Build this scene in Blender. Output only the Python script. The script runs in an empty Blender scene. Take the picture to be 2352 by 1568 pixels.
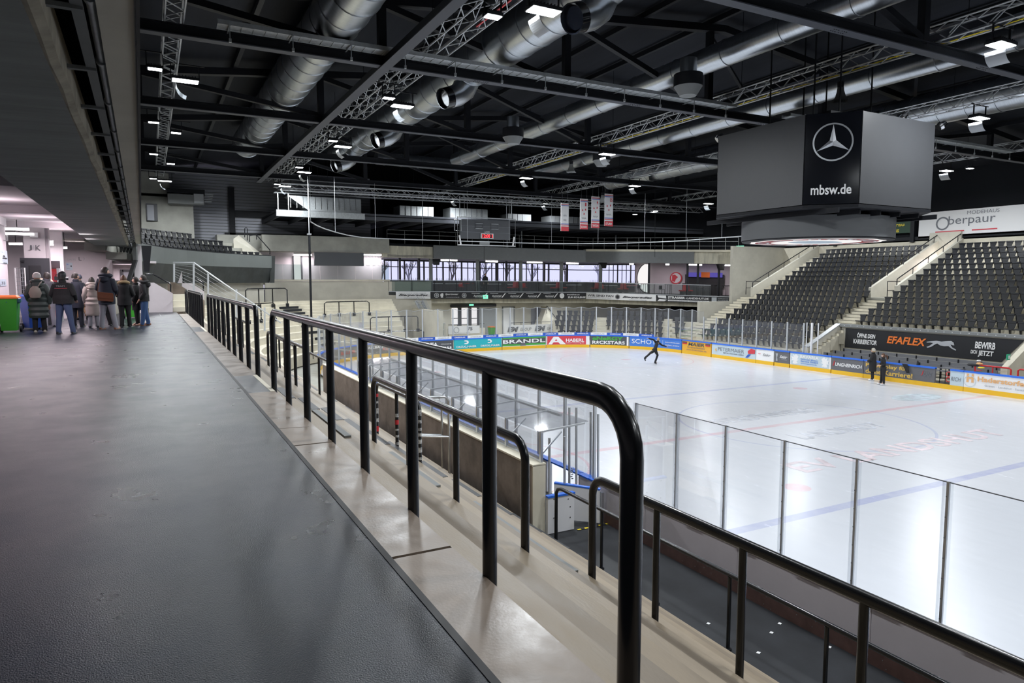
import bpy, bmesh, math, random
from mathutils import Vector, Matrix, Quaternion
random.seed(7)
PI = math.pi
C = bpy.context.scene.collection
SC = bpy.context.scene
# ------------------------------------------------------------------ camera
EYE = Vector((0.0, 0.0, 1.48))            # standing on the walkway
FPX = 1568.0                              # 24 mm on 36 mm, 2352 px wide
_p = math.atan2(139.0, FPX)
_d = Vector((345.0 - 1176.0, 784.0 - 645.0, -FPX)).normalized()
_up = Vector((0, math.cos(_p), math.sin(_p)))
_x = _d.cross(_up)
RW = Matrix((_x, _d, _up))                # camera -> world
cam = bpy.data.cameras.new('camera')
cam.sensor_width = 36.0
cam.lens = 36.0 * FPX / 2352.0
cam.clip_end = 300
co = bpy.data.objects.new('camera', cam)
C.objects.link(co)
co.matrix_world = Matrix.Translation(EYE) @ RW.to_4x4()
SC.camera = co
# ------------------------------------------------------------------ world, exposure, big lights
w = bpy.data.worlds.new('world'); SC.world = w; w.use_nodes = True
bg = w.node_tree.nodes['Background']
bg.inputs[0].default_value = (0.80, 0.78, 1.0, 1)
bg.inputs[1].default_value = 1.15
SC.view_settings.view_transform = 'Standard'
SC.view_settings.look = 'None'
SC.view_settings.exposure = 0.0
SC.view_settings.gamma = 1.0
SC.view_settings.use_curve_mapping = False
SC.cycles.max_bounces = 7
SC.cycles.diffuse_bounces = 4
SC.cycles.glossy_bounces = 3
SC.cycles.transparent_max_bounces = 24
SC.cycles.transmission_bounces = 4
SC.cycles.caustics_reflective = False
SC.cycles.caustics_refractive = False
SC.cycles.sample_clamp_indirect = 4.0
LAMP_W = 740.0                            # watts of one hall floodlight
LAMP_S = 170.0                             # small floodlight
LAMP_C = (0.93, 0.97, 1.0)
PINK = (1.0, 0.86, 0.93)                  # concourse lamps

def area(parent, loc, sx, sy, watts, color=LAMP_C, name='lamp_light', rot=(0, 0, 0), spread=PI):
    l = bpy.data.lights.new(name, 'AREA'); l.shape = 'RECTANGLE'; l.size = sx; l.size_y = sy
    l.energy = watts; l.color = color; l.spread = spread
    o = bpy.data.objects.new(name, l); C.objects.link(o)
    o.rotation_euler = rot
    if parent is not None:
        o.parent = parent; o.location = Vector(loc) - ORG.get(parent.name, Vector())
    else:
        o.location = loc
    return o

# ------------------------------------------------------------------ measuring: a pixel of the frame on a real plane
def _ray(u, v):
    return RW @ Vector((u - 1176.0, 784.0 - v, -FPX))
def atX(u, v, x):
    r = _ray(u, v); return EYE + r * ((x - EYE.x) / r.x)
def atY(u, v, y):
    r = _ray(u, v); return EYE + r * ((y - EYE.y) / r.y)
def atZ(u, v, z):
    r = _ray(u, v); return EYE + r * ((z - EYE.z) / r.z)

# ------------------------------------------------------------------ materials
M = {}
def mat(name, col, rough=0.6, metal=0.0, var=0.0, scale=4.0, bump=0.0, bscale=40.0, spec=0.5, coat=0.0, col2=None, stretch=None, rvar=0.0):
    m = bpy.data.materials.new(name); m.use_nodes = True
    nt = m.node_tree; b = nt.nodes['Principled BSDF']
    b.inputs['Base Color'].default_value = (*col, 1)
    b.inputs['Roughness'].default_value = rough
    b.inputs['Metallic'].default_value = metal
    b.inputs['Specular IOR Level'].default_value = spec
    if coat: b.inputs['Coat Weight'].default_value = coat; b.inputs['Coat Roughness'].default_value = 0.08
    tc = nt.nodes.new('ShaderNodeTexCoord'); mp = nt.nodes.new('ShaderNodeMapping')
    geo = nt.nodes.new('ShaderNodeNewGeometry')
    nt.links.new(geo.outputs['Position'], mp.inputs['Vector'])
    if stretch: mp.inputs['Scale'].default_value = stretch
    if var or col2:
        n = nt.nodes.new('ShaderNodeTexNoise'); n.inputs['Scale'].default_value = scale; n.inputs['Detail'].default_value = 6
        n.inputs['Roughness'].default_value = 0.62
        nt.links.new(mp.outputs[0], n.inputs['Vector'])
        r = nt.nodes.new('ShaderNodeValToRGB'); nt.links.new(n.outputs['Fac'], r.inputs[0])
        a = [c * (1 - var) for c in col]; d = [min(1, c * (1 + var)) for c in col] if col2 is None else list(col2)
        r.color_ramp.elements[0].position = 0.32; r.color_ramp.elements[1].position = 0.68
        r.color_ramp.elements[0].color = (*a, 1); r.color_ramp.elements[1].color = (*d, 1)
        nt.links.new(r.outputs[0], b.inputs['Base Color'])
        if rvar:
            mr = nt.nodes.new('ShaderNodeMapRange'); mr.inputs[1].default_value = .3; mr.inputs[2].default_value = .7
            mr.inputs[3].default_value = max(.02, rough - rvar); mr.inputs[4].default_value = rough + rvar
            nt.links.new(n.outputs['Fac'], mr.inputs[0]); nt.links.new(mr.outputs[0], b.inputs['Roughness'])
    if bump:
        n2 = nt.nodes.new('ShaderNodeTexNoise'); n2.inputs['Scale'].default_value = bscale; n2.inputs['Detail'].default_value = 3
        nt.links.new(mp.outputs[0], n2.inputs['Vector'])
        bp = nt.nodes.new('ShaderNodeBump'); bp.inputs['Strength'].default_value = bump; bp.inputs['Distance'].default_value = 0.01
        nt.links.new(n2.outputs['Fac'], bp.inputs['Height']); nt.links.new(bp.outputs[0], b.inputs['Normal'])
    M[name] = m
    return m
def emis(name, col, s):
    m = bpy.data.materials.new(name); m.use_nodes = True
    nt = m.node_tree; nt.nodes.clear()
    e = nt.nodes.new('ShaderNodeEmission'); o = nt.nodes.new('ShaderNodeOutputMaterial')
    e.inputs[0].default_value = (*col, 1); e.inputs[1].default_value = s
    nt.links.new(e.outputs[0], o.inputs[0]); M[name] = m
    return m
def glass(name, tint=(0.95, 0.97, 0.98), refl=1.0, rough=0.02, cover=0.0, cov_col=(.8, .8, .85)):
    m = bpy.data.materials.new(name); m.use_nodes = True
    nt = m.node_tree; nt.nodes.clear()
    t = nt.nodes.new('ShaderNodeBsdfTransparent'); t.inputs[0].default_value = (*tint, 1)
    g = nt.nodes.new('ShaderNodeBsdfGlossy'); g.inputs['Roughness'].default_value = rough
    f = nt.nodes.new('ShaderNodeFresnel'); f.inputs[0].default_value = 1.35
    mu = nt.nodes.new('ShaderNodeMath'); mu.operation = 'MULTIPLY'; mu.inputs[1].default_value = refl
    mx = nt.nodes.new('ShaderNodeMixShader'); o = nt.nodes.new('ShaderNodeOutputMaterial')
    nt.links.new(f.outputs[0], mu.inputs[0]); nt.links.new(mu.outputs[0], mx.inputs[0])
    nt.links.new(t.outputs[0], mx.inputs[1]); nt.links.new(g.outputs[0], mx.inputs[2])
    last = mx
    if cover:
        d = nt.nodes.new('ShaderNodeBsdfDiffuse'); d.inputs[0].default_value = (*cov_col, 1)
        m2 = nt.nodes.new('ShaderNodeMixShader'); m2.inputs[0].default_value = cover
        nt.links.new(mx.outputs[0], m2.inputs[1]); nt.links.new(d.outputs[0], m2.inputs[2]); last = m2
    nt.links.new(last.outputs[0], o.inputs[0]); M[name] = m
    return m

mat('walk_floor', (0.007, 0.012, 0.021), 0.31, var=0.3, scale=1.6, bump=0.30, bscale=150, spec=0.30, rvar=.05)
mat('bench_floor', (0.020, 0.022, 0.026), 0.5, var=0.3, scale=1.5, bump=.1, bscale=60)
mat('rubber', (0.012, 0.012, 0.014), 0.6)
mat('concrete_beige', (0.215, 0.168, 0.13), 0.38, var=0.20, scale=2.2, bump=0.10, bscale=55, rvar=.14)
for _n, _c in (('', (0.245, 0.195, 0.135)), ('_b', (0.195, 0.155, 0.11)), ('_c', (0.28, 0.225, 0.16))): mat('concrete_step' + _n, _c, 0.5, var=0.14, rvar=.1, scale=2.2, bump=0.15, bscale=35, stretch=(2.2, .6, 2.2))
mat('concrete_far', (0.64, 0.60, 0.49), 0.7, var=0.10, scale=1.2)
mat('concrete_wall', (0.58, 0.555, 0.475), 0.75, var=0.10, scale=.7)
mat('concrete_dirt_shade', (0.23, 0.195, 0.17), 0.6, var=0.35, scale=1.6, bump=.1, bscale=20)
mat('concrete_grey', (0.33, 0.33, 0.295), 0.8, var=0.16, scale=.8, bump=.1, bscale=9)
mat('concrete_board', (0.52, 0.495, 0.40), 0.8, var=0.25, scale=3, stretch=(1.2, 1.2, .2))
mat('soffit', (0.24, 0.255, 0.245), 0.75, var=0.14, scale=1.1, stretch=(.6, 4, 1), bump=.15, bscale=6)
mat('soffit_edge', (0.36, 0.33, 0.26), 0.85, var=0.3, scale=3)
mat('concourse_paint', (0.62, 0.57, 0.59), 0.7, var=0.06, scale=.8)
mat('black_paint', (0.008, 0.009, 0.011), 0.26, spec=0.5, coat=.12, bump=.02, bscale=30)
mat('black_satin', (0.010, 0.011, 0.014), 0.45, spec=.3)
mat('black_matt', (0.008, 0.009, 0.011), 0.8, spec=.15)
mat('steel_dark', (0.010, 0.011, 0.014), 0.55, spec=.22)
mat('flange', (0.065, 0.07, 0.082), 0.55, spec=.3)
mat('roof_deck', (0.014, 0.016, 0.021), 0.8, spec=.2, var=0.3, scale=.5, stretch=(3, .3, 1))
mat('galv', (0.52, 0.55, 0.56), 0.42, metal=.55, var=0.12, scale=9, bump=.05, bscale=12)
mat('duct', (0.46, 0.49, 0.52), 0.30, metal=1.0, var=0.10, scale=5, bump=.12, bscale=3, stretch=(.3, 6, .3))
mat('alu', (0.66, 0.68, 0.70), 0.32, metal=1.0)
mat('alu_white', (0.50, 0.52, 0.54), 0.4, metal=.35)
mat('chrome', (0.75, 0.76, 0.78), 0.15, metal=1.0)
mat('fascia', (0.135, 0.15, 0.145), 0.45, var=.08, scale=.6)
mat('fascia_dark', (0.030, 0.035, 0.035), 0.6, var=.3, scale=1.5)
mat('band_grey', (0.17, 0.18, 0.185), 0.6, var=.05)
mat('panel_grey', (0.22, 0.23, 0.23), 0.7)
mat('ring_grey', (0.10, 0.105, 0.11), 0.5)
mat('screen', (0.045, 0.047, 0.052), 0.42, spec=.7, var=.03, bump=.02, bscale=200)
mat('gloss_black', (0.006, 0.007, 0.010), 0.12, spec=.6)
mat('white', (0.80, 0.80, 0.80), 0.5)
mat('board_white', (0.74, 0.74, 0.76), 0.35)
mat('board_back', (0.74, 0.70, 0.75), 0.45, var=.05, scale=1)
mat('kick_brown', (0.14, 0.08, 0.07), 0.5, var=.2, scale=6)
mat('kick_yellow', (0.80, 0.47, 0.02), 0.4)
mat('cap_blue', (0.03, 0.16, 0.72), 0.35)
mat('blue', (0.03, 0.10, 0.48), 0.4)
mat('seat', (0.010, 0.011, 0.014), 0.42, spec=.35)
mat('seat_pan', (0.020, 0.022, 0.027), 0.28, spec=.6)
mat('bench_grey', (0.17, 0.175, 0.19), 0.5)
mat('green', (0.06, 0.36, 0.05), 0.45)
mat('green_dark', (0.010, 0.045, 0.022), 0.6)
mat('green_sign', (0.02, 0.42, 0.22), 0.5)
mat('teal', (0.02, 0.42, 0.47), 0.45)
mat('teal_dark', (0.02, 0.14, 0.17), 0.45)
mat('red', (0.60, 0.025, 0.03), 0.45)
mat('crimson', (0.62, 0.05, 0.07), 0.45)
mat('orange', (0.85, 0.20, 0.03), 0.5)
mat('tan', (0.75, 0.42, 0.18), 0.5)
mat('gold', (0.72, 0.47, 0.10), 0.5)
mat('yellow', (0.80, 0.62, 0.02), 0.5)
mat('ad_dark', (0.075, 0.08, 0.09), 0.45)
mat('ad_black', (0.012, 0.013, 0.016), 0.5)
mat('ad_grey', (0.13, 0.13, 0.14), 0.45)
mat('ad_white', (0.82, 0.82, 0.82), 0.5)
mat('ad_blue', (0.06, 0.20, 0.62), 0.45)
mat('ad_yellow', (0.82, 0.42, 0.04), 0.45)
mat('ad_sky', (0.52, 0.62, 0.68), 0.45)
mat('text_grey', (0.16, 0.17, 0.19), 0.5)
mat('text_silver', (0.38, 0.40, 0.42), 0.4)
mat('logo_silver', (0.55, 0.57, 0.60), 0.28, metal=.6)
mat('door_dark', (0.028, 0.030, 0.036), 0.5)
mat('door_grey', (0.22, 0.23, 0.26), 0.5)
mat('corrugated', (0.30, 0.31, 0.35), 0.5, metal=.2)
mat('skin', (0.62, 0.38, 0.28), 0.55)
mat('hair_dark', (0.018, 0.013, 0.010), 0.55)
mat('hair_brown', (0.09, 0.04, 0.02), 0.5)
mat('hair_grey', (0.45, 0.42, 0.38), 0.6)
mat('hair_blond', (0.36, 0.25, 0.13), 0.6)
mat('cloth_black', (0.012, 0.012, 0.014), 0.8, bump=.3, bscale=60)
mat('cloth_navy', (0.014, 0.018, 0.032), 0.75, bump=.3, bscale=60)
mat('cloth_green', (0.045, 0.058, 0.055), 0.5, bump=.2, bscale=30)
mat('cloth_cream', (0.42, 0.36, 0.33), 0.5, bump=.2, bscale=30)
mat('cloth_grey', (0.30, 0.30, 0.34), 0.8)
mat('cloth_darkgrey', (0.06, 0.06, 0.07), 0.8)
mat('denim', (0.060, 0.085, 0.17), 0.8, bump=.2, bscale=90)
mat('denim_bright', (0.045, 0.10, 0.24), 0.8, bump=.2, bscale=90)
mat('cloth_brown', (0.10, 0.055, 0.025), 0.8)
mat('leather', (0.14, 0.045, 0.02), 0.4)
mat('shoe_tan', (0.20, 0.085, 0.04), 0.5)
mat('shoe_cream', (0.48, 0.45, 0.38), 0.6)
mat('bag_taupe', (0.28, 0.23, 0.20), 0.7)
mat('fur', (0.40, 0.29, 0.16), 0.9, bump=1.0, bscale=90)
mat('knit_white', (0.72, 0.70, 0.68), 0.9, bump=.8, bscale=80)
mat('bin_blue', (0.015, 0.07, 0.38), 0.4)
mat('bin_green', (0.05, 0.34, 0.03), 0.4)
mat('furn_black', (0.02, 0.02, 0.022), 0.5)
mat('furn_red', (0.55, 0.03, 0.03), 0.45)
mat('fan_red', (0.32, 0.02, 0.02), 0.5)
emis('lamp_white', (0.93, 0.97, 1.0), 14)
emis('lamp_tube', (1.0, 0.95, 0.98), 9)
emis('led_red', (1.0, 0.05, 0.06), 3.0)
emis('exit_green', (0.25, 0.9, 0.6), 1.2)
emis('backlit', (1.0, 0.97, 0.96), 0.95)
emis('screen_glow', (0.12, 0.10, 0.45), 0.8)
glass('glass_clear', (0.975, 0.98, 0.985), .35)
glass('glass_shield', (0.95, 0.96, 0.97), .4, cover=.035)
glass('glass_roof', (0.95, 0.955, 0.96), .45, rough=.05, cover=.06, cov_col=(.55, .57, .62))
glass('glass_balc', (0.80, 0.86, 0.85), 1.2, cover=.04)
glass('glass_window', (0.93, 0.95, 1.0), .8)

# ------------------------------------------------------------------ mesh building
ORG = {}
class MB:
    def __init__(s): s.v = []; s.f = []; s.mi = []; s.cur = 0
    def m(s, i): s.cur = i; return s
    def quad(s, a, b, c, d):
        n = len(s.v); s.v += [tuple(a), tuple(b), tuple(c), tuple(d)]; s.f.append((n, n + 1, n + 2, n + 3)); s.mi.append(s.cur); return s
    def poly(s, pts):
        n = len(s.v); s.v += [tuple(p) for p in pts]; s.f.append(tuple(range(n, n + len(pts)))); s.mi.append(s.cur); return s
    def box(s, x0, x1, y0, y1, z0, z1):
        return s.hexa([(x0, y0, z0), (x1, y0, z0), (x1, y1, z0), (x0, y1, z0), (x0, y0, z1), (x1, y0, z1), (x1, y1, z1), (x0, y1, z1)])
    def hexa(s, p):
        n = len(s.v); s.v += [tuple(q) for q in p]
        for q in ((0, 3, 2, 1), (4, 5, 6, 7), (0, 1, 5, 4), (1, 2, 6, 5), (2, 3, 7, 6), (3, 0, 4, 7)):
            s.f.append(tuple(n + i for i in q)); s.mi.append(s.cur)
        return s
    def obox(s, c, ax, ay, az):
        c, ax, ay, az = Vector(c), Vector(ax), Vector(ay), Vector(az)
        return s.hexa([c + i * ax + j * ay + k * az for k in (-1, 1) for (i, j) in ((-1, -1), (1, -1), (1, 1), (-1, 1))])
    def bar(s, p, q, w, h, up=(0, 0, 1)):
        p, q = Vector(p), Vector(q); d = (q - p).normalized(); u = Vector(up)
        if abs(d.dot(u)) > .98: u = Vector((0, 1, 0))
        x = d.cross(u).normalized() * (w / 2); y = x.cross(d).normalized() * (h / 2)
        return s.hexa([p - x - y, p + x - y, q + x - y, q - x - y, p - x + y, p + x + y, q + x + y, q - x + y])
    def loft(s, rings, closed=True, caps=True):
        n0 = len(s.v); k = len(rings[0])
        for r in rings: s.v += [tuple(p) for p in r]
        for i in range(len(rings) - 1):
            for j in range(k if closed else k - 1):
                a = n0 + i * k + j; b = n0 + i * k + (j + 1) % k
                s.f.append((a, b, b + k, a + k)); s.mi.append(s.cur)
        if caps and closed:
            s.f.append(tuple(n0 + j for j in range(k))[::-1]); s.mi.append(s.cur)
            s.f.append(tuple(n0 + (len(rings) - 1) * k + j for j in range(k))); s.mi.append(s.cur)
        return s
    def path(s, pts, rx, rz=None, n=10, closed=False, radii=None, caps=True):
        pts = [Vector(p) for p in pts]; rz = rz or rx; rings = []
        L = len(pts); prev = None
        for i, p in enumerate(pts):
            if closed: d = pts[(i + 1) % L] - pts[i - 1]
            else: d = pts[min(i + 1, L - 1)] - pts[max(i - 1, 0)]
            d.normalize()
            u = Vector((0, 0, 1)) if prev is None else prev
            if abs(d.dot(u)) > .97 and prev is None: u = Vector((1, 0, 0))
            x = d.cross(u).normalized(); y = x.cross(d).normalized(); prev = y
            k = radii[i] if radii else 1.0
            rings.append([p + x * (math.cos(2 * PI * j / n) * rx * k) + y * (math.sin(2 * PI * j / n) * rz * k) for j in range(n)])
        if closed: rings.append(rings[0])
        return s.loft(rings, caps=caps and not closed)
    def tube(s, p, q, r, n=8): return s.path([p, q], r, n=n)
    def lathe(s, prof, c, n=16, ax=(0, 0, 1), caps=True):
        ax = Vector(ax).normalized(); u = Vector((1, 0, 0)) if abs(ax.x) < .9 else Vector((0, 1, 0))
        x = ax.cross(u).normalized(); y = ax.cross(x)
        return s.loft([[Vector(c) + ax * z + x * (r * math.cos(2 * PI * j / n)) + y * (r * math.sin(2 * PI * j / n)) for j in range(n)] for r, z in prof], caps=caps)
    def prism(s, pts, off):
        off = Vector(off); a = [Vector(p) for p in pts]; return s.loft([a, [p + off for p in a]])
    def build(s, name, mats, parent=None, smooth=False):
        if not isinstance(mats, (list, tuple)): mats = [mats]
        me = bpy.data.meshes.new(name)
        o0 = ORG.get(parent.name, Vector()) if parent is not None else Vector()
        me.from_pydata([(a - o0.x, b - o0.y, c - o0.z) for a, b, c in s.v], [], s.f)
        for m_ in mats: me.materials.append(M[m_] if isinstance(m_, str) else m_)
        if len(mats) > 1: me.polygons.foreach_set('material_index', s.mi)
        me.update()
        if smooth:
            me.polygons.foreach_set('use_smooth', [True] * len(me.polygons))
            try: me.set_sharp_from_angle(angle=math.radians(38))
            except Exception: pass
        bm = bmesh.new(); bm.from_mesh(me); bmesh.ops.recalc_face_normals(bm, faces=bm.faces); bm.to_mesh(me); bm.free()
        o = bpy.data.objects.new(name, me); C.objects.link(o)
        if parent is not None: o.parent = parent; ORG[o.name] = o0
        else: ORG[o.name] = Vector()
        return o
def tag(o, label, cat, group=None, kind=None):
    if label: o['label'] = label
    if cat: o['category'] = cat
    if group: o['group'] = group
    if kind: o['kind'] = kind
    return o
def thing(name, label, cat, loc=(0, 0, 0), group=None):
    o = bpy.data.objects.new(name, None); C.objects.link(o); o.location = loc; o.empty_display_size = .2
    ORG[o.name] = Vector(loc)
    return tag(o, label, cat, group)
def struct(name, mb, mats, smooth=False, label=None):
    o = mb.build(name, mats, smooth=smooth); o['kind'] = 'structure'
    if label: o['label'] = label
    return o
def kids(o): return [c for c in KID.get(o.name, [])]
KID = {}
def dup(root, loc, rotz=0.0, label=None, group=None, scale=None):
    r = root.copy(); C.objects.link(r); r.location = loc; r.rotation_euler = (0, 0, rotz)
    if scale: r.scale = scale
    if label: r['label'] = label
    if group: r['group'] = group
    for ch in root.children:
        c = ch.copy(); C.objects.link(c); c.parent = r
        for g in ch.children:
            d = g.copy(); C.objects.link(d); d.parent = c
    return r
_txt = {}
def text_mesh(s, shear=0.0, offset=0.0):
    """outline letters as 2D triangles/polys: (verts, faces, width, height)"""
    k = (s, shear, offset)
    if k in _txt: return _txt[k]
    cu = bpy.data.curves.new('t', 'FONT'); cu.body = s; cu.size = 1.0; cu.shear = shear; cu.offset = offset
    cu.resolution_u = 3; cu.fill_mode = 'FRONT'
    o = bpy.data.objects.new('t', cu); C.objects.link(o)
    dg = bpy.context.evaluated_depsgraph_get(); dg.update()
    me = bpy.data.meshes.new_from_object(o.evaluated_get(dg))
    v = [tuple(x.co) for x in me.vertices]; f = [tuple(p.vertices) for p in me.polygons]
    bpy.data.objects.remove(o); bpy.data.curves.remove(cu); bpy.data.meshes.remove(me)
    if v:
        x0 = min(a[0] for a in v); x1 = max(a[0] for a in v); y0 = min(a[1] for a in v); y1 = max(a[1] for a in v)
    else: x0 = x1 = y0 = y1 = 0
    v = [(a[0] - x0, a[1] - y0) for a in v]
    _txt[k] = (v, f, x1 - x0, y1 - y0)
    return _txt[k]
def put_text(mb, P, s, x, y, w, h, shear=0.0, bold=0.0, d=0.012):
    """letters of s fitted in the w x h box at (x,y) of surface P(x,y,d)"""
    v, f, tw, th = text_mesh(s, shear, bold)
    if not v: return
    n = len(mb.v)
    for a, b in v: mb.v.append(tuple(P(x + a / tw * w, y + b / th * h, d)))
    for q in f: mb.f.append(tuple(n + i for i in q)); mb.mi.append(mb.cur)
def put_poly(mb, P, pts, d=0.010):
    n = len(mb.v)
    for a, b in pts: mb.v.append(tuple(P(a, b, d)))
    mb.f.append(tuple(range(n, n + len(pts)))); mb.mi.append(mb.cur)
def put_rect(mb, P, x0, y0, x1, y1, d=0.010, n=1):
    for i in range(n):
        a = x0 + (x1 - x0) * i / n; b = x0 + (x1 - x0) * (i + 1) / n
        put_poly(mb, P, [(a, y0), (b, y0), (b, y1), (a, y1)], d)
def circ(cx, cy, rx, ry=None, n=28, a0=0, a1=2 * PI):
    ry = ry or rx
    return [(cx + rx * math.cos(a0 + (a1 - a0) * i / n), cy + ry * math.sin(a0 + (a1 - a0) * i / n)) for i in range(n + (0 if abs(a1 - a0 - 2 * PI) < 1e-6 else 1))]
def put_ring(mb, P, cx, cy, r0, r1, d=.012, n=28, sy=1.0, a0=0, a1=2 * PI):
    for i in range(n):
        a = a0 + (a1 - a0) * i / n; b = a0 + (a1 - a0) * (i + 1) / n
        put_poly(mb, P, [(cx + r0 * math.cos(a), cy + sy * r0 * math.sin(a)), (cx + r1 * math.cos(a), cy + sy * r1 * math.sin(a)), (cx + r1 * math.cos(b), cy + sy * r1 * math.sin(b)), (cx + r0 * math.cos(b), cy + sy * r0 * math.sin(b))], d)
def plane_frame(p0, ux, up=(0, 0, 1)):
    p0, ux, up = Vector(p0), Vector(ux).normalized(), Vector(up).normalized(); n = ux.cross(up).normalized()
    return lambda x, y, d=0.0: p0 + ux * x + up * y + n * d
ORDW = 'first second third fourth fifth sixth seventh eighth ninth tenth eleventh twelfth thirteenth fourteenth fifteenth sixteenth seventeenth eighteenth nineteenth twentieth'.split()
def ordw(i):
    if i < 20: return ORDW[i]
    t = {2: 'twenty', 3: 'thirty', 4: 'forty'}[(i + 1) // 10]
    return ('twentieth thirtieth fortieth'.split()[(i + 1) // 10 - 2]) if (i + 1) % 10 == 0 else t + '-' + ORDW[(i + 1) % 10 - 1]
# ------------------------------------------------------------------ measurements of the place
ICE = -3.92; CAPZ = -2.92; BFLOOR = -3.72
X0, X1, YE, RC = 8.5, 35.1, 47.6, 8.5     # rink: near side, far side, far end, corner radius
YS = -10.0
_L1 = YE - RC - YS; _LA = PI / 2 * RC; _L2 = (X1 - X0) - 2 * RC
def rink(s):
    """point on the boards' inner face and the normal that points to the ice"""
    if s < _L1: return Vector((X0, YS + s, 0)), Vector((1, 0, 0))
    s -= _L1
    if s < _LA:
        a = PI - s / RC; c = Vector((X0 + RC, YE - RC, 0)); r = Vector((math.cos(a), math.sin(a), 0)); return c + r * RC, -r
    s -= _LA
    if s < _L2: return Vector((X0 + RC + s, YE, 0)), Vector((0, -1, 0))
    s -= _L2
    if s < _LA:
        a = PI / 2 - s / RC; c = Vector((X1 - RC, YE - RC, 0)); r = Vector((math.cos(a), math.sin(a), 0)); return c + r * RC, -r
    s -= _LA
    return Vector((X1, YE - RC - s, 0)), Vector((-1, 0, 0))
def S(s0, z=0.0):
    return lambda x, y, d=0.0: (lambda pn: pn[0] + pn[1] * d + Vector((0, 0, z + y)))(rink(s0 + x))
S_NEAR_END = _L1; S_END0 = _L1 + _LA; S_END1 = S_END0 + _L2; S_FAR0 = S_END1 + _LA
def proj_u(p):
    c = RW.transposed() @ (Vector(p) - EYE); return 1176.0 + FPX * c.x / -c.z
def s_of(u, z=-3.4, lo=None, hi=None):
    """where along the boards a pixel column of the frame falls"""
    lo = S_NEAR_END + 1 if lo is None else lo; hi = S_FAR0 + 42 if hi is None else hi
    for _ in range(40):
        m = (lo + hi) / 2; p = rink(m)[0]; p.z = z
        if proj_u(p) < u: lo = m
        else: hi = m
    return (lo + hi) / 2

# ------------------------------------------------------------------ ice
b = MB()
pts = [rink(S_NEAR_END * i / 2)[0] for i in range(2)] + [rink(_L1 + _LA * i / 16)[0] for i in range(17)] + [rink(S_END1 + _LA * i / 16)[0] for i in range(17)] + [Vector((X1, YS, 0))]
b.poly([(p.x, p.y, ICE) for p in pts])
m = mat('ice', (0.69, 0.71, 0.76), 0.22, spec=.45)
nt = m.node_tree; bs = nt.nodes['Principled BSDF']; geo = [n for n in nt.nodes if n.type == 'NEW_GEOMETRY'][0]
sx = nt.nodes.new('ShaderNodeSeparateXYZ'); nt.links.new(geo.outputs['Position'], sx.inputs[0])
def mth(op, a, b_=None, c=None):
    n = nt.nodes.new('ShaderNodeMath'); n.operation = op
    for i, q in enumerate((a, b_, c)):
        if q is None: continue
        if isinstance(q, (int, float)): n.inputs[i].default_value = q
        else: nt.links.new(q, n.inputs[i])
    return n.outputs[0]
def line(sock, at, hw):   # 1 inside |sock-at|<hw
    return mth('LESS_THAN', mth('ABSOLUTE', mth('SUBTRACT', sock, at)), hw)
def ringm(cx, cy, r, hw):
    dx = mth('SUBTRACT', sx.outputs[0], cx); dy = mth('SUBTRACT', sx.outputs[1], cy)
    rr = mth('SQRT', mth('ADD', mth('MULTIPLY', dx, dx), mth('MULTIPLY', dy, dy)))
    return line(rr, r, hw) if r else mth('LESS_THAN', rr, hw)
nz = nt.nodes.new('ShaderNodeTexNoise'); nz.inputs['Scale'].default_value = .9; nz.inputs['Detail'].default_value = 8; nz.inputs['Roughness'].default_value = .75
nt.links.new(geo.outputs['Position'], nz.inputs['Vector'])
fade = nt.nodes.new('ShaderNodeMapRange'); nt.links.new(nz.outputs['Fac'], fade.inputs[0])
fade.inputs[1].default_value = .35; fade.inputs[2].default_value = .7; fade.inputs[3].default_value = .6; fade.inputs[4].default_value = .25
def mx(prev, mask, col, k):
    n = nt.nodes.new('ShaderNodeMix'); n.data_type = 'RGBA'
    nt.links.new(mth('MULTIPLY', mth('MULTIPLY', mask, k), fade.outputs[0]), n.inputs[0])
    if isinstance(prev, tuple): n.inputs[6].default_value = (*prev, 1)
    else: nt.links.new(prev, n.inputs[6])
    n.inputs[7].default_value = (*col, 1); return n.outputs[2]
CY = 17.7; CXM = (X0 + X1) / 2
red = (0.72, 0.10, 0.14); blu = (0.20, 0.24, 0.62)
c = mx((0.69, 0.71, 0.76), line(sx.outputs[1], CY, .15), red, .55)
c = mx(c, line(sx.outputs[1], CY - 7.25, .15), blu, .75)
c = mx(c, line(sx.outputs[1], CY + 7.25, .15), blu, .65)
c = mx(c, line(sx.outputs[1], CY + 26.0, .04), red, .5)
c = mx(c, ringm(CXM, CY, 4.5, .05), blu, .6)
for fx in (CXM - 7, CXM + 7):
    c = mx(c, ringm(fx, CY + 20, 4.5, .04), red, .45)
    c = mx(c, ringm(fx, CY + 20, 0, .35), red, .6)
    c = mx(c, ringm(fx, CY + 5.7, 0, .35), red, .6)
    c = mx(c, ringm(fx, CY - 5.7, 0, .35), red, .6)
c = mx(c, ringm(X0, CY, 3.0, .05), red, .6)
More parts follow.
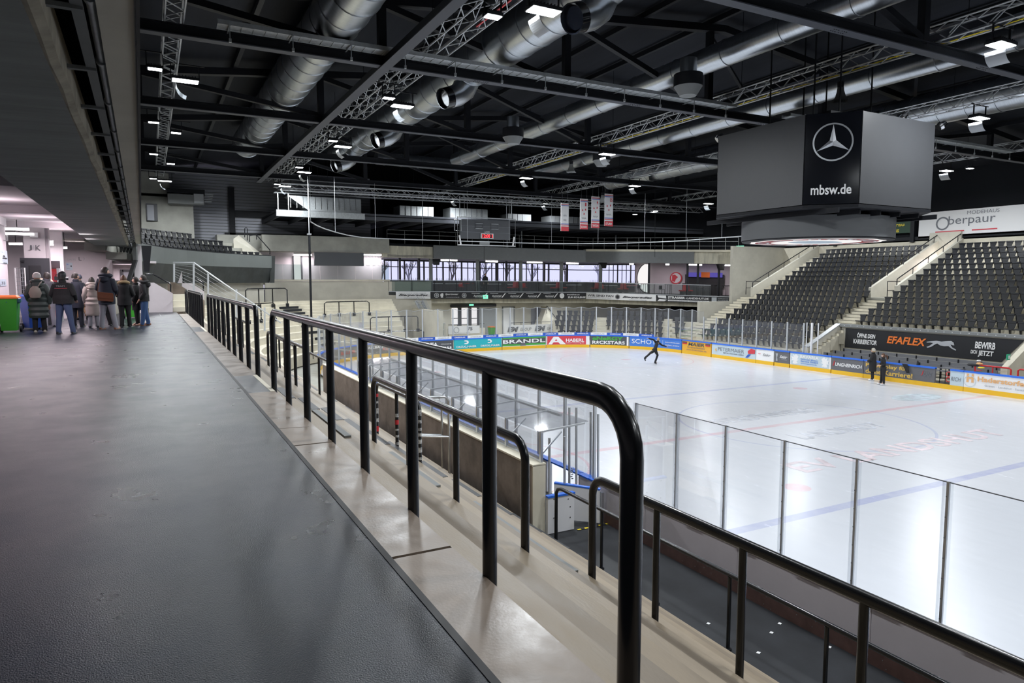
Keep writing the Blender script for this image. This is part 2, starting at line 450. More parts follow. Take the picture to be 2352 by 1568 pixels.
# scuffed streaks from blades
w1 = nt.nodes.new('ShaderNodeTexNoise'); w1.inputs['Scale'].default_value = 2.2; w1.inputs['Detail'].default_value = 9; w1.inputs['Roughness'].default_value = .8
mp = nt.nodes.new('ShaderNodeMapping'); mp.inputs['Scale'].default_value = (1.6, .5, 1); mp.inputs['Rotation'].default_value = (0, 0, .5)
nt.links.new(geo.outputs['Position'], mp.inputs[0]); nt.links.new(mp.outputs[0], w1.inputs['Vector'])
sr = nt.nodes.new('ShaderNodeMapRange'); nt.links.new(w1.outputs['Fac'], sr.inputs[0]); sr.inputs[1].default_value = .3; sr.inputs[2].default_value = .7; sr.inputs[3].default_value = .96; sr.inputs[4].default_value = 1.01
ml = nt.nodes.new('ShaderNodeMix'); ml.data_type = 'RGBA'; ml.blend_type = 'MULTIPLY'; ml.inputs[0].default_value = 1
nt.links.new(c, ml.inputs[6]); nt.links.new(sr.outputs[0], ml.inputs[7]); nt.links.new(ml.outputs[2], bs.inputs['Base Color'])
rr = nt.nodes.new('ShaderNodeMapRange'); nt.links.new(w1.outputs['Fac'], rr.inputs[0]); rr.inputs[1].default_value = .3; rr.inputs[2].default_value = .7; rr.inputs[3].default_value = .23; rr.inputs[4].default_value = .28
nt.links.new(rr.outputs[0], bs.inputs['Roughness'])
bp = nt.nodes.new('ShaderNodeBump'); bp.inputs['Strength'].default_value = .03; bp.inputs['Distance'].default_value = .01
nt.links.new(w1.outputs['Fac'], bp.inputs['Height']); nt.links.new(bp.outputs[0], bs.inputs['Normal'])
ice = struct('ice_floor', b, 'ice')
# faded club lettering frozen in the ice, beside the centre circle
mat('ice_print', (0.60, 0.63, 0.70), 0.3, var=.3, scale=2)
mat('ice_print_red', (0.76, 0.66, 0.70), 0.3, var=.25, scale=2)
mat('ice_print_cyan', (0.60, 0.69, 0.75), 0.3, var=.3, scale=2)
b = MB(); F = plane_frame((25.5, 17.0, ICE), (-.62, -1, 0), (1, -.62, 0))
F = lambda x, y, d=0.0: Vector((18.6 + x, 18.6 - y * 0 + y, ICE + d))
put_text(b, F, 'STADTWERKE', 0.4, 0.2, 5.6, .85, bold=.02, d=.004)
put_text(b, F, 'LANDSHUT', 1.0, -3.0, 4.6, .85, bold=.02, d=.004)
tag(b.build('ice_lettering', 'ice_print'), 'faded grey lettering frozen in the ice inside the centre circle', 'ice marking', kind='structure')
b = MB(); F2 = lambda x, y, d=0.0: Vector((16.2 + x, 13.2 + y, ICE + d))
put_text(b, F2, 'EV LANDSHUT', 0, -.4, 10.5, 1.0, bold=.02, d=.004)
tag(b.build('ice_lettering_red', 'ice_print_red'), 'faded red club name frozen in the ice before the centre circle', 'ice marking', kind='structure')
b = MB(); q = atZ(2105, 912, ICE); F3 = lambda x, y, d=0.0: Vector((q.x + x, q.y + y, ICE + d))
put_poly(b, F3, circ(0, 0, 1.5, .75), .004); put_text(b.m(1), F3, 'ES', -.5, -.45, 1.0, .9, d=.006)
tag(b.build('ice_emblem', ['ice_print_cyan', 'ice_print']), 'faded pale blue oval emblem in the ice near the far boards', 'ice marking', kind='structure')

# ------------------------------------------------------------------ ground, walkway, roof shell
b = MB(); b.box(-12, 62, -24, 72, -4.5, -4.1); struct('ground', b, 'concrete_grey')
b = MB(); b.box(X0 - 1.6, X0 + .02, YS, 30, -4.1, BFLOOR); struct('floor_bench', b, 'bench_floor')
b = MB()
b.box(-12, 1.05, -24, 36.4, -.35, 0); b.box(-12, -.05, 36.4, 66, -.35, 0)
struct('floor_walkway', b, 'walk_floor')
b = MB(); b.box(1.05, 1.085, -6, 34.2, -.1, .004); struct('trim_1', b, 'rubber', label='black rubber joint along the walkway edge')
# beige edge strip laid in pieces
YB = [(-4, -.4), (-.37, 3.42), (3.45, 6.25), (6.28, 9.55), (11.35, 14.6), (14.63, 18.0), (18.03, 21.9), (24.2, 34.2)]
for a, c_ in YB:
    b = MB(); b.box(1.085, 1.43, a, c_, -.17, 0); struct('edge_slab', b, 'concrete_beige', label='beige concrete edge slab beside the dark walkway')
for a, c_ in ((9.55, 11.35), (21.9, 24.2)):
    b = MB(); b.box(1.085, 1.37, a, c_, -.17, 0); struct('floor_stairhead', b, 'walk_floor')
    b = MB(); b.box(1.37, 1.43, a, c_, -.17, .003); struct('trim_stairhead', b, 'concrete_far')
# terrace of concrete steps, swept along the rink and round its corner
NOS = [(1.43, 0), (1.76, -.19), (2.10, -.38), (2.45, -.57), (2.80, -.79), (3.15, -1.02), (3.5, -1.25), (4.1, -1.66), (4.7, -2.07), (5.3, -2.48), (5.88, -2.89), (6.45, -3.3)]
def offs(s, d):
    p, n = rink(s); return p - n * d
def sweep_steps(name, ss, label, material, nos=NOS, kind='structure'):
    b = MB()
    prof = []
    for i, (x, z) in enumerate(nos):
        prof.append((X0 - x, z))
        nz_ = nos[i + 1][1] if i + 1 < len(nos) else BFLOOR - .3
        prof.append((X0 - x, nz_))
    prof[0] = (X0 - nos[0][0], nos[0][1] - .005)
    rings = [[offs(s, d) + Vector((0, 0, z)) for d, z in prof] for s in ss]
    b.loft(rings, closed=False)
    if material == 'concrete_step':
        kk = len(prof) - 1; b.mi = [[0, 1, 0, 2, 1, 0, 2][((i % kk) // 2) % 7] for i in range(len(b.f))]; material = ['concrete_step', 'concrete_step_b', 'concrete_step_c']
    o = b.build(name, material); o['kind'] = kind; o['label'] = label
    return o
sweep_steps('terrace_floor', [(-4 - YS), (34.2 - YS)], 'beige concrete standing terrace stepping down to the boards', 'concrete_step', NOS[0:])
sweep_steps('terrace_floor_corner', [34.2 - YS] + [_L1 + _LA * i / 20 for i in range(21)] + [S_END0 + .6], 'pale concrete standing terrace round the far rink corner', 'concrete_far')
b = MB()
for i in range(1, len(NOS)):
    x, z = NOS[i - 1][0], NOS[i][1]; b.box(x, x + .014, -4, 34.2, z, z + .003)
struct('trim_tread_shade', b, 'concrete_dirt_shade')  # thin dark strips painted as riser shade at the back of each tread
b = MB()
for i in range(1, len(NOS)):            # stair flights between the barriers: dark rubber nosings
    for y0, y1 in ((10.0, 11.1), (22.4, 23.6)):
        x, z = NOS[i]
        b.box(x - .10, x + .012, y0, y1, z - .02, z + .006)
struct('trim_stair_nosings', b, 'bench_floor')
b = MB()
for (x, z, ya, yb) in ((2.02, -.38, 8.0, 9.9), (2.72, -.79, 6.9, 8.6), (3.42, -1.25, 5.2, 7.5), (3.60, -1.66, 4.2, 8.8), (3.9, -1.66, 3.9, 8.2)):
    b.box(x - .05, x + .03, ya, yb, z, z + .022)
tag(b.build('cable_trunking', 'panel_grey'), 'flat grey cable trunking laid along the terrace treads', 'cable cover', kind='structure')
b = MB()
for s in (_L1 + 7.9, ):
    for i in range(2, 11):
        x, z = NOS[i]; d = X0 - x
        p0, p1 = offs(s, d), offs(s + 1.15, d); q0, q1 = offs(s, d + .2), offs(s + 1.15, d + .2)
        b.hexa([p0 + Vector((0, 0, z - .17)), p1 + Vector((0, 0, z - .17)), q1 + Vector((0, 0, z - .17)), q0 + Vector((0, 0, z - .17)),
                p0 - rink(s)[1] * -.02 + Vector((0, 0, z + .008)), p1 + Vector((0, 0, z + .008)), q1 + Vector((0, 0, z + .008)), q0 + Vector((0, 0, z + .008))])
struct('trim_corner_stair', b, 'bench_floor')

# outer walls and roof
ZR = 8.48
def ztop(x): return ZR + 1.35 + .105 * (x if x < 22 else 44 - x)
b = MB(); b.box(-12, 60, -24.3, -24, -4.2, 13.5); struct('wall_front', b, 'roof_deck')
b = MB(); b.box(-12.3, -12, -24, 72, -4.2, 13.5); struct('wall_left', b, 'concourse_paint')
b = MB(); b.box(57.7, 58, -24, 72, -4.2, 13.5); struct('wall_right', b, 'black_matt')
b = MB()
nx = [-12, 22, 58]
for a, c_ in ((0, 1), (1, 2)):
    xa, xb = nx[a], nx[c_]
    za, zb = ztop(xa) + .45, ztop(xb) + .45
    b.hexa([(xa, -24, za), (xb, -24, zb), (xb, 72, zb), (xa, 72, za), (xa, -24, za + .2), (xb, -24, zb + .2), (xb, 72, zb + .2), (xa, 72, za + .2)])
struct('roof', b, 'roof_deck')
# dark wall above the balcony
b = MB(); b.box(7, 58, 63.6, 63.9, 5.3, 13.5); b.box(50, 58, 63.6, 63.9, -4, 13.5); struct('wall_back', b, 'black_matt')
# ------------------------------------------------------------------ crowd barriers
def bend(p, q, r, n=6):
    return None
def barrier(name, label, X, ys, base, top, rx=.045, rz=.034, pr=.034, group=None, cat='barrier', stick=False, mats='black_paint', end_r=.16, lo=None):
    """tubular barrier along Y: top rail bent down into its end posts, straight posts between"""
    ys = sorted(ys); y0, y1 = ys[0], ys[-1]
    t = thing(name, label, cat, (X, y0, base), group)
    r = end_r; pts = [(X, y0, base)]
    arc = lambda yc, sgn: [(X, yc - sgn * r * math.cos(a), top - r + r * math.sin(a)) for a in [PI / 2 * i / 6 for i in range(7)]]
    pts += arc(y0 + r, 1)
    pts += arc(y1 - r, -1)[::-1]
    pts += [(X, y1, base)]
    k = [1] * len(pts)
    b = MB(); b.path(pts, rx * .92, rz, n=14); b.build('rail', mats, t, smooth=True)
    for y in ys[1:-1]:
        b = MB(); b.tube((X, y, base), (X, y, top - rz * .6), pr, 12); b.build('post', mats, t, smooth=True)
    if stick: stickers(t, X, ys[0] , base, top, pr)
    return t
mat('sticker_white', (.7, .7, .68), .5, col2=(.08, .08, .09), scale=38)
mat('sticker_red', (.55, .03, .04), .5)
def stickers(t, X, y, base, top, r, lo=.15):
    z = base + lo; random.seed(int(X * 100 + y * 10)); k = 0
    while z < top - .2:
        h = random.uniform(.03, .10)
        b = MB(); b.lathe([(r + .004, 0), (r + .004, h)], (X, y, z), 12, caps=False)
        b.build('sticker', 'sticker_red' if random.random() < .25 else 'sticker_white', t); z += h + random.uniform(.01, .09); k += 1
g1 = 'tall black tube barriers along the walkway edge'
barrier('crowd_barrier', 'black tube barrier whose bent end stands closest beside the walkway', 1.46, [1.87 + 1.137 * i for i in range(8)], -.19, 1.06, rx=.052, rz=.038, pr=.037, group=g1, end_r=.20)
barrier('crowd_barrier', 'black tube barrier of ten posts past the stair head slab', 1.46, [11.45 + 1.137 * i for i in range(10)], -.19, 1.06, rx=.052, rz=.038, pr=.037, group=g1)
barrier('crowd_barrier', 'black tube barrier before the concrete stair wing', 1.46, [24.4 + 1.2 * i for i in range(8)], -.19, 1.05, rx=.052, rz=.038, pr=.037, group=g1)
barrier('crowd_barrier', 'two-post end piece of black barrier at the walkway end', 1.46, [34.6, 36.1], -.19, 1.04, rx=.052, rz=.038, pr=.037, group=g1)
g2 = 'black tube barriers on the fourth step of the terrace'
barrier('crowd_barrier', 'shorter black barrier standing one row below the walkway rail', 2.49, [4.50 + 1.35 * i for i in range(4)], -.79, .25, rx=.042, rz=.032, pr=.030, group=g2)
o = barrier('crowd_barrier', 'grey-railed barrier with a red sticker on its bent end, fourth step', 2.49, [12.75 + 1.2 * i for i in range(5)], -.79, .24, rx=.036, rz=.030, pr=.030, group=g2, stick=True)
barrier('crowd_barrier', 'slim barrier on the fourth step beyond the second stair', 2.49, [21.5 + 1.3 * i for i in range(4)], -.79, .24, rx=.036, rz=.030, pr=.030, group=g2)
barrier('crowd_barrier', 'distant slim barrier on the fourth step near the corner', 2.49, [28.5 + 1.3 * i for i in range(4)], -.79, .24, rx=.036, rz=.030, pr=.030, group=g2)
g3 = 'black tube barriers on the seventh step of the terrace'
barrier('crowd_barrier', 'low black barrier running along the terrace above the bench floor', 3.55, [5.12 - .91 * i for i in range(9)], -1.66, -.33, rx=.045, rz=.034, pr=.029, group=g3)
barrier('crowd_barrier', 'barrier covered in stickers before the dirty concrete wall', 3.55, [9.75, 10.85, 12.0], -1.66, -.36, rx=.034, rz=.030, pr=.030, group=g3, stick=True)
o = [c_ for c_ in C.objects if c_.name.startswith('crowd_barrier')][-1]
stickers(o, 3.55, 10.85, -1.4, -.5, .03); stickers(o, 3.55, 12.0, -1.4, -.4, .03)
barrier('crowd_barrier', 'slim dark barrier on the seventh step beyond the stair gate', 3.55, [15.6, 16.8, 18.0], -1.66, -.36, rx=.034, rz=.030, pr=.028, group=g3)
barrier('crowd_barrier', 'distant slim barrier on the seventh step of the terrace', 3.55, [20, 21.3, 22.6, 23.9], -1.66, -.36, rx=.034, rz=.030, pr=.028, group=g3)
# steel stair gate: chrome hoops with stickers
for (x, y, z, lab) in ((4.7, 13.3, -2.48, 'scratched steel hoop gate beside the stickered barrier'), (5.3, 15.2, -2.89, 'scratched steel hoop gate lower down the terrace stair')):
    t = thing('stair_gate', lab, 'gate', (x, y, z), 'steel hoop gates on the terrace stair')
    b = MB(); b.path([(x, y, z), (x, y, z + 1.45), (x + .08, y + .02, z + 1.55), (x + .75, y + .1, z + 1.5), (x + .85, y + .12, z + 1.4), (x + .85, y + .12, z - .3)], .028, n=8); b.build('hoop', 'alu', t, True)
    b = MB(); b.tube((x + .03, y, z + .75), (x + .85, y + .12, z + .62), .025); b.build('cross_rail', 'alu', t, True)
    b = MB(); b.box(x - .05, x + .02, y - .04, y + .04, z + .9, z + .99); b.build('latch', 'black_satin', t)
# handrail on the bench floor
t = thing('handrail', 'thin black handrail standing on the dark bench floor', 'handrail', (7.02, 11.4, BFLOOR))
ys = [11.4, 9.83, 8.3, 6.75, 5.19, 3.6, 2.0]
b = MB(); b.path([(7.02, 11.4, BFLOOR), (7.02, 11.4, -2.75), (7.02, 11.34, -2.66), (7.02, 11.22, -2.62), (7.02, -4, -2.62)], .034, n=12); b.build('rail', 'black_paint', t, True)
for y in ys[1:]:
    b = MB(); b.tube((7.02, y, BFLOOR), (7.02, y, -2.65), .028, 10); b.lathe([(.055, 0), (.055, .02), (.03, .03)], (7.02, y, BFLOOR), 12); b.build('post', 'black_paint', t, True)

# ------------------------------------------------------------------ boards: near side
t = thing('dasher_boards', 'pale board wall with blue cap and brown kick strip beside bench floor', 'rink boards', (X0, 0, BFLOOR))
for i in range(7):
    y0, y1 = -4 + 2.4 * i, -4 + 2.4 * i + 2.392
    b = MB(); b.box(X0 - .03, X0, y0, y1, -3.47, CAPZ - .02); b.build('panel', 'board_back', t)
b = MB(); b.box(X0 - .035, X0, -4, 12.8, BFLOOR, -3.47); b.build('kick_plate', 'kick_brown', t)
b = MB(); b.box(X0 - .04, X0 + .14, -4, 12.8, CAPZ - .02, CAPZ + .02); b.build('cap', 'cap_blue', t)
b = MB(); b.box(X0, X0 + .12, -4, 12.8, ICE, CAPZ - .02); b.build('inner_face', 'board_white', t)
for i in range(9):
    b = MB(); y = 4.0 + i * 1.2; b.box(X0 - .055, X0 - .03, y, y + .42, CAPZ - .012, CAPZ + .025); b.build('bracket', 'cap_blue', t)
# bolts and studs on the kick strip
b = MB()
for i in range(46):
    y = random.uniform(0, 12); z = random.uniform(-3.7, -3.5); b.box(X0 - .038, X0 - .033, y, y + .012, z, z + .012)
b.build('stud', 'panel_grey', t)
# scraps of paper on the bench floor
for i, (u, v) in enumerate(((1742, 1499), (1627, 1432), (1791, 1432), (1772, 1453), (1905, 1486))):
    p = atZ(u, v, BFLOOR); b = MB(); b.obox(p + Vector((0, 0, .004)), (.025, .01, 0), (-.01, .02, 0), (0, 0, .003))
    tag(b.build('paper_scrap', 'white'), 'tiny white paper scrap on the dark bench floor', 'litter', 'paper scraps on the bench floor')
# near shield: panes and clear stanchions
t = thing('rink_shield', 'tall clear plexiglass shield on the near boards', 'rink shield', (X0 + .06, 0, CAPZ))
ys = [10.87 - 1.225 * i for i in range(10)]
for i, y in enumerate(ys):
    b = MB(); b.box(X0 + .045, X0 + .075, y - .022, y + .012, CAPZ + .02, -.97); b.build('stanchion', 'alu', t)
    b = MB(); b.box(X0 + .03, X0 + .09, y - .05, y + .05, CAPZ + .02, -.97); b.build('clear_cover', 'glass_shield', t)
    b = MB()
    for k in range(7): b.box(X0 + .025, X0 + .03, y - .012, y + .002, CAPZ + .2 + k * .26, CAPZ + .214 + k * .26)
    b.build('bolt', 'text_grey', t)
    if i + 1 < len(ys):
        b = MB(); b.box(X0 + .056, X0 + .068, ys[i + 1] + .02, y - .03, CAPZ + .02, -.975); b.build('pane', 'glass_clear', t)
        b = MB(); b.box(X0 + .055, X0 + .069, ys[i + 1], y, -.985, -.973); b.build('top_edge', 'text_grey', t)
# boards and shield between the bench box and the corner
t = thing('dasher_boards', 'board wall in front of the glass bench box, blue cap', 'rink boards', (X0, 12.8, BFLOOR))
b = MB(); b.box(X0 - .03, X0 + .12, 14.2, YE - RC, ICE, CAPZ - .02); b.build('panel', 'board_white', t)
b = MB(); b.box(X0 - .04, X0 + .14, 12.84, YE - RC, CAPZ - .02, CAPZ + .02); b.build('cap', 'cap_blue', t)
b = MB(); b.box(X0 + .12, X0 + .13, 14.2, YE - RC, ICE, ICE + .2); b.build('kick_plate', 'kick_yellow', t)
t = thing('rink_shield', 'clear shield of grey stanchions behind the glass bench box', 'rink shield', (X0 + .06, 12, CAPZ))
for i in range(22):
    y = 12.3 + 1.225 * i
    b = MB(); b.box(X0 + .03, X0 + .09, y - .03, y + .03, CAPZ + .025, -.97); b.build('stanchion', 'alu_white', t)
    b = MB(); b.box(X0 + .056, X0 + .068, y + .03, y + 1.19, CAPZ + .02, -.97); b.build('pane', 'glass_clear', t)

# ------------------------------------------------------------------ bench box: dirty concrete wall with glass canopy
b = MB(); b.box(6.72, 7.0, 11.85, 31, BFLOOR - .3, -2.27); struct('wall_bench', b, 'concrete_dirt_shade', label='stained concrete wall behind the team benches')
b = MB(); b.box(6.70, 7.02, 11.80, 31.02, -2.27, -2.235); b.box(6.71, 7.01, 11.80, 11.851, BFLOOR, -2.26); struct('trim_bench_wall', b, 'concrete_far')
t = thing('glass_canopy', 'glass box roof on aluminium frames over the team benches', 'canopy', (6.95, 11.9, -2.235))
YG = [11.9 + 1.55 * i for i in range(10)]; ZC = -1.62
for i, y in enumerate(YG):
    b = MB(); b.box(6.93, 6.99, y - .03, y + .03, -2.235, ZC); b.build('post', 'alu', t)
    b = MB(); b.bar((6.93, y, ZC + .02), (8.02, y, ZC + .10), .045, .035); b.build('roof_bar', 'alu_white', t)
    b = MB(); b.bar((6.97, y, ZC - .45), (7.45, y, ZC - .02), .03, .03); b.build('brace', 'alu', t)
    if i + 1 < len(YG):
        y2 = YG[i + 1]
        b = MB(); b.box(6.955, 6.967, y + .03, y2 - .03, -2.2, ZC - .02); b.build('side_pane', 'glass_clear', t)
        b = MB(); b.box(6.94, 6.985, y + .03, y2 - .03, -2.235, -2.205); b.build('sill_rail', 'alu', t)
        b = MB(); b.hexa([(6.92, y, ZC + .035), (8.12, y, ZC + .12), (8.12, y2, ZC + .12), (6.92, y2, ZC + .035), (6.92, y, ZC + .05), (8.12, y, ZC + .135), (8.12, y2, ZC + .135), (6.92, y2, ZC + .05)]); b.build('roof_pane', 'glass_roof', t)
b = MB(); b.bar((8.05, 12.9, ZC + .09), (8.05, YG[-1], ZC + .09), .05, .05); b.build('edge_rail', 'alu', t)
t = thing('team_bench', 'dark bench inside the glass box behind the boards', 'bench', (7.3, 13, BFLOOR))
b = MB(); b.box(7.15, 7.5, 12.6, 26, BFLOOR + .42, BFLOOR + .47); b.build('seat', 'bench_grey', t)
for y in (13, 16, 19, 22, 25):
    b = MB(); b.box(7.2, 7.45, y, y + .06, BFLOOR, BFLOOR + .42); b.build('leg', 'steel_dark', t)
# gates at the opening
t = thing('rink_gate', 'short white gate panel with blue cap against the concrete wall end', 'gate', (7.3, 11.8, BFLOOR))
b = MB(); b.box(7.02, 7.66, 11.72, 11.80, BFLOOR + .01, CAPZ - .03); b.build('panel', 'board_white', t)
b = MB(); b.box(7.01, 7.67, 11.70, 11.82, CAPZ - .03, CAPZ + .01); b.build('cap', 'cap_blue', t)
b = MB()
for x, z in ((7.15, -3.0), (7.5, -3.05), (7.15, -3.4), (7.55, -3.45), (7.55, -3.22)): b.box(x, x + .02, 11.712, 11.72, z, z + .02)
b.build('bolt', 'black_satin', t)
t = thing('rink_gate', 'open white rink door swung back towards the boards', 'gate', (8.3, 12.5, BFLOOR))
pa, pb = Vector((7.62, 12.45, 0)), Vector((8.34, 11.75, 0)); dd = (pb - pa).normalized(); nn = Vector((dd.y, -dd.x, 0)) * .04
b = MB(); b.prism([pa + Vector((0, 0, BFLOOR + .03)), pb + Vector((0, 0, BFLOOR + .03)), pb + Vector((0, 0, CAPZ - .06)), pa + Vector((0, 0, CAPZ + .0))], nn); b.build('panel', 'board_white', t)
b = MB(); b.bar(pa + Vector((0, 0, CAPZ + .02)), pb + Vector((0, 0, CAPZ - .04)), .09, .03); b.build('cap', 'cap_blue', t)
b = MB(); b.bar(pb + Vector((.02, -.03, CAPZ - .8)), pb + Vector((.02, -.03, CAPZ - .1)), .07, .09); b.build('latch', 'alu', t)
b = MB(); b.tube(pa + Vector((0, -.05, -3.25)), pa + Vector((0, -.09, -3.25)), .03); b.build('hinge', 'black_satin', t)
b = MB()
for i in range(9): b.m(i % 2).quad((7.7 + .09 * i, 11.62 - .0 * i, BFLOOR + .012), (7.7 + .09 * (i + 1), 11.62, BFLOOR + .012), (7.7 + .09 * (i + 1), 11.68, BFLOOR + .012), (7.7 + .09 * i, 11.68, BFLOOR + .012))
tag(b.build('hazard_tape', ['yellow', 'ad_black']), 'yellow and black hazard tape across the gate threshold', 'tape')
for i, (u, v0, v1, y) in enumerate(((1262, 1142, 1005, 12.1), (1297, 1143, 1002, 12.3), (1308, 1105, 935, 13.0), (1324, 1112, 935, 12.7), (1357, 1090, 945, 12.6), (1374, 1100, 950, 12.3))):
    p = atY(u, v0, y); q = atY(u, v1, y)
    b = MB(); b.tube((p.x, p.y, max(BFLOOR, p.z - .3)), (q.x, q.y, q.z), .028, 10)
    tag(b.build('gate_post', 'alu_white', smooth=True), ['short aluminium post behind the white gate by the wall', 'second aluminium post behind the white gate panel', 'slim steel post with a chain beside the canopy corner', 'tall aluminium post right beside the canopy corner', 'tall aluminium post in line with the open door', 'aluminium post where the near shield begins'][i], 'post', 'aluminium posts at the gate')
b = MB()
p = atY(1312, 1098, 12.9)
for k in range(6): b.lathe([(.016, -.02), (.016, .02)], p + Vector((.012 * (-1) ** k, -.03, .05 * k)), 8, ax=(1, .2 * k, 0))
tag(b.build('chain', 'alu', smooth=True), 'small steel chain hanging from the gate post', 'chain')
# ------------------------------------------------------------------ roof trusses across the hall
TY = [13.3, 22.45, 31.55, 40.6, 49.7]
NX = [-0.1 + 7.13 * i for i in range(8)]
tl = ['dark steel roof truss crossing highest above the camera side of the video cube', 'dark steel roof truss that carries the long cable tray', 'dark steel roof truss behind the cable tray truss', 'dark steel roof truss fourth from the walkway end', 'dark steel roof truss before the ventilation platform']
for k, y in enumerate(TY):
    t = thing('roof_truss', tl[k], 'roof truss', (0, y, ZR), 'steel roof trusses crossing the hall')
    b = MB(); b.box(-.6, 50, y - .05, y + .05, ZR + .02, ZR + .30); b.box(-.6, 50, y - .16, y + .16, ZR + .28, ZR + .31); b.build('bottom_chord', 'steel_dark', t)
    b = MB(); b.box(-.6, 50, y - .16, y + .16, ZR - .012, ZR + .02); b.build('bottom_flange', 'flange', t)  # light on the underside is put into this paler flange colour
    b = MB()
    b.bar((-.6, y, ztop(-.6)), (22, y, ztop(22)), .3, .28); b.bar((22, y, ztop(22)), (50, y, ztop(50)), .3, .28); b.build('top_chord', 'steel_dark', t)
    for i, x in enumerate(NX):
        b = MB(); b.box(x - .13, x + .13, y - .12, y + .12, ZR + .3, ztop(x)); b.build('vertical', 'steel_dark', t)
        if i + 1 < len(NX):
            x2 = NX[i + 1]
            if x2 <= 22: p, q = (x, y, ztop(x) - .1), (x2, y, ZR + .32)
            else: p, q = (x, y, ZR + .32), (x2, y, ztop(x2) - .1)
            b = MB(); b.bar(p, q, .22, .20); b.build('diagonal', 'steel_dark', t)
    for x in (10.6, 17.4, 24.6):
        b = MB()
        for r_ in range(2):
            for c_ in range(6): b.lathe([(.018, 0), (.018, .012)], (x - .25 + c_ * .09 + (.06 if c_ > 2 else 0), y - .06 + .12 * r_, ZR - .024), 6)
        b.build('bolt', 'black_satin', t)
t = thing('ridge_girder', 'long dark girder with pale underside running along the hall', 'girder', (7.1, 30, ZR))
b = MB(); b.box(7.05, 7.15, 6, 52, ZR - .02, ZR + .29); b.build('web', 'steel_dark', t)
b = MB(); b.box(6.93, 7.27, 6, 52, ZR - .06, ZR - .03); b.build('flange', 'flange', t)
for i, x in enumerate((3.5, 10.6, 14.2, 17.7, 21.3, 28.4, 35.5, 42.6)):
    b = MB(); b.box(x - .08, x + .08, 6, 62, ztop(x) + .12, ztop(x) + .34)
    tag(b.build('purlin', 'steel_dark'), 'dark steel purlin under the roof deck, ' + ordw(i) + ' across the hall', 'purlin', 'purlins under the roof deck')
for i, (x0, y0, x1, y1) in enumerate(((21.3, 22.45, 35.4, 31.5), (21.3, 13.3, 35.4, 22.4), (14.2, 31.55, 28.4, 40.6))):
    b = MB(); b.bar((x0, y0, ztop(x0) - .3), (x1, y1, ztop(x1) - .3), .14, .14)
    tag(b.build('wind_brace', 'steel_dark'), 'slim dark diagonal brace between roof trusses, ' + ordw(i) + ' bay', 'brace', 'roof wind braces')

# cable tray over the second truss
def tray(name, label, xa, xb, y, z):
    t = thing(name, label, 'cable tray', (xa, y, z), 'galvanised cable trays')
    n = int((xb - xa) / .33); pr = []
    for i in range(n):
        x = xa + .33 * i; pr += [(x, z - .018), (x + .03, z - .018), (x + .03, z), (x + .33, z)]
    b = MB(); b.loft([[Vector((x, y - .55, zz)), Vector((x, y - .08, zz)), Vector((x, y - .08, zz + .012 + (.018 if zz < z else 0))), Vector((x, y - .55, zz + .012 + (.018 if zz < z else 0)))] for x, zz in pr]); b.build('tray_bed', 'galv', t)
    b = MB(); b.box(xa, xb, y - .575, y - .55, z - .02, z + .11); b.box(xa, xb, y - .08, y - .055, z - .02, z + .11); b.build('side_rail', 'galv', t)
    i = 0; x = xa + .3
    while x < xb:
        b = MB(); b.box(x, x + .04, y - .62, y + .1, z - .05, z - .02); b.box(x, x + .025, y - .61, y - .595, ZR - .12, z); b.box(x - .02, x + .05, y - .63, y - .57, ZR - .18, ZR - .08); b.build('hanger', 'galv', t)
        x += 1.75
tray('cable_tray', 'long galvanised cable tray hung along the second roof truss', 2.0, 22.2, 22.3, 8.80)
tray('cable_tray', 'galvanised cable tray continuing beyond the video cube', 25.5, 44, 22.3, 8.80)

# lattice trusses
def lattice(p, q, w, name_parent, mats='alu_white', step=.5, r=.022):
    p, q = Vector(p), Vector(q); d = (q - p); L = d.length; d.normalize(); x = d.cross(Vector((0, 0, 1))).normalized() * w / 2; z = Vector((0, 0, w / 2))
    cs = [x + z, -x + z, -x - z, x - z]
    for c_ in cs:
        b = MB(); b.tube(p + c_, q + c_, r * 1.35, 6); b.build('chord', mats, name_parent, True)
    n = max(2, int(L / step)); b = MB()
    for f in range(4):
        a, c_ = cs[f], cs[(f + 1) % 4]
        for i in range(n):
            u0 = p + d * (L * i / n); u1 = p + d * (L * (i + 1) / n)
            if i % 2: b.bar(u0 + a, u1 + c_, r * 1.2, r * 1.2)
            else: b.bar(u0 + c_, u1 + a, r * 1.2, r * 1.2)
    b.build('lattice_web', mats, name_parent)
LT = [((8.15, 9, 9.32), (8.15, 56, 9.32), .42, 'silver lattice truss running along the hall over the near boards'),
      ((8.85, 9, 9.15), (8.85, 56, 9.15), .42, 'silver lattice truss with red cables beside the near floodlight row'),
      ((.9, 9, 9.1), (.9, 55, 9.1), .48, 'silver lattice truss above the walkway edge'),
      ((22.2, 8, 9.15), (22.2, 62, 9.15), .5, 'silver lattice truss passing above the video cube along mid-rink'),
      ((31.2, 14, 9.15), (31.2, 62, 9.15), .5, 'silver lattice truss over the far half of the rink'),
      ((44.2, 12, 9.15), (44.2, 62, 9.15), .5, 'silver lattice truss over the seating stand'),
      ((8.5, 51.2, 8.15), (48, 51.2, 8.35), .45, 'silver lattice truss crossing before the ventilation platform'),
      ((8.5, 54.5, 8.3), (48, 54.5, 8.5), .4, 'silver lattice truss crossing above the ventilation platform')]
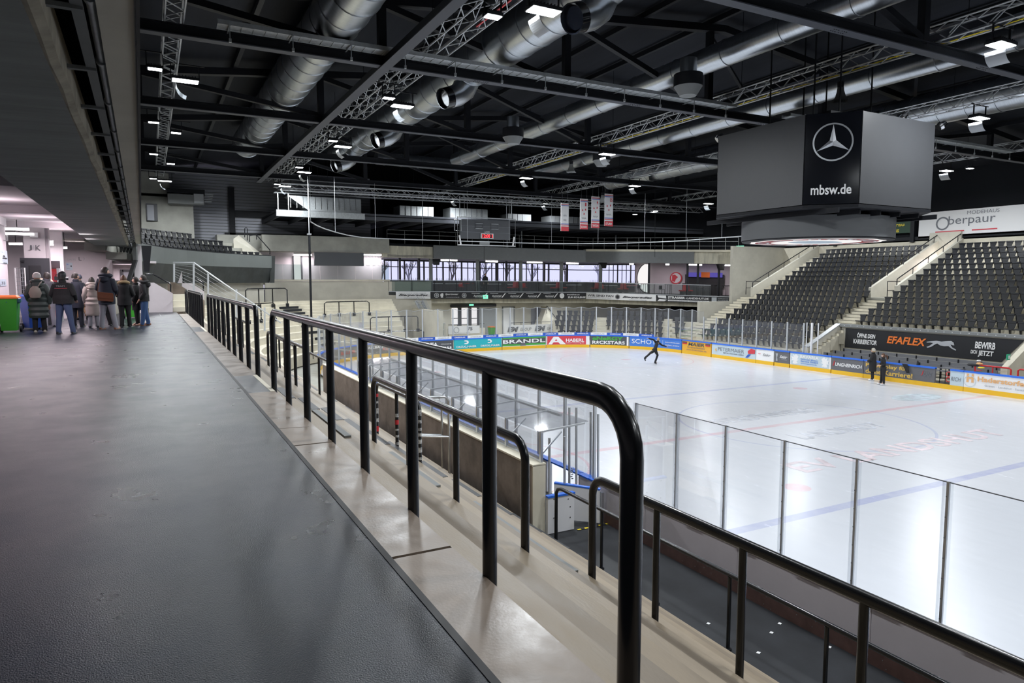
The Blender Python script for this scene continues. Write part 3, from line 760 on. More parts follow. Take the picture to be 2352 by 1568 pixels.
for p, q, w_, lab in LT:
    t = thing('lighting_truss', lab, 'lighting truss', p, 'silver lattice lighting trusses'); lattice(p, q, w_, t, step=.7 if w_ < .45 else .62)
    P_, Q_ = Vector(p), Vector(q)
    for k in range(6):
        h_ = P_.lerp(Q_, (k + .5) / 6); b = MB(); b.tube(h_ + Vector((0, 0, .2)), (h_.x, h_.y, ztop(h_.x) + .45), .012, 5); b.build('hanger', 'steel_dark', t)
b = MB(); b.box(8.82, 8.87, 12, 19, 8.95, 8.99)
tag(b.build('red_cable', 'red'), 'red cable laid in the lattice truss beside the near floodlights', 'cable')
b = MB(); b.path([(22.35, 9 + i, 8.93 + .02 * math.sin(i * 1.3)) for i in range(40)], .02, n=5)
tag(b.build('yellow_cable', 'yellow', smooth=True), 'yellow cable lying in the truss above the video cube', 'cable')

# ------------------------------------------------------------------ floodlights
FL = thing('floodlight', 'x', 'floodlight', (0, 0, 0), 'large flat floodlights')
def mk_flood(sx, sy, name, label, group, watts, strength):
    t = thing(name, label, 'floodlight', (0, 0, 0), group)
    b = MB(); b.box(-sx / 2 - .03, sx / 2 + .03, -sy / 2 - .03, sy / 2 + .03, .0, .09); b.build('housing', 'black_satin', t)
    b = MB()
    for i in range(8): b.box(-sx / 2 + i * sx / 8, -sx / 2 + i * sx / 8 + .02, -sy / 2, sy / 2, .09, .14)
    b.build('cooling_fin', 'steel_dark', t)
    b = MB(); b.box(-sx / 2, sx / 2, -sy / 2, sy / 2, -.02, -.002); b.build('diffuser', 'lamp_white', t)
    b = MB(); b.bar((-sx / 2 - .04, 0, .04), (-sx / 2 - .04, 0, .54), .03, .05); b.bar((sx / 2 + .04, 0, .04), (sx / 2 + .04, 0, .54), .03, .05); b.bar((-.62, 0, .54), (.62, 0, .54), .05, .03); b.build('bracket', 'steel_dark', t)
    area(t, (0, 0, -.04), sx, sy, watts, name='lamp_light', spread=2.95)
    return t
bpy.data.objects.remove(FL)
big = mk_flood(.80, .42, 'floodlight', 'large bright floodlight', 'large floodlights on the lighting trusses', LAMP_W, 14)
sml = mk_flood(.40, .26, 'floodlight', 'small bright floodlight', 'small floodlights on the lighting trusses', LAMP_S, 14)
def refl(t):
    b = MB(); n = 9
    A = [(.42 + .42 * math.cos(PI + .1 + i * 1.2 / n), -.06 - .42 * math.sin(.1 + i * 1.2 / n)) for i in range(n + 1)]
    for i in range(n):
        b.quad((A[i][0] - .3, -.28, A[i][1] - .1), (A[i][0] - .3, .28, A[i][1] - .1), (A[i + 1][0] - .3, .28, A[i + 1][1] - .1), (A[i + 1][0] - .3, -.28, A[i + 1][1] - .1))
    o = b.build('reflector', 'text_silver', None); o.parent = t; return o
spots = [  # x, y, z, big?, where
    (9.15, 15.6, 8.32, 1), (8.2, 16.6, 8.35, 0), (9.05, 26.4, 8.32, 1), (8.25, 25.6, 8.35, 0), (9.0, 35.6, 8.32, 1), (8.25, 34.5, 8.35, 0), (8.9, 45, 8.32, 1), (8.3, 43.4, 8.35, 0), (9.0, 52.6, 8.38, 1), (8.3, 51.6, 8.35, 0),
    (1.35, 26.6, 8.32, 1), (.42, 25.7, 8.35, 0), (1.35, 36.1, 8.35, 0), (.42, 34.2, 8.35, 0), (1.35, 45.4, 8.32, 0), (.45, 42.6, 8.35, 0), (1.15, 52.4, 8.2, 1), (.45, 52.3, 8.3, 0),
    (22.3, 11.6, 8.35, 1), (22.2, 31.0, 8.32, 1), (22.5, 40.6, 8.32, 1), (22.5, 52.6, 8.2, 1), (31.4, 40.4, 8.35, 1), (31.4, 53.0, 8.3, 1), (31.4, 30.8, 8.35, 1), (31.4, 17.0, 8.35, 1),
    (44.4, 46.5, 8.35, 1), (44.4, 57.0, 8.3, 0), (44.6, 54.0, 8.38, 0), (44.4, 25.8, 8.35, 1), (44.75, 24.6, 8.35, 0), (44.4, 36.0, 8.35, 1),
    # rows continued out of frame; small ones off the rink are added fill
    (9.0, 6.0, 8.35, 1), (4.9, 6.4, 8.35, 0), (4.9, 10.5, 8.35, 0), (4.9, 2.0, 8.35, 0), (4.9, -7.0, 8.35, 0), (22.2, 2.0, 8.35, 1), (31.4, 6.0, 8.35, 1), (44.4, 12.0, 8.35, 1), (9.0, -5.0, 8.35, 1), (22.2, -8.0, 8.35, 1), (31.4, -6.0, 8.35, 1)]
wh = {0: 'near rink', 1: 'mid-rink', 2: 'far half', 3: 'stand'}
for i, (x, y, z, bg_) in enumerate(spots):
    src = big if bg_ else sml
    side = 'on the walkway-edge truss' if x < 3 else 'added unseen between walkway and rink' if x < 6 else 'on the near-boards truss' if x < 12 else 'on the mid-rink truss' if x < 27 else 'on the far rink truss' if x < 40 else 'over the seating stand'
    row = sum(1 for s in spots[:i] if s[3] == bg_ and abs(s[0] - x) < 4)
    lab = ('large' if bg_ else 'small') + ' white floodlight ' + side + ', ' + ordw(row) + ' along the hall'
    if i == 0: o = big; o.location = (x, y, z); o['label'] = lab
    elif i == 1: o = sml; o.location = (x, y, z); o['label'] = lab
    else: o = dup(src, (x, y, z), 0, lab)
    if i in (0, 2, 10, 16, 8, 26): refl(o)

# ------------------------------------------------------------------ ducts
def duct(label, pts, r, step=1.25, mat_='duct'):
    t = thing('air_duct', label, 'duct', pts[0], 'round galvanised air ducts')
    pts = [Vector(p) for p in pts]; d = (pts[-1] - pts[0]); L = d.length; d.normalize(); s = .6; pf = [(r, 0)]
    while s < L - .1: pf += [(r, s - .04), (r + .025, s - .03), (r + .025, s + .03), (r, s + .04)]; s += step
    pf.append((r, L)); b = MB(); b.lathe(pf, pts[0], 32, ax=d); b.build('ribbed_pipe', mat_, t, True)
    return t
duct('fat silver air duct closest to the walkway, passing above the first trusses', [(5.5, 8, 9.75), (5.5, 45, 9.75)], .80)
t = duct('fat silver air duct with round outlets behind the near floodlight row', [(11.4, 8, 9.85), (11.4, 46, 9.85)], .80)
for i, y in enumerate((16.3, 25.4, 34.4, 43)):
    b = MB(); b.path([(11.4, y, 9.4), (11.2, y - .1, 8.95), (10.9, y - .2, 8.7), (10.55, y - .25, 8.55)], .42, n=18, radii=[1.25, 1.1, 1, .95]); b.build('outlet_elbow', 'duct', t, True)
    b = MB(); b.lathe([(.40, -.02), (.40, .30), (.36, .30), (.34, .02)], (10.5, y - .27, 8.55), 18, ax=(-.85, -.2, -.35)); b.lathe([(.02, .05), (.30, .12)], (10.45, y - .27, 8.53), 18, ax=(-.85, -.2, -.35)); b.build('outlet_nozzle', 'gloss_black', t, True)
duct('slimmer silver air duct over the near half of the ice', [(18.9, 8, 9.75), (18.9, 44, 9.75)], .46, 2.6)
duct('slimmer silver air duct over the far half of the ice', [(26.4, 10, 9.75), (26.4, 46, 9.75)], .46, 2.6)
duct('fat silver air duct above the far boards, seen past the cube', [(33.2, 14, 9.6), (33.2, 46, 9.6)], .75)
duct('silver duct crossing in front of the ventilation platform', [(14, 46.5, 9.85), (30, 47.0, 9.9)], .42)
for i, (x, y) in enumerate(((16.0, 30.2), (17.5, 19.5), (23.6, 33.5))):
    t = thing('ceiling_fan_unit', ['round grey heater fan hanging behind the cable tray truss', 'round grey heater fan seen just under the cable tray', 'round grey heater fan hung nearer the banners'][i], 'fan heater', (x, y, 8.3), 'round hanging fan heaters')
    b = MB(); b.lathe([(.30, 0), (.30, .7)], (x, y, 8.75), 16); b.build('neck', 'duct', t, True)
    b = MB(); b.lathe([(.52, .32), (.52, .75), (.3, .8)], (x, y, 8.15), 20); b.build('drum', 'black_satin', t, True)
    b = MB(); b.lathe([(.30, 0), (.50, .32), (.44, .32), (.1, .06)], (x, y, 8.15), 20); b.build('diffuser_cone', 'panel_grey', t, True)
for i, (u, v, x) in enumerate(((1930, 216, 22.2), (1312, 386, 22.2), (1384, 455, 31.2))):
    p = atX(u, v, x)
    t = thing('horn_speaker', ['grey horn loudspeaker hanging in front of the video cube', 'grey horn loudspeaker under the mid-rink truss beyond the fans', 'grey horn loudspeaker hanging among the shirt banners'][i], 'loudspeaker', p, 'grey horn loudspeakers')
    b = MB(); b.lathe([(.14, .22), (.15, .1), (.24, -.12), (.36, -.24), (.30, -.24), (.1, .0)], p, 4); b.build('horn', 'panel_grey', t)
    b = MB(); b.lathe([(.10, .2), (.12, .42)], p, 12); b.build('driver', 'steel_dark', t, True)
    b = MB(); b.bar(p + Vector((0, 0, .4)), p + Vector((0, 0, 8.75 - p.z)), .03, .03); b.build('hanger', 'steel_dark', t)

# ------------------------------------------------------------------ video cube
CX0, CY0, CHALF, CH = 22.0, 17.45, 3.05, 1.15; CZ0, CZ1 = 3.95, 6.82
t = thing('video_cube', 'big grey video cube hanging over the centre circle', 'video scoreboard', (CX0, CY0, CZ0))
h, c_ = CHALF, CH
oc = [(-h, -h + c_), (-h + c_, -h), (h - c_, -h), (h, -h + c_), (h, h - c_), (h - c_, h), (-h + c_, h), (-h, h - c_)]
P8 = [Vector((CX0 + a, CY0 + e, 0)) for a, e in oc]
b = MB(); b.prism([p + Vector((0, 0, CZ0 + .05)) for p in P8], (0, 0, CZ1 - CZ0 - .1)); b.build('body', 'black_satin', t)
def face(i, j, name, mt, dz=0, inset=0.0):
    a, e = P8[i], P8[j]; ux = (e - a).normalized(); n = ux.cross(Vector((0, 0, 1)))
    F = plane_frame(a + Vector((0, 0, CZ0)) + n * .0, ux); L = (e - a).length
    b = MB(); put = [F(x, z, d) for d in (.0, .05) for (x, z) in ((inset, 0), (L - inset, 0), (L - inset, CZ1 - CZ0), (inset, CZ1 - CZ0))]
    b.hexa(put); b.build(name, mt, t)
    return lambda x, y, d=0.0: F(x, y, .05 + d), L
face(7, 0, 'screen', 'screen'); face(1, 2, 'screen', 'screen'); face(3, 4, 'screen', 'screen'); face(5, 6, 'screen', 'screen')
face(2, 3, 'corner_panel', 'gloss_black'); face(4, 5, 'corner_panel', 'gloss_black'); face(6, 7, 'corner_panel', 'gloss_black')
F, L = face(0, 1, 'corner_panel', 'gloss_black', inset=0)
b = MB(); cxx, cyy, R0 = L / 2, 1.95, .60
put_ring(b, F, cxx, cyy, R0 - .05, R0, .03, 48)
for k in range(3):
    a = PI / 2 + k * 2 * PI / 3; tip = (cxx + (R0 - .05) * math.cos(a), cyy + (R0 - .05) * math.sin(a))
    l_ = (cxx + .11 * math.cos(a + PI / 3), cyy + .11 * math.sin(a + PI / 3)); r_ = (cxx + .11 * math.cos(a - PI / 3), cyy + .11 * math.sin(a - PI / 3))
    n = len(b.v); c0 = F(cxx, cyy, .06); b.v += [tuple(c0), tuple(F(*l_, .02)), tuple(F(*tip, .03)), tuple(F(*r_, .02))]
    b.f += [(n, n + 1, n + 2), (n, n + 2, n + 3)]; b.mi += [0, 0]
b.build('emblem', 'logo_silver', t)
b = MB(); put_text(b, F, 'mbsw.de', L / 2 - .60, .30, 1.2, .32, bold=.018, d=.01); b.build('lettering', 'ad_white', t)
b = MB(); b.prism([p + (p - Vector((CX0, CY0, 0))).normalized() * .05 + Vector((0, 0, CZ0 - .12)) for p in P8], (0, 0, .10)); b.build('lower_frame', 'steel_dark', t)
b = MB()
for k in range(6): b.bar((CX0 - 2.6 + k * 1.04, CY0 - 2.9, CZ0 - .22), (CX0 - 2.6 + k * 1.04, CY0 + 2.9, CZ0 - .22), .06, .16)
b.build('frame_joist', 'steel_dark', t)
b = MB(); b.lathe([(2.62, 0), (2.62, .72)], (CX0, CY0, 2.98), 64, caps=False); b.build('ring_screen', 'ring_grey', t, True)
b = MB(); b.lathe([(2.30, 0), (2.60, .0), (2.60, .04), (2.30, .04)], (CX0, CY0, 2.94), 64, caps=False); b.lathe([(.01, 0), (2.62, .0)], (CX0, CY0, 3.6), 64); b.build('ring_rim', 'steel_dark', t, True)
b = MB(); pd = [(CX0 + (2.30 + .05 * math.cos(12 * a)) * math.cos(a), CY0 + (2.30 + .05 * math.cos(12 * a)) * math.sin(a), 2.92) for a in [2 * PI * i / 96 for i in range(96)]]
b.poly(pd[::-1]); b.build('underside_disc', 'backlit', t)
G = lambda x, y, d=0.0: Vector((CX0 + x, CY0 + y, 2.915 - d))
b = MB(); put_ring(b, G, 0, 0, 1.55, 2.12, .0, 64); b.build('disc_ring', 'fan_red', t)
b = MB()
for i, ch in enumerate('LANDSHUT CANNIBALS '):
    a = PI * 1.0 + 2 * PI * i / 19; rr_ = 1.62
    Q = (lambda a: (lambda x, y, d=0.0: Vector((CX0 + (rr_ + y) * math.cos(a) - x * math.sin(a), CY0 + (rr_ + y) * math.sin(a) + x * math.cos(a), 2.908))))(a)
    if ch != ' ': put_text(b, Q, ch, -.2, 0, .4, .42, bold=.03)
b.build('disc_lettering', 'ad_white', t)
b = MB(); put_poly(b, G, circ(0, 0, 1.1, .8), 0.002); b.build('disc_crest', 'ad_sky', t)
for i in (0, 1, 3, 4, 5, 7):
    b = MB(); p = P8[i] * .5 + Vector((CX0, CY0, 0)) * .5; b.tube((p.x, p.y, CZ1), (p.x, p.y, ztop(p.x) + .13), .03, 6); b.build('hanger', 'steel_dark', t)
b = MB(); b.box(CX0 - 2, CX0 + 2, CY0 - 2, CY0 + 2, CZ1 - .05, CZ1 + .25); b.build('top_frame', 'steel_dark', t)
for i, (du, dv) in enumerate(((-2.7, 2.4), (.2, -2.9), (2.6, -2.8))):
    b = MB(); b.lathe([(.12, 0), (.16, .1), (.10, .28)], (CX0 + du, CY0 + dv, CZ1 - .0), 10, ax=(.6, -.3, .5)); b.build('spotlight', 'chrome', t, True)

# ------------------------------------------------------------------ score frame, shirt banners, ring pipe
t = thing('score_frame', 'white tube frame holding a dark shot clock board', 'scoreboard', (24, 50, 4.3))
a0, a1, z0, z1 = 21.55, 26.7, 4.32, 6.5
b = MB(); b.path([(a0, 50, z0), (a0, 50, z1), (a1, 50, z1), (a1, 50, z0)], .05, n=8, closed=True); b.build('frame', 'alu_white', t, True)
b = MB(); b.path([(a0 - .25, 50, z0 + 1.1), (a0 - .25, 50, z1 - .2), (a0 + .3, 50, z1 - .2), (a0 + .3, 50, z0 + 1.1)], .035, n=6, closed=True); b.build('side_frame', 'alu_white', t, True)
b = MB(); b.box(a0 + .25, a1 - .45, 50.05, 50.25, z0 + .5, z1 - .15); b.build('board', 'ad_dark', t)
b = MB(); b.box(a0 + .25, a1 - .45, 50.02, 50.05, z0 + 1.02, z0 + 1.05); b.box(a0 + .25, a1 - .45, 50.02, 50.05, z0 + 1.5, z0 + 1.53); b.build('board_seam', 'text_grey', t)
for x in (a0 + 1.55, a0 + 2.95):
    b = MB(); b.path([(x, 50, z1 - .85), (x, 50, z1 - .45), (x + .65, 50, z1 - .45), (x + .65, 50, z1 - .85)], .03, n=6, closed=True); b.build('window_frame', 'alu_white', t, True)
b = MB(); b.box(a0 + 2.0, a0 + 3.1, 49.9, 50, z0 + .55, z0 + .95); b.build('clock_case', 'ad_white', t)
b = MB(); b.box(a0 + 2.06, a0 + 3.04, 49.88, 49.9, z0 + .60, z0 + .90); b.build('clock_face', 'gloss_black', t)
b = MB(); Fq = plane_frame((a0, 49.87, z0), (1, 0, 0)); put_text(b, Fq, '12:00 1', 2.10, .62, .9, .26, bold=.03); b.build('digits', 'led_red', t)
b = MB(); put_text(b, plane_frame((a0, 50, z0), (1, 0, 0)), 'A. BOSS', 2.35, 1.02, .45, .11, bold=.02); b.build('lettering', 'ad_white', t)
b = MB(); b.box(a0 + 1.9, a0 + 2.75, 49.9, 50, z0 + .05, z0 + .35); b.build('junction_box', 'panel_grey', t)
for x, r_ in ((a0 + .2, .03), (a1 - .35, .04), (a0 + .6, .012), (a1 - .8, .012)):
    b = MB(); b.tube((x, 50, z1), (x, 50, 8.1), r_, 6); b.build('hanger', 'alu_white', t)
for x, s_ in ((a0 + .25, 1), (a1 - .25, -1)):
    b = MB(); b.bar((x, 49.95, z0 + .05), (x - s_ * .12, 49.95, z0 + .75), .12, .05); b.build('strut', 'ad_white', t)
BN = [(1288, 1307, 467, 530, '1973 1982', 'narrow white banner with dates, hanging apart from the shirt banners', ''), (1332, 1351, 457, 526, 'SCHINKO', 'white shirt banner with striped hem hanging beside the narrow banner', '1'), (1358, 1378, 452, 523, 'TRUNTSCHKA', 'middle white shirt banner with red hem and signature', '4'), (1388, 1409, 446, 519, 'STURM', 'white shirt banner numbered thirty-five, highest of the four', '35')]
for (u0, u1, v0, v1, nm, lab, no) in BN:
    p = atY(u0, v1, 40); q = atY(u1, v0, 40); W, H = (q.x - p.x) * .96, q.z - p.z
    t = thing('shirt_banner', lab, 'banner', (p.x, 40, p.z), 'hanging club banners')
    F = plane_frame((p.x, 40 - .012, p.z), (1, 0, 0))
    b = MB(); b.box(p.x, p.x + W, 39.99, 40.01, p.z, p.z + H); b.build('cloth', 'white', t)
    b = MB(); put_rect(b, F, 0, 0, W, H * .16); put_rect(b, F, 0, H * .20, W, H * .225); put_rect(b, F, 0, H * .94, W, H * .96)
    if no:
        put_text(b, F, no, W * .62, H * .76, W * (.18 if len(no) < 2 else .30), H * .11, bold=.03)
        for (a, e) in ((.3, .62), (.68, .64), (.5, .50)): put_poly(b, F, [(W * a - .05, H * e - .05), (W * a + .05, H * e - .05), (W * a + .04, H * e + .04), (W * a, H * e + .09), (W * a - .04, H * e + .04)])
    b.build('red_print', 'crimson', t)
    b = MB(); put_rect(b, F, 0, H * .24, W, H * .262); put_rect(b, F, 0, H * .90, W, H * .92); b.build('blue_print', 'blue', t)
    b = MB()
    if no: put_text(b, F, nm, W * .12, H * .04, W * .76, H * .07, bold=.02, d=.016)
    b2 = MB()
    if not no: put_text(b2, F, '1973', W * .3, H * .52, W * .4, H * .06, d=.014); put_text(b2, F, '1982', W * .3, H * .36, W * .4, H * .06, d=.014)
    else: b2.path([F(W * (.2 + .6 * i / 14), H * (.36 + .03 * math.sin(i * 1.7)), .014) for i in range(15)], .008, n=4)
    if b.v: b.build('name_lettering', 'ad_white', t)
    b2.build('dark_print', 'text_grey', t)
    for x in (p.x + .1, p.x + W - .1):
        b = MB(); b.tube((x, 40, p.z + H), (x, 40, 8.6), .008, 4); b.build('cord', 'steel_dark', t)
t = thing('net_ring_pipe', 'curved white pipe hung on wires above the end boards', 'pipe', (10, 45, 4.6))
ss = [_L1 + 3.5 + i * 1.2 for i in range(34)]
b = MB(); pp = [offs(s, .5) + Vector((0, 0, 4.5 + max(0, (_L1 + 9 - s)) * .10)) for s in ss]; b.path(pp, .035, n=6); b.build('pipe', 'alu_white', t, True)
for i in range(0, 34, 3):
    b = MB(); b.tube(pp[i], pp[i] + Vector((0, 0, 8.3 - pp[i].z)), .010, 4); b.build('wire', 'alu_white', t)
t = thing('mast', 'tall thin black mast standing at the far rink corner', 'mast', atY(715, 725, 46.5))
p = atY(715, 725, 46.5); b = MB(); b.tube((p.x, 46.5, BFLOOR), (p.x, 46.5, 4.55), .075, 10); b.build('lower_tube', 'black_satin', t, True)
b = MB(); b.tube((p.x, 46.5, 4.5), (p.x, 46.5, 8.3), .03, 8); b.build('upper_tube', 'alu_white', t, True)
b = MB(); b.box(p.x - .13, p.x + .13, 46.4, 46.6, 6.0 - 1.5, 6.1 - 1.5); b.build('clamp', 'alu', t)
for i, (u, v0, v1, y) in enumerate(((1504, 430, 590, 47.5), (1112, 566, 672, 50.0))):
    p = atY(u, v0, y); q = atY(u, v1, y); b = MB(); b.tube((p.x, p.y, 12.3 if i == 0 else p.z), q, .018, 5)
    tag(b.build('hanging_wire', 'steel_dark'), ['thin dark wire hanging before the balcony bar', 'thin wire hanging under the shot clock frame'][i], 'wire')

# ------------------------------------------------------------------ ventilation platform
t = thing('vent_platform', 'steel platform with pale edge beam under the roof, carrying air units', 'platform', (8.4, 53, 6.2))
b = MB(); b.box(8.4, 50, 53, 53.12, 6.22, 6.72); b.build('edge_beam', 'flange', t)
b = MB(); b.box(8.4, 15, 52.97, 53, 6.24, 6.70); b.build('edge_plate', 'galv', t)
b = MB(); b.box(8.4, 50, 53, 63, 6.50, 6.56); b.build('deck', 'black_matt', t)
for i in range(22):
    x = 8.6 + i * 1.9; b = MB(); b.box(x, x + .09, 53.1, 63, 6.22, 6.5); b.build('joist', 'flange', t)
b = MB(); b.box(8.4, 8.5, 53, 63, 6.2, 6.7); b.build('side_beam', 'steel_dark', t)
t = thing('air_unit', 'silver boxed air duct lying at the near end of the platform', 'ventilation unit', (8.8, 54, 6.56), 'air units on the platform')
b = MB(); b.prism([(9.4, 54, 7.9), (11.2, 54, 6.65), (13.2, 54, 6.6), (15.0, 54, 6.6), (15.0, 54, 7.9)], (0, 1.5, 0)); b.build('casing', 'galv', t)
b = MB()
for i in range(12): b.box(9.6 + i * .45, 9.63 + i * .45, 53.97, 54.0, 7.0, 7.9)
b.build('seam', 'panel_grey', t)
b = MB(); b.bar((8.55, 53.1, 6.7), (8.55, 53.1, 7.9), .06, .06); b.bar((9.3, 53.1, 6.7), (9.3, 53.1, 7.9), .05, .05); b.build('stand', 'alu_white', t)
for i, (x0, x1, z1_) in enumerate(((18.5, 21.5, 7.7), (23.0, 26.6, 7.75), (28.6, 31.0, 7.5), (33, 37, 7.5))):
    t = thing('air_unit', ['foil wrapped duct box behind the shot clock frame', 'second foil wrapped duct box behind the shot clock', 'dark air unit behind the shirt banners', 'dark air unit at the far end of the platform'][i], 'ventilation unit', (x0, 55, 6.56), 'air units on the platform')
    b = MB(); b.box(x0, x1, 55, 56.6, 6.6, z1_); b.build('casing', 'galv' if i < 2 else 'band_grey', t)
    b = MB()
    for k in range(int((x1 - x0) / .5)): b.box(x0 + k * .5, x0 + k * .5 + .04, 54.96, 55, 6.6, z1_)
    b.build('seam', 'text_grey', t)
for i, (x, z) in enumerate(((29.0, 4.9), (30.3, 4.9), (40.0, 4.9))):
    p = atY((1360, 1430, 1910)[i], 640 - 100, 58) if False else Vector(((30.6, 32.2, 43.5)[i], 59, 5.0))
    t = thing('wall_duct', ['shiny vertical pipe pair behind the gallery rail', 'second shiny vertical pipe behind the gallery rail', 'shiny pipe elbow at the far end of the gallery'][i], 'pipe', p, 'shiny pipes behind the gallery')
    b = MB(); b.tube(p + Vector((0, 0, -.6)), p + Vector((0, 0, 1.4)), .12, 10); b.build('pipe', 'duct', t, True)
    b = MB()
    for k in range(4): b.lathe([(.13, 0), (.16, .03), (.13, .06)], p + Vector((0, 0, -.4 + .4 * k)), 10, caps=False)
    b.build('collar', 'galv', t, True)
# ------------------------------------------------------------------ far boards with their advertising
KZ = ICE + .23; FACEH = CAPZ - .04 - KZ
def strip(b, s0, s1, z0, z1, d0, d1, n=None):
    n = n or max(1, int((s1 - s0) / .6)); rings = []
    for i in range(n + 1):
        p, q = rink(s0 + (s1 - s0) * i / n)
        rings.append([p + q * d0 + Vector((0, 0, z0)), p + q * d1 + Vector((0, 0, z0)), p + q * d1 + Vector((0, 0, z1)), p + q * d0 + Vector((0, 0, z1))])
    b.loft(rings)
def paint(t, P, W, H, items):
    by = {}
    for it in items:
        k, m_ = it[0], it[1]; b = by.setdefault((m_, 'lettering' if k == 't' else 'print'), MB())
        dd = .008 + .007 * len(by)
        if k == 't': _, _, s, x, y, w_, h_ = it[:7]; put_text(b, P, s, x * W, y * H, w_ * W, h_ * H, shear=it[7] if len(it) > 7 else 0, bold=it[8] if len(it) > 8 else .015, d=dd)
        elif k == 'r': put_rect(b, P, it[2] * W, it[3] * H, it[4] * W, it[5] * H, d=dd, n=max(1, int((it[4] - it[2]) * W / .6)))
        elif k == 'p': put_poly(b, P, [(x * W, y * H) for x, y in it[2]], d=dd)
        elif k == 'c': put_poly(b, P, circ(it[2] * W, it[3] * H, it[4] * H, (it[5] if len(it) > 5 else it[4]) * H), d=dd)
        elif k == 'o': put_ring(b, P, it[2] * W, it[3] * H, it[4] * H, it[5] * H, d=dd)
    for (m_, nm), b in by.items(): b.build(nm, m_, t)
def board(u0, u1, label, base, items, gap='board_white'):
    s0, s1 = s_of(u0), s_of(u1)
    if u1 > 2340: s1 = s0 + (s1 - s0) * 1.15
    p = rink(s0)[0]
    t = thing('advertising_board', label, 'advertising board', (p.x, p.y, ICE), 'advertising boards round the rink')
    b = MB(); strip(b, s0, s1, KZ, CAPZ - .02, -.10, .0); b.build('panel', base, t)
    b = MB(); strip(b, s0, s1, ICE, KZ, -.10, .008); b.build('kick_plate', 'kick_yellow', t)
    b = MB(); strip(b, s0, s1, CAPZ - .05, CAPZ + .03, -.14, .03); b.build('cap', 'cap_blue', t)
    paint(t, S(s0, KZ), s1 - s0, FACEH, items)
    return t
lion = [(.5, 0), (.9, .1), (.7, .3), (1, .45), (.8, .5), (.95, .8), (.6, 1), (.45, .85), (.2, 1), (.3, .7), (0, .75), (.15, .5), (0, .3), (.3, .35), (.2, .05)]
def sc(pts, x, y, w_, h_): return [(x + a * w_, y + e * h_) for a, e in pts]
board(700, 958, 'dark advertising board at the corner with red and white lettering', 'ad_grey', [('t', 'ad_white', 'METALLBAU', .62, .55, .16, .25), ('t', 'red', 'KÖLBL & ER', .78, .30, .18, .34), ('t', 'red', 'BAUER', .45, .35, .13, .3), ('t', 'text_silver', 'A-K-D', .66, .08, .1, .16)])
board(961, 1041, 'charcoal advertising board with white capitals and four round social icons', 'ad_dark', [('t', 'ad_white', 'DELTA', .05, .36, .5, .44, 0, .03), ('t', 'ad_white', 'Karriere Planen Entdecken', .06, .12, .5, .10), ('t', 'ad_white', 'delta-gruppe.de', .64, .55, .3, .12)] + [('c', 'ad_white', .68 + .08 * i, .25, .10) for i in range(4)])
board(1043, 1152, 'teal advertising board with two white half-disc emblems', 'teal', sum([[('t', 'ad_white', 'DRÄXLMAIER', .05 + .5 * i, .14, .41, .24, 0, .02), ('p', 'ad_white', [(.21 + .49 * i, .5), (.26 + .49 * i, .5), (.29 + .49 * i, .56), (.30 + .49 * i, .68), (.29 + .49 * i, .82), (.26 + .49 * i, .9), (.21 + .49 * i, .9), (.21 + .49 * i, .78), (.25 + .49 * i, .78), (.265 + .49 * i, .68), (.25 + .49 * i, .6), (.21 + .49 * i, .6)])] for i in (0, 1)], []))
board(1154, 1253, 'green striped advertising board with outlined white block letters', 'ad_grey', [('r', 'ad_white', 0, 0, 1, 1), ('r', 'green', 0, .84, 1, .98), ('r', 'green', 0, .06, 1, .26), ('r', 'ad_dark', 0, .26, 1, .84), ('t', 'ad_white', 'BRANDL', .01, .34, .98, .40, 0, .02), ('p', 'ad_grey', [(.40, .05), (.55, .05), (.52, .3), (.43, .3)])])
board(1255, 1354, 'red advertising board with one large white letter A', 'ad_white', [('r', 'crimson', .02, .02, .92, .98), ('p', 'ad_white', [(.04, .06), (.17, .9), (.28, .9), (.46, .06), (.33, .06), (.28, .28), (.17, .28), (.13, .06)]), ('t', 'ad_white', 'HABERL', .46, .32, .42, .36, 0, .03), ('t', 'ad_white', 'haberl-messung.de', .46, .12, .42, .13), ('p', 'crimson', [(.20, .42), (.26, .42), (.23, .66)])])
board(1356, 1444, 'dark advertising board with a green word over a white word', 'ad_dark', [('t', 'green', 'eNeRGY', .05, .52, .80, .42, 0, .04), ('t', 'ad_white', 'R★CKSTARS', .05, .10, .85, .36, 0, .03) if False else ('t', 'ad_white', 'R  CKSTARS', .05, .10, .85, .36, 0, .03), ('p', 'ad_white', [(.185 + .055 * (1 if i % 2 == 0 else .42) * math.cos(PI / 2 + i * PI / 5), .29 + .24 * (1 if i % 2 == 0 else .42) * math.sin(PI / 2 + i * PI / 5)) for i in range(10)]), ('r', 'ad_white', .95, 0, 1, 1)])
board(1446, 1565, 'bright blue advertising board behind the gliding figure skater', 'ad_blue', [('t', 'ad_white', 'SCHOTT', .04, .30, .52, .48, 0, .0), ('r', 'ad_white', .61, .2, .614, .85), ('t', 'ad_white', 'join.schott.com', .66, .56, .3, .17), ('t', 'ad_white', '#schott_landshut', .66, .28, .3, .15)])
board(1567, 1633, 'yellow advertising board with small dark and red flags', 'ad_yellow', [('t', 'ad_dark', 'MAIER', .22, .56, .56, .32, .15, .03), ('t', 'text_grey', 'Kranarbeiten', .20, .34, .6, .14), ('t', 'text_grey', 'www.kran-maier.de', .16, .10, .7, .12), ('r', 'ad_dark', .02, .8, .18, .92), ('r', 'red', .02, .68, .18, .8), ('r', 'ad_dark', .82, .8, .98, .92), ('r', 'red', .82, .68, .98, .8)])
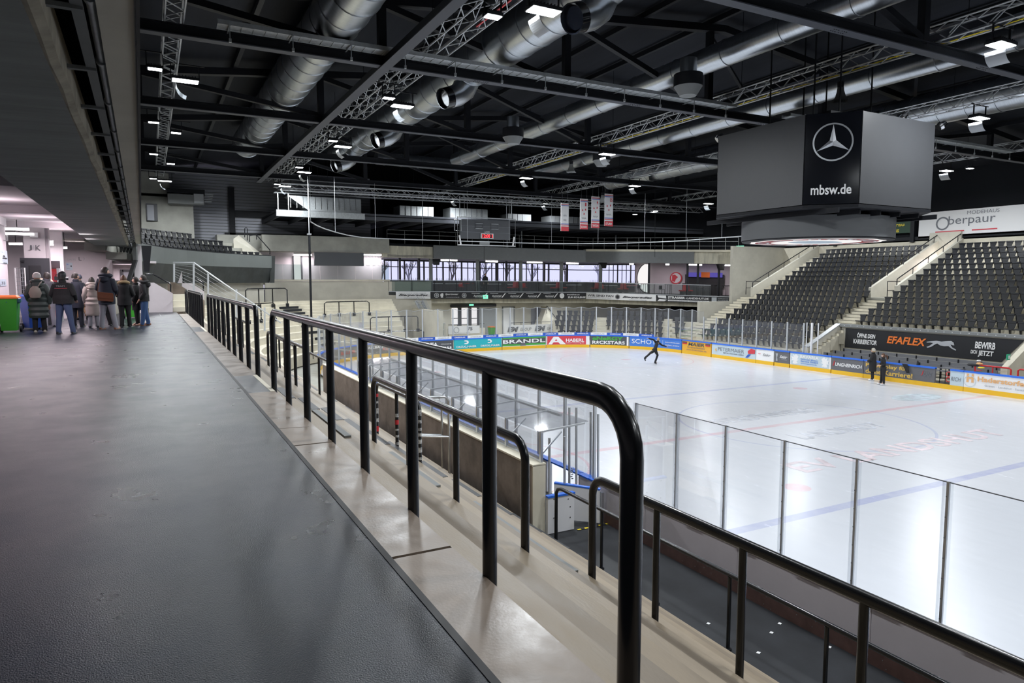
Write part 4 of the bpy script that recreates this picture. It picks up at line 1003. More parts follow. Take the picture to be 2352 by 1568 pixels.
board(1635, 1736, 'pale blue advertising board with a red glove shape', 'ad_sky', [('t', 'text_grey', 'PETERMAIER', .15, .42, .60, .34, 0, 0), ('t', 'text_grey', 'METALLTECHNIK GMBH', .28, .20, .46, .12), ('p', 'crimson', [(.84, .45), (.98, .5), (.99, .85), (.90, .95), (.83, .7)]), ('p', 'blue', [(.78, .08), (.84, .10), (.90, .42), (.84, .40)]), ('p', 'ad_yellow', [(.09, .4), (.13, .35), (.11, .5), (.12, .62), (.09, .55)])])
board(1737, 1777, 'white advertising board with small dark signature', 'ad_white', [('t', 'text_grey', 'Sabir', .38, .42, .46, .24, .4, 0), ('t', 'crimson', '~', .12, .55, .14, .08)])
board(1779, 1813, 'dark advertising board with white signature and trophy', 'ad_grey', [('t', 'ad_white', 'Sabir', .36, .42, .52, .26, .4, .02), ('p', 'text_silver', [(.1, .15), (.24, .15), (.20, .45), (.26, .8), (.08, .8), (.14, .45)]), ('t', 'text_silver', 'immobilien', .5, .28, .36, .08)])
board(1815, 1908, 'blue and white advertising board with two white lions', 'ad_white', [('r', 'ad_sky', .02, .03, .96, .97), ('p', 'ad_white', sc(lion, .03, .08, .2, .84)), ('p', 'ad_white', [(1 - .03 - a, e) for a, e in sc(lion, .0, .08, .2, .84)]), ('t', 'ad_white', 'BAVARIA', .26, .64, .46, .26, 0, .04), ('t', 'ad_blue', 'Schleusen Bauten', .28, .50, .42, .11), ('t', 'ad_blue', 'Service GmbH', .28, .32, .42, .14), ('t', 'ad_blue', 'www.bavaria.de', .28, .16, .4, .09)])
board(1910, 1983, 'dark advertising board with a red initial, beside the lion board', 'ad_grey', [('t', 'ad_white', 'UNGHEINRICH', .12, .34, .84, .28, .2, .03), ('t', 'red', 'J', .04, .34, .07, .40, .2, .03)])
board(1984, 2147, 'grey career slogan board in gold letters behind the two skaters', 'ad_grey', [('t', 'gold', 'Powerplay für', .03, .52, .62, .36, 0, .03), ('t', 'gold', 'deine Karriere!', .03, .10, .68, .36, 0, .03), ('t', 'red', 'J', .82, .42, .035, .36, .2, .0), ('t', 'text_grey', 'UN', .86, .42, .10, .28, .2, 0)])
board(2182, 2213, 'short pale grey board just past the rink opening', 'ad_sky', [('t', 'text_grey', 'RICH', .08, .30, .74, .28, .2, 0)])
board(2214, 2352, 'white advertising board with tan letters and a large tan H', 'ad_white', [('p', 'tan', [(.04, .35), (.075, .35), (.075, .58), (.115, .58), (.115, .35), (.15, .35), (.15, .92), (.115, .92), (.115, .70), (.075, .70), (.075, .92), (.04, .92)]), ('o', 'ad_sky', .095, .42, .34, .38), ('t', 'tan', 'Haderstorfer', .21, .48, .72, .34, 0, .03), ('t', 'text_silver', 'Gräten · Landshut · Sanitär', .32, .20, .58, .12)])
s0 = s_of(2214) + (s_of(2352) - s_of(2214)) * 1.15
b = MB(); b.box(X1, X1 + .12, YS, rink(s0)[0].y - .01, ICE, CAPZ); struct('wall_boards_far', b, 'board_white')
b = MB(); b.box(X1 - .02, X1 + .14, YS, rink(s0)[0].y - .01, CAPZ, CAPZ + .03); struct('trim_boards_far', b, 'cap_blue')
# dark opening with red curls between the boards
s0, s1 = s_of(2147), s_of(2182)
t = thing('board_opening', 'dark opening in the boards with a table frame behind it', 'opening', rink(s0)[0] + Vector((0, 0, ICE)))
b = MB(); strip(b, s0, s1, ICE, KZ, -.10, .008); b.build('kick_plate', 'kick_yellow', t)
b = MB(); strip(b, s0, s1, KZ - .1, CAPZ - .35, -1.7, -1.6); b.build('dark_backing', 'ad_black', t)
b = MB(); F = S(s1 - .34, KZ)
for e in (.22, .50): put_ring(b, F, .12, e, .09, .13, -.25, 14)
b.build('red_hoops', 'red', t)
p = rink((s0 + s1) / 2)[0]
t = thing('scorer_table', 'small dark steel table behind the opening in the boards', 'table', (p.x + .8, p.y, BFLOOR))
b = MB(); b.box(p.x + .5, p.x + 1.1, p.y - .5, p.y + .5, -2.98, -2.94); b.build('tabletop', 'ad_grey', t)
for a, e in ((.55, -.45), (1.05, -.45), (.55, .45), (1.05, .45)):
    b = MB(); b.tube((p.x + a, p.y + e, BFLOOR), (p.x + a, p.y + e, -2.98), .02, 6); b.build('leg', 'steel_dark', t, True)
# sponsor strips above the end boards
sa = s_of(885, -2.8); sb = s_of(1502, -2.8); n = 17
for i in range(n):
    a, c_ = sa + (sb - sa) * i / n, sa + (sb - sa) * (i + 1) / n
    blue_ = i % 2 == 0
    t = thing('sponsor_strip', ('blue' if blue_ else 'white') + ' sponsor strip at the foot of the end shield, ' + ordw(i) + ' from the corner', 'sponsor strip', rink(a)[0] + Vector((0, 0, CAPZ)), 'sponsor strips under the end shield')
    b = MB(); strip(b, a + .01, c_ - .01, CAPZ + .02, CAPZ + .23, -.02, .0); b.build('panel', 'blue' if blue_ else 'ad_white', t)
    b = MB(); put_text(b, S(a, CAPZ + .05), 'ONESOLAR', (c_ - a) * (.18), .03, (c_ - a) * .68, .09, shear=.15, bold=.03, d=.012); b.build('lettering', 'ad_white' if blue_ else 'text_silver', t)

# shield round the far end
t = thing('rink_shield', 'clear shield with white stanchions round the end boards', 'rink shield', (20, YE, CAPZ))
s = _L1 + .6; k = 0; sR = s_of(1612, -2.9); sE = s_of(1845, -2.9); tops = []
while s < sE:
    zt = -.62 if s < sR else -1.08
    p, q = rink(s); w_ = q.cross(Vector((0, 0, 1))) * .045
    b = MB(); c0 = p - q * .06; b.obox(c0 + Vector((0, 0, (CAPZ + .04 + zt) / 2)), w_, q * .03, (0, 0, (zt - CAPZ - .04) / 2)); b.build('stanchion', 'alu_white', t)
    p2, q2 = rink(s + 1.22)
    if s + 1.22 < sE: b = MB(); b.hexa([p - q * .06 + Vector((0, 0, CAPZ + .02)), p2 - q2 * .06 + Vector((0, 0, CAPZ + .02)), p2 - q2 * .048 + Vector((0, 0, CAPZ + .02)), p - q * .048 + Vector((0, 0, CAPZ + .02)), p - q * .06 + Vector((0, 0, zt - .08)), p2 - q2 * .06 + Vector((0, 0, zt - .08)), p2 - q2 * .048 + Vector((0, 0, zt - .08)), p - q * .048 + Vector((0, 0, zt - .08))]); b.build('pane', 'glass_shield', t)
    if s < sR: tops.append(p - q * .06 + Vector((0, 0, zt))); mid, qm = rink(s + .6); tops.append(mid - qm * .06 + Vector((0, 0, zt - .13)))
    s += 1.22
b = MB(); b.path(tops, .014, n=4); tag(b.build('sagging_net_rope', 'text_silver'), 'sagging grey net cord strung along the end shield tops', 'cord')
for i, u in enumerate((1846, 1855, 1867)):
    sx_ = s_of(u, -2.9); p, q = rink(sx_); b = MB(); b.tube(p - q * (.2 + .1 * i) + Vector((0, 0, CAPZ + .02)), p - q * (.2 + .1 * i) + Vector((0, 0, -1.05)), (.03, .07, .035)[i], 8)
    tag(b.build('shield_post', 'white', smooth=True), ['thin white post where the far shield stops', 'thick white post where the far shield stops', 'last thin white post beside the concrete ramp wall'][i], 'post', 'white posts ending the far shield')
# ------------------------------------------------------------------ far end: balcony bar and everything round it
def atSeg(u, v, A, B):
    n = Vector((-(B - A).y, (B - A).x, 0)); r = _ray(u, v); k = (A - EYE).dot(n) / r.dot(n); return EYE + r * k
BA = Vector((18.1, 57.0, 0)); BB = atY(1346, 672, 55.6); BB.z = 0; BC = atY(1692, 680, 44.5); BC.z = 0
dirL = (BB - BA).normalized(); dirR = (BC - BB).normalized(); nL = Vector((dirL.y, -dirL.x, 0)); nR = Vector((dirR.y, -dirR.x, 0))
ZA, ZB_, ZC_ = .56, .34, .02
def Bp(s, d=0, z=0):
    """plan point along the balcony edge (s<1 first side, 1..2 second), d metres back from the edge"""
    bis = (nL + nR).normalized() / max(.3, (nL + nR).normalized().dot(nL))
    if s <= 1: p = BA.lerp(BB, s); back = nL.lerp(bis, s) if False else (nL if s < 1 else bis); zz = ZA + (ZB_ - ZA) * s
    else: p = BB.lerp(BC, s - 1); back = nR; zz = ZB_ + (ZC_ - ZB_) * (s - 1)
    if s == 1: back = bis
    q = p - back * d; return Vector((q.x, q.y, zz + z))
def Su(u, z=0.3):
    lo, hi = 0.0, 2.0
    for _ in range(40):
        m = (lo + hi) / 2
        if proj_u(Bp(m, 0, z)) < u: lo = m
        else: hi = m
    return (lo + hi) / 2
def Sd(u, d, z=0.3):
    lo, hi = -.6, 2.6
    for _ in range(40):
        m = (lo + hi) / 2
        if proj_u(Bp(m, d, z)) < u: lo = m
        else: hi = m
    return (lo + hi) / 2
def blk(b, s0, s1, d0, d1, z0, z1):
    for a, c_ in ([(s0, s1)] if not (s0 < 1 < s1) else [(s0, 1), (1, s1)]):
        b.hexa([Bp(a, d0, z0), Bp(c_, d0, z0), Bp(c_, d1, z0), Bp(a, d1, z0), Bp(a, d0, z1), Bp(c_, d0, z1), Bp(c_, d1, z1), Bp(a, d1, z1)])
b = MB(); blk(b, 0, 2, .0, 9, -.28, -.0); struct('floor_balcony', b, 'fascia_dark')
b = MB(); blk(b, 0, 2, .5, 1.0, -1.0, -.28); struct('trim_balcony_beam', b, 'concrete_board')
b = MB(); blk(b, 0, 2, -.03, .02, -.02, .06); struct('trim_balcony_edge', b, 'alu_white')
b = MB(); blk(b, Su(997), Su(1592), .0, .5, 2.95, 4.1); struct('trim_balcony_fascia', b, 'band_grey')
b = MB(); blk(b, -.02, Su(998), .3, .8, 2.95, 3.95); blk(b, Su(1592), 2, .1, .6, 2.95, 4.0); struct('trim_balcony_concrete', b, 'concrete_board')
b = MB(); blk(b, Su(1345), 2, -.08, .5, 4.0, 4.2); struct('trim_balcony_top', b, 'concrete_far')
b = MB(); blk(b, 0, 2, .3, 9, 3.0, 3.2); struct('ceiling_balcony', b, 'concourse_paint')
b = MB(); blk(b, 0, 2, .2, 9, 3.95, 4.15); struct('floor_gallery', b, 'black_matt')
b = MB(); blk(b, 0, 2, 8.9, 9.1, 4.1, 9.5); struct('wall_gallery', b, 'black_matt')
# window wall at the back of the bar
DW = 7.2; w0, w1 = Sd(884, DW), Sd(1458, DW)
b = MB(); blk(b, w0, w1, DW, DW + .2, 0, .95); blk(b, w0, w1, DW, DW + .2, 2.92, 3.1); struct('wall_bar_sill', b, 'door_dark')
b = MB(); blk(b, w1, 2, DW, DW + .2, 0, 3.1); struct('wall_bar', b, 'concourse_paint')
totalL = (BB - BA).length
n = 34; t = thing('window_wall', 'long black framed window wall at the back of the balcony bar', 'window')
t['kind'] = 'structure'; t.name = 'window_1'; ORG['window_1'] = Vector()
for i in range(n + 1):
    s = w0 + (w1 - w0) * i / n; th = .13 if i % 3 == 0 else .05
    ds = th / totalL / 2
    b = MB(); blk(b, s - ds, s + ds, DW - .05, DW + .12, .0 if i % 3 == 0 else .9, 2.95); b.build('mullion', 'door_dark', t)
b = MB(); blk(b, w0, w1, DW - .02, DW + .1, 2.28, 2.36); blk(b, w0, w1, DW - .02, DW + .1, 2.86, 2.95); blk(b, w0, w1, DW - .02, DW + .1, .9, 1.0); b.build('transom', 'door_dark', t)
b = MB(); blk(b, w0, w1, DW + .05, DW + .06, .95, 2.9); b.build('pane', 'glass_window', t)
# snowy bank and bare trees outside
b = MB(); b.box(5, 62, 73, 90, -1, .6); struct('ground_outside', b, 'white')
mat('bark', (.35, .33, .33), .9); mat('snow_bark', (.65, .65, .7), .9)
random.seed(3)
for i in range(9):
    b = MB()
    def br(p, d, L, r, k):
        q = p + d * L; b.bar(p, q, r, r)
        if k:
            for _ in range(3): br(p + d * L * random.uniform(.5, 1), (d + Vector((random.uniform(-.7, .7), random.uniform(-.3, .3), random.uniform(-.1, .6)))).normalized(), L * .66, r * .6, k - 1)
    br(Vector((18 + i * 4.6 + random.uniform(-1, 1), 78 + random.uniform(-2, 2), .5)), Vector((0, 0, 1)), 1.7, .18, 4)
    tag(b.build('bare_tree', 'bark' if i % 2 else 'snow_bark'), 'bare winter tree outside the bar windows', 'tree', 'bare trees outside the windows')
# balustrade
t = thing('balustrade', 'glass balustrade with white handrail along the balcony bar', 'balustrade', Bp(0))
b = MB(); blk(b, 0, Su(1632), .02, .04, .02, 1.0); b.build('glass_panel', 'glass_balc', t)
b = MB(); blk(b, 0, Su(1632), .0, .06, 1.0, 1.05); b.build('handrail', 'alu_white', t)
for i in range(19):
    s = min(i / 9.5, Su(1630)); ds = .03 / totalL
    if i and s >= Su(1630) and (i - 1) / 9.5 >= Su(1630): break
    b = MB(); blk(b, s, s + ds, -.01, .06, 0, 1.0); b.build('post', 'steel_dark', t)
# columns
for i, u in enumerate((990, 1097, 1196, 1289, 1379)):
    p = Bp(Sd(u, .9), .9); b = MB(); b.lathe([(.17, 0), (.17, 3.0)], p, 18)
    tag(b.build('round_column', 'panel_grey', smooth=True), 'round grey column in the bar, ' + ordw(i) + ' from the recess wall', 'column', 'round grey columns of the bar')
for i, (u, d) in enumerate(((919, 1.5), (963, 1.5), (1140, 4), (1163, 2.5), (1250, 3.5), (1332, 3.9), (1490, .6), (1578, .6), (1602, .6), (1650, 1.2))):
    p = Bp(Sd(u, d), d); b = MB(); b.box(p.x - .09, p.x + .09, p.y - .06, p.y + .06, p.z, p.z + 2.96)
    tag(b.build('steel_post', 'door_dark'), 'slim black steel post in the bar, ' + ordw(i) + ' along the balcony', 'post', 'slim black posts of the bar')
for x_ in (22, 29, 36): area(None, (x_, 57.5, -.75 if x_ > 0 else 0), 2.4, .25, 90, LAMP_C, 'under_balcony_fill')  # fill added to brighten the wall under the slab, no fixtures
# tube lamps
for i, (u0, u1) in enumerate(((1013, 1031), (1034, 1050), (1116, 1143), (1211, 1245), (1301, 1335), (1446, 1455), (1529, 1537), (1577, 1612), (1664, 1692))):
    s0_, s1_ = Sd(u0, 1.6, 2.8), Sd(u1, 1.6, 2.8); p, q = Bp(s0_, 1.6, 2.86), Bp(s1_, 1.6, 2.86)
    t = thing('tube_lamp', 'white tube lamp on the bar ceiling, ' + ordw(i) + ' along the balcony', 'ceiling lamp', p, 'white tube lamps of the bar')
    b = MB(); b.bar(p, q, .14, .12); b.build('diffuser', 'lamp_tube', t)
    b = MB(); b.bar(p + Vector((0, 0, .09)), q + Vector((0, 0, .09)), .18, .06); b.build('housing', 'white', t)
for i in range(6):
    s_ = .15 + .33 * i; p = Bp(s_, 4.5, 2.9); o = area(None, p, 2.5, .6, 55, PINK, 'bar_light')
# speakers and screens under the ceiling
for i, (u, d, sx_) in enumerate(((1001, .9, .45), (1384, .9, .5), (1655, 1.0, .45))):
    p = Bp(Sd(u, d), d, 2.5); b = MB(); b.hexa([p + Vector(v_) for v_ in ((-.1, 0, -.1), (sx_ * .8, 0, -.1), (sx_ * .8, .3, -.1), (-.1, .3, -.1), (-.35, 0, .45), (sx_, 0, .45), (sx_, .3, .45), (-.35, .3, .45))])
    tag(b.build('ceiling_speaker', 'ad_black'), ['black speaker box under the bar ceiling beside the first column', 'black speaker box under the bar ceiling beside the last column', 'black tilted screen under the ceiling before the menu boards'][i], 'speaker', 'black boxes under the bar ceiling')
# bar furniture
def tbl(u, d, top='white', lab=''):
    p = Bp(Sd(u, d), d); t = thing('bar_table', lab, 'table', p, 'tables in the balcony bar')
    b = MB(); b.box(p.x - .7, p.x + .7, p.y - .35, p.y + .35, p.z + .72, p.z + .76); b.build('tabletop', top, t)
    for s_ in (-.45, .45):
        b = MB(); b.tube(p + Vector((s_, 0, 0)), p + Vector((s_, 0, .72)), .035, 6); b.box(p.x + s_ - .2, p.x + s_ + .2, p.y - .2, p.y + .2, p.z, p.z + .03); b.build('leg', 'furn_black', t)
    return p
def chair(p, up, lab, c_='furn_red'):
    t = thing('bar_chair', lab, 'chair', p, 'black framed bar chairs'); k = -1 if up else 1; z0_ = p.z + (.76 + .47 if up else 0)
    Z = lambda z: (p.z + .77 + (.47 - z)) if up else p.z + z
    b = MB(); b.box(p.x - .2, p.x + .2, p.y - .2, p.y + .2, min(Z(.43), Z(.47)), max(Z(.43), Z(.47))); b.build('seat', c_, t)
    for a in (-.18, .18):
        for e in (-.18, .18):
            b = MB(); b.tube((p.x + a, p.y + e, Z(0)), (p.x + a, p.y + e, Z(.43)), .014, 5); b.build('leg', 'furn_black', t)
    if not up: b = MB(); b.box(p.x - .2, p.x + .2, p.y + .18, p.y + .21, Z(.5), Z(.85)); b.build('backrest', c_, t)
us = [942, 998, 1042, 1082, 1132, 1176, 1222, 1271, 1318, 1350, 1400, 1452, 1610]
for i, u in enumerate(us):
    p = tbl(u, 3.2 if i % 2 else 2.2, 'white' if i % 3 else 'furn_black', 'bar table, ' + ordw(i) + ' along the balcony from the recess')
    for k, a in enumerate((-.42, .42)):
        chair(p + Vector((a, 0, 0)), True, 'chair stood upside down on the ' + ordw(i) + ' bar table, its ' + ('near' if k else 'other') + ' end', 'furn_black' if i not in (0, 3, 11) else 'furn_red')
for i, u in enumerate((1060, 1110, 1158, 1205, 1240, 1300, 1385, 1470, 1520)):
    p = Bp(Sd(u, 2.75), 2.75); chair(p, False, 'low bar chair standing on the balcony floor, ' + ordw(i) + ' along', 'furn_black' if i % 3 else 'furn_red')
for i, (u, w_) in enumerate(((1184, 1.5), (1283, 1.6), (1372, 1.1), (1431, .9), (1575, 1.2))):
    p = Bp(Sd(u, 1.5), 1.5); t = thing('red_bench', 'red upholstered bench seat behind the balustrade, ' + ordw(i) + ' along', 'bench', p, 'red bench seats of the bar')
    b = MB(); b.box(p.x - w_ / 2, p.x + w_ / 2, p.y - .3, p.y + .3, p.z + .40, p.z + .50); b.build('seat', 'furn_red', t)
    b = MB(); b.prism([(p.x - .16, p.y - .3, p.z + .5), (p.x + .22, p.y - .3, p.z + .5), (p.x + .12, p.y - .3, p.z + .98), (p.x - .08, p.y - .3, p.z + .98)], (0, .6, 0)); b.build('backrest', 'furn_red', t)
    for a in (-1, 1):
        b = MB(); b.box(p.x + a * w_ * .4 - .03, p.x + a * w_ * .4 + .03, p.y - .25, p.y + .25, p.z, p.z + .4); b.build('leg', 'furn_black', t)
# round window, wall logo and counter of the bar
Fb = lambda u, dz=0: None
p = Bp(Sd(1488, DW - .1), DW - .1, 1.55)
uxr = dirR; Fw = plane_frame(p, dirR)
t = thing('round_window', 'big half-round bright window in the lilac bar wall', 'window', p)
b = MB(); put_poly(b, Fw, [(0, -1.5)] + circ(0, 0, 1.1, 1.5, n=24, a0=PI * 1.5, a1=PI * .5)[::1] + [(0, 1.5)], .05); b.build('pane', 'backlit', t)
b = MB(); b.path([Fw(x, y, .06) for x, y in circ(0, 0, 1.15, 1.55, n=24, a0=PI * 1.5, a1=PI * .5)], .05, n=5); b.build('frame', 'door_dark', t)
p = Bp(Sd(1552, DW - .1), DW - .1, 1.6); Fw = plane_frame(p, dirR)
t = thing('wall_emblem', 'round red and white emblem painted on the bar wall', 'emblem', p)
b = MB(); put_ring(b, Fw, 0, 0, .50, .62, .03); put_poly(b, Fw, [(-.4, -.3), (-.1, -.4), (0, -.1), (.2, .1), (-.1, .35), (-.4, .3)], .03); b.build('red_print', 'crimson', t)
b = MB(); put_poly(b, Fw, circ(0, 0, .5), .02); b.build('white_print', 'white', t)
s0_, s1_ = Sd(1570, 6.2), Sd(1660, 6.2)
t = thing('bar_counter', 'black bar counter under lit blue menu screens', 'bar counter', Bp(s0_, 6))
b = MB(); blk(b, s0_, s1_, 5.4, 6.0, 0, 1.1); b.build('counter', 'furn_black', t)
b = MB(); blk(b, s0_, s1_, 6.9, 7.1, .8, 2.0); b.build('back_panel', 'furn_black', t)
b = MB(); blk(b, s0_ + .01, s1_ - .01, 6.7, 6.8, 1.75, 2.2); b.build('menu_screen', 'screen_glow', t)
sm = (s0_ + s1_) / 2; b = MB(); blk(b, sm - .02, sm + .04, 6.6, 6.68, 1.72, 2.25); b.build('orange_sheet', 'orange', t)
for i, u in enumerate((1480, 1535, 1642, 1668)):
    p = Bp(Sd(u, 1.8), 1.8); t = thing('bar_stool', 'tall black bar stool near the menu boards, ' + ordw(i) + ' along', 'stool', p, 'tall black stools')
    b = MB(); b.box(p.x - .3, p.x + .3, p.y - .2, p.y + .2, p.z + .95, p.z + 1.02); b.build('seat', 'furn_black' if i else 'furn_red', t)
    for a in (-.27, .27):
        for e in (-.17, .17): b = MB(); b.tube(p + Vector((a, e, 0)), p + Vector((a * .9, e, .95)), .02, 5); b.build('leg', 'furn_black', t)
t = thing('pushchair', 'dark folded pushchair beside the person on the balcony', 'pushchair', Bp(Sd(1100, 1.3), 1.3)); p = Bp(Sd(1100, 1.3), 1.3)
b = MB(); b.path([p + Vector((.5, 0, 1.05)), p + Vector((.2, 0, .7)), p + Vector((-.3, 0, .15))], .02, n=6); b.path([p + Vector((-.3, 0, .95)), p + Vector((.4, 0, .15))], .02, n=6); b.build('frame', 'furn_black', t)
b = MB(); b.prism([p + Vector(v_) for v_ in ((-.5, -.2, .95), (.1, -.2, .6), (.25, -.2, .35), (-.35, -.2, .5))], (0, .4, 0)); b.build('hood', 'ad_dark', t)
for a in (-.32, .38):
    b = MB(); b.lathe([(.13, -.03), (.13, .03)], p + Vector((a, 0, .13)), 12, ax=(0, 1, 0)); b.build('wheel', 'furn_black', t, True)
# gallery rail above the fascia
t = thing('gallery_rail', 'thin dark railing of the technical gallery above the bar', 'railing', Bp(0, .3, 4.15))
for z in (4.55, 4.95, 5.3):
    b = MB()
    for a, c_ in ((0, 1), (1, 2)): b.bar(Bp(a, .3, z), Bp(c_, .3, z), .03, .03)
    b.build('rail', 'panel_grey', t)
for i in range(26):
    s = i / 12.5; b = MB(); b.tube(Bp(min(s, 2), .3, 4.15), Bp(min(s, 2), .3, 5.3), .02, 5); b.build('post', 'panel_grey', t)
for i, (u, y_) in enumerate(((1697, 564), (1085, 0))[:1]):
    p = Bp(Su(1690), .2, 4.45); Fw = plane_frame(p, dirR); t = thing('exit_sign', 'lit green exit sign above the end of the balcony', 'exit sign', p, 'green exit signs')
    b = MB(); put_rect(b, Fw, -.1, -.12, .55, .12, .02); b.build('panel', 'exit_green', t)
    b = MB(); put_poly(b, Fw, [(.3, -.02), (.42, -.02), (.42, -.06), (.5, 0), (.42, .06), (.42, .02), (.3, .02)], .03); put_poly(b, Fw, [(.05, -.08), (.1, -.02), (.08, .06), (.14, .06), (.17, -.02), (.12, -.08)], .03); b.build('symbol', 'white', t)
# advertising band on the balcony edge
def band(u0, u1, label, base, items):
    s0_, s1_ = Su(u0, -.1), Su(u1, -.1)
    p0 = Bp(s0_, -.05, -.60); p1 = Bp(s1_, -.05, -.60)
    L = (p1 - p0).length; ux = (p1 - p0).normalized(); F = plane_frame(p0, ux)
    t = thing('balcony_banner', label, 'banner', p0, 'advertising banners on the balcony edge')
    b = MB(); b.hexa([F(0, 0, -.03), F(L, 0, -.03), F(L, 0, 0), F(0, 0, 0), F(0, .60, -.03), F(L, .60, -.03), F(L, .60, 0), F(0, .60, 0)]); b.build('cloth', base, t)
    paint(t, F, L, .60, items)
band(909, 988, 'white script banner starting the balcony edge beside the recess wall', 'ad_white', [('t', 'ad_black', 'Bierparadies', .07, .30, .86, .40, .5, .03), ('t', 'text_grey', 'GETRÄNKE UND MEHR', .08, .78, .8, .10), ('t', 'text_grey', 'www.bierparadies.de', .22, .06, .55, .10)])
it = [('o', 'ad_white', .035, .5, .30, .36), ('o', 'ad_white', .20, .5, .30, .36), ('c', 'text_silver', .035, .5, .2), ('c', 'text_silver', .20, .5, .2), ('t', 'ad_white', 'Sportswear', .085, .48, .08, .34, .4, .02), ('t', 'ad_white', 'www.prime-shop.de', .09, .16, .08, .14, .2), ('p', 'ad_white', sc(lion, .055, .15, .022, .7)),
      ('c', 'ad_white', .832, .5, .42), ('t', 'ad_white', 'gasthaus', .865, .52, .09, .28, 0, .02), ('t', 'ad_white', 'ZUR SCHLEUSE', .872, .12, .125, .28, 0, .04)]
for i in range(5):
    x = .245 + .115 * i
    it += [('t', 'ad_white', 'hummel', x + .012, .30, .06, .30, .4, .01), ('p', 'ad_white', [(x, .82), (x + .05, .76), (x + .05, .82), (x, .88)]), ('p', 'ad_white', [(x + .07, .2), (x + .078, .2), (x + .10, .88), (x + .094, .88)]), ('t', 'text_silver', 'SPORT & MORE', x + .02, .12, .045, .10)]
band(988.5, 1345, 'long black banner with five repeated slanted logos on the balcony edge', 'ad_black', it)
band(1347, 1507, 'long white banner with round black emblem after the balcony bend', 'ad_white', [('t', 'ad_black', 'WIR SIND FAN', .02, .42, .38, .34, 0, .02), ('c', 'ad_black', .46, .5, .38), ('o', 'ad_white', .46, .5, .28, .31), ('t', 'ad_black', 'Bierparadies', .53, .30, .42, .38, .5, .03), ('t', 'text_grey', 'www.bierparadies.de', .62, .06, .25, .10), ('t', 'text_grey', 'gemeinsam für unser team', .03, .2, .34, .08)])
band(1508, 1632, 'black banner with white slash emblem and a white stripe', 'ad_black', [('p', 'ad_white', [(.02, .06), (.15, .06), (.20, .3), (.06, .4)]), ('p', 'ad_white', [(.04, .6), (.19, .5), (.18, .94), (.02, .94)]), ('t', 'ad_white', 'STRASSER', .22, .50, .32, .36, 0, .04), ('t', 'ad_white', '-LANDSHUT.DE', .55, .50, .42, .28, 0, .02), ('r', 'ad_white', .22, .12, .98, .32), ('t', 'ad_black', 'GARTEN FENSTER TREPPEN TÜREN', .25, .16, .68, .12)])
band(1633, 1681, 'small black banner at the stand end of the balcony edge', 'ad_black', [('r', 'text_silver', .04, .1, .28, .9), ('t', 'text_silver', 'FAHRRADHAUS', .34, .66, .5, .16), ('t', 'text_silver', 'BIKE-AUSSTELLUNG', .34, .42, .5, .14), ('t', 'text_silver', 'ERGOLDING LANDSHUT', .34, .16, .6, .14)])

# ------------------------------------------------------------------ wall under the balcony with doors
YW = 60.0
b = MB(); b.box(16.5, 52, YW, YW + .3, -4, .0); struct('wall_end', b, 'concrete_wall')
b = MB(); b.box(8.0, 22, 57.0, 57.3, -4, atY(895, 646, 57).z); struct('wall_end_left', b, 'concrete_wall')
o = atY(1000, 700, 57)
b = MB(); zl = atY(760, 645, 57).z; b.box(7.9, 18.2, 56.9, 57.4, zl - .02, zl + .12); struct('trim_end_ledge', b, 'concrete_far')
# lit recess above the ledge, behind glass
zt_, zb_ = atY(760, 579, 57.3).z, zl
b = MB(); b.box(7.5, 18.3, 59.6, 59.8, zl - .3, zt_ + 1); struct('wall_recess', b, 'concourse_paint')
b = MB(); b.box(7.9, 18.2, 56.95, 57.5, zt_, atY(760, 543, 57).z); b.box(7.9, 18.2, 57.4, 59.8, zt_ + .05, zt_ + .25); struct('wall_end_upper', b, 'concrete_grey')
b = MB(); b.box(7.5, 18.3, 57.3, 59.8, zl - .3, zl - .05); struct('floor_recess', b, 'concrete_grey')
t = thing('balustrade', 'glass balustrade before the lit recess at the far corner', 'balustrade', (8, 57, zl))
za = atY(760, 608, 57).z
for i in range(7):
    x0_ = 7.95 + i * 1.46; b = MB(); b.box(x0_, x0_ + 1.44, 57.0, 57.02, zl + .1, za); b.build('glass_panel', 'glass_balc', t)
p, q = atY(674, 588, 59.5), atY(695, 643, 59.5)
t = thing('slit_window', 'tall narrow bright window slit in the lit recess', 'window', p)
b = MB(); b.box(p.x, q.x - .12, 59.5, 59.58, q.z, p.z); b.build('pane', 'backlit', t)
b = MB(); b.box(q.x - .12, q.x, 59.4, 59.6, q.z, p.z); b.box(p.x - .06, p.x, 59.4, 59.6, q.z, p.z); b.build('frame', 'door_dark', t)
p, q = atY(721, 579, 56.85), atY(835, 611, 56.85)
b = MB(); b.box(p.x, q.x, 56.7, 56.95, q.z, p.z); tag(b.build('display_board', 'ad_dark'), 'long dark display panel hanging before the lit recess', 'display panel')
for i, (u0, u1) in enumerate(((675, 716), (836, 878))):
    p, q = atY(u0, 585, 59.0), atY(u1, 586, 59.0)
    t = thing('tube_lamp', ['pink-white tube lamp in the recess above the slit window', 'pink-white tube lamp in the recess above the sector letters'][i], 'ceiling lamp', p, 'tube lamps in the recess')
    b = MB(); b.box(p.x, q.x, 58.9, 59.1, p.z - .05, p.z + .05); b.build('diffuser', 'lamp_tube', t)
    b = MB(); b.box(p.x, q.x, 58.88, 59.12, p.z + .05, zt_ + .045); b.build('housing', 'white', t)
    area(t, ((p.x + q.x) / 2, 58.8, p.z - .12), q.x - p.x, .3, 90, PINK)
p = atY(840, 609, 59.55); F = plane_frame(p, (1, 0, 0)); b = MB(); put_text(b, F, 'EBENEN', 0, .65, 1.9, .38); put_text(b, F, 'G·L·M·V', 0, 0, 2.1, .42)
tag(b.build('wall_lettering', 'text_silver'), 'faint grey sector letters painted on the lit recess wall', 'wall lettering')
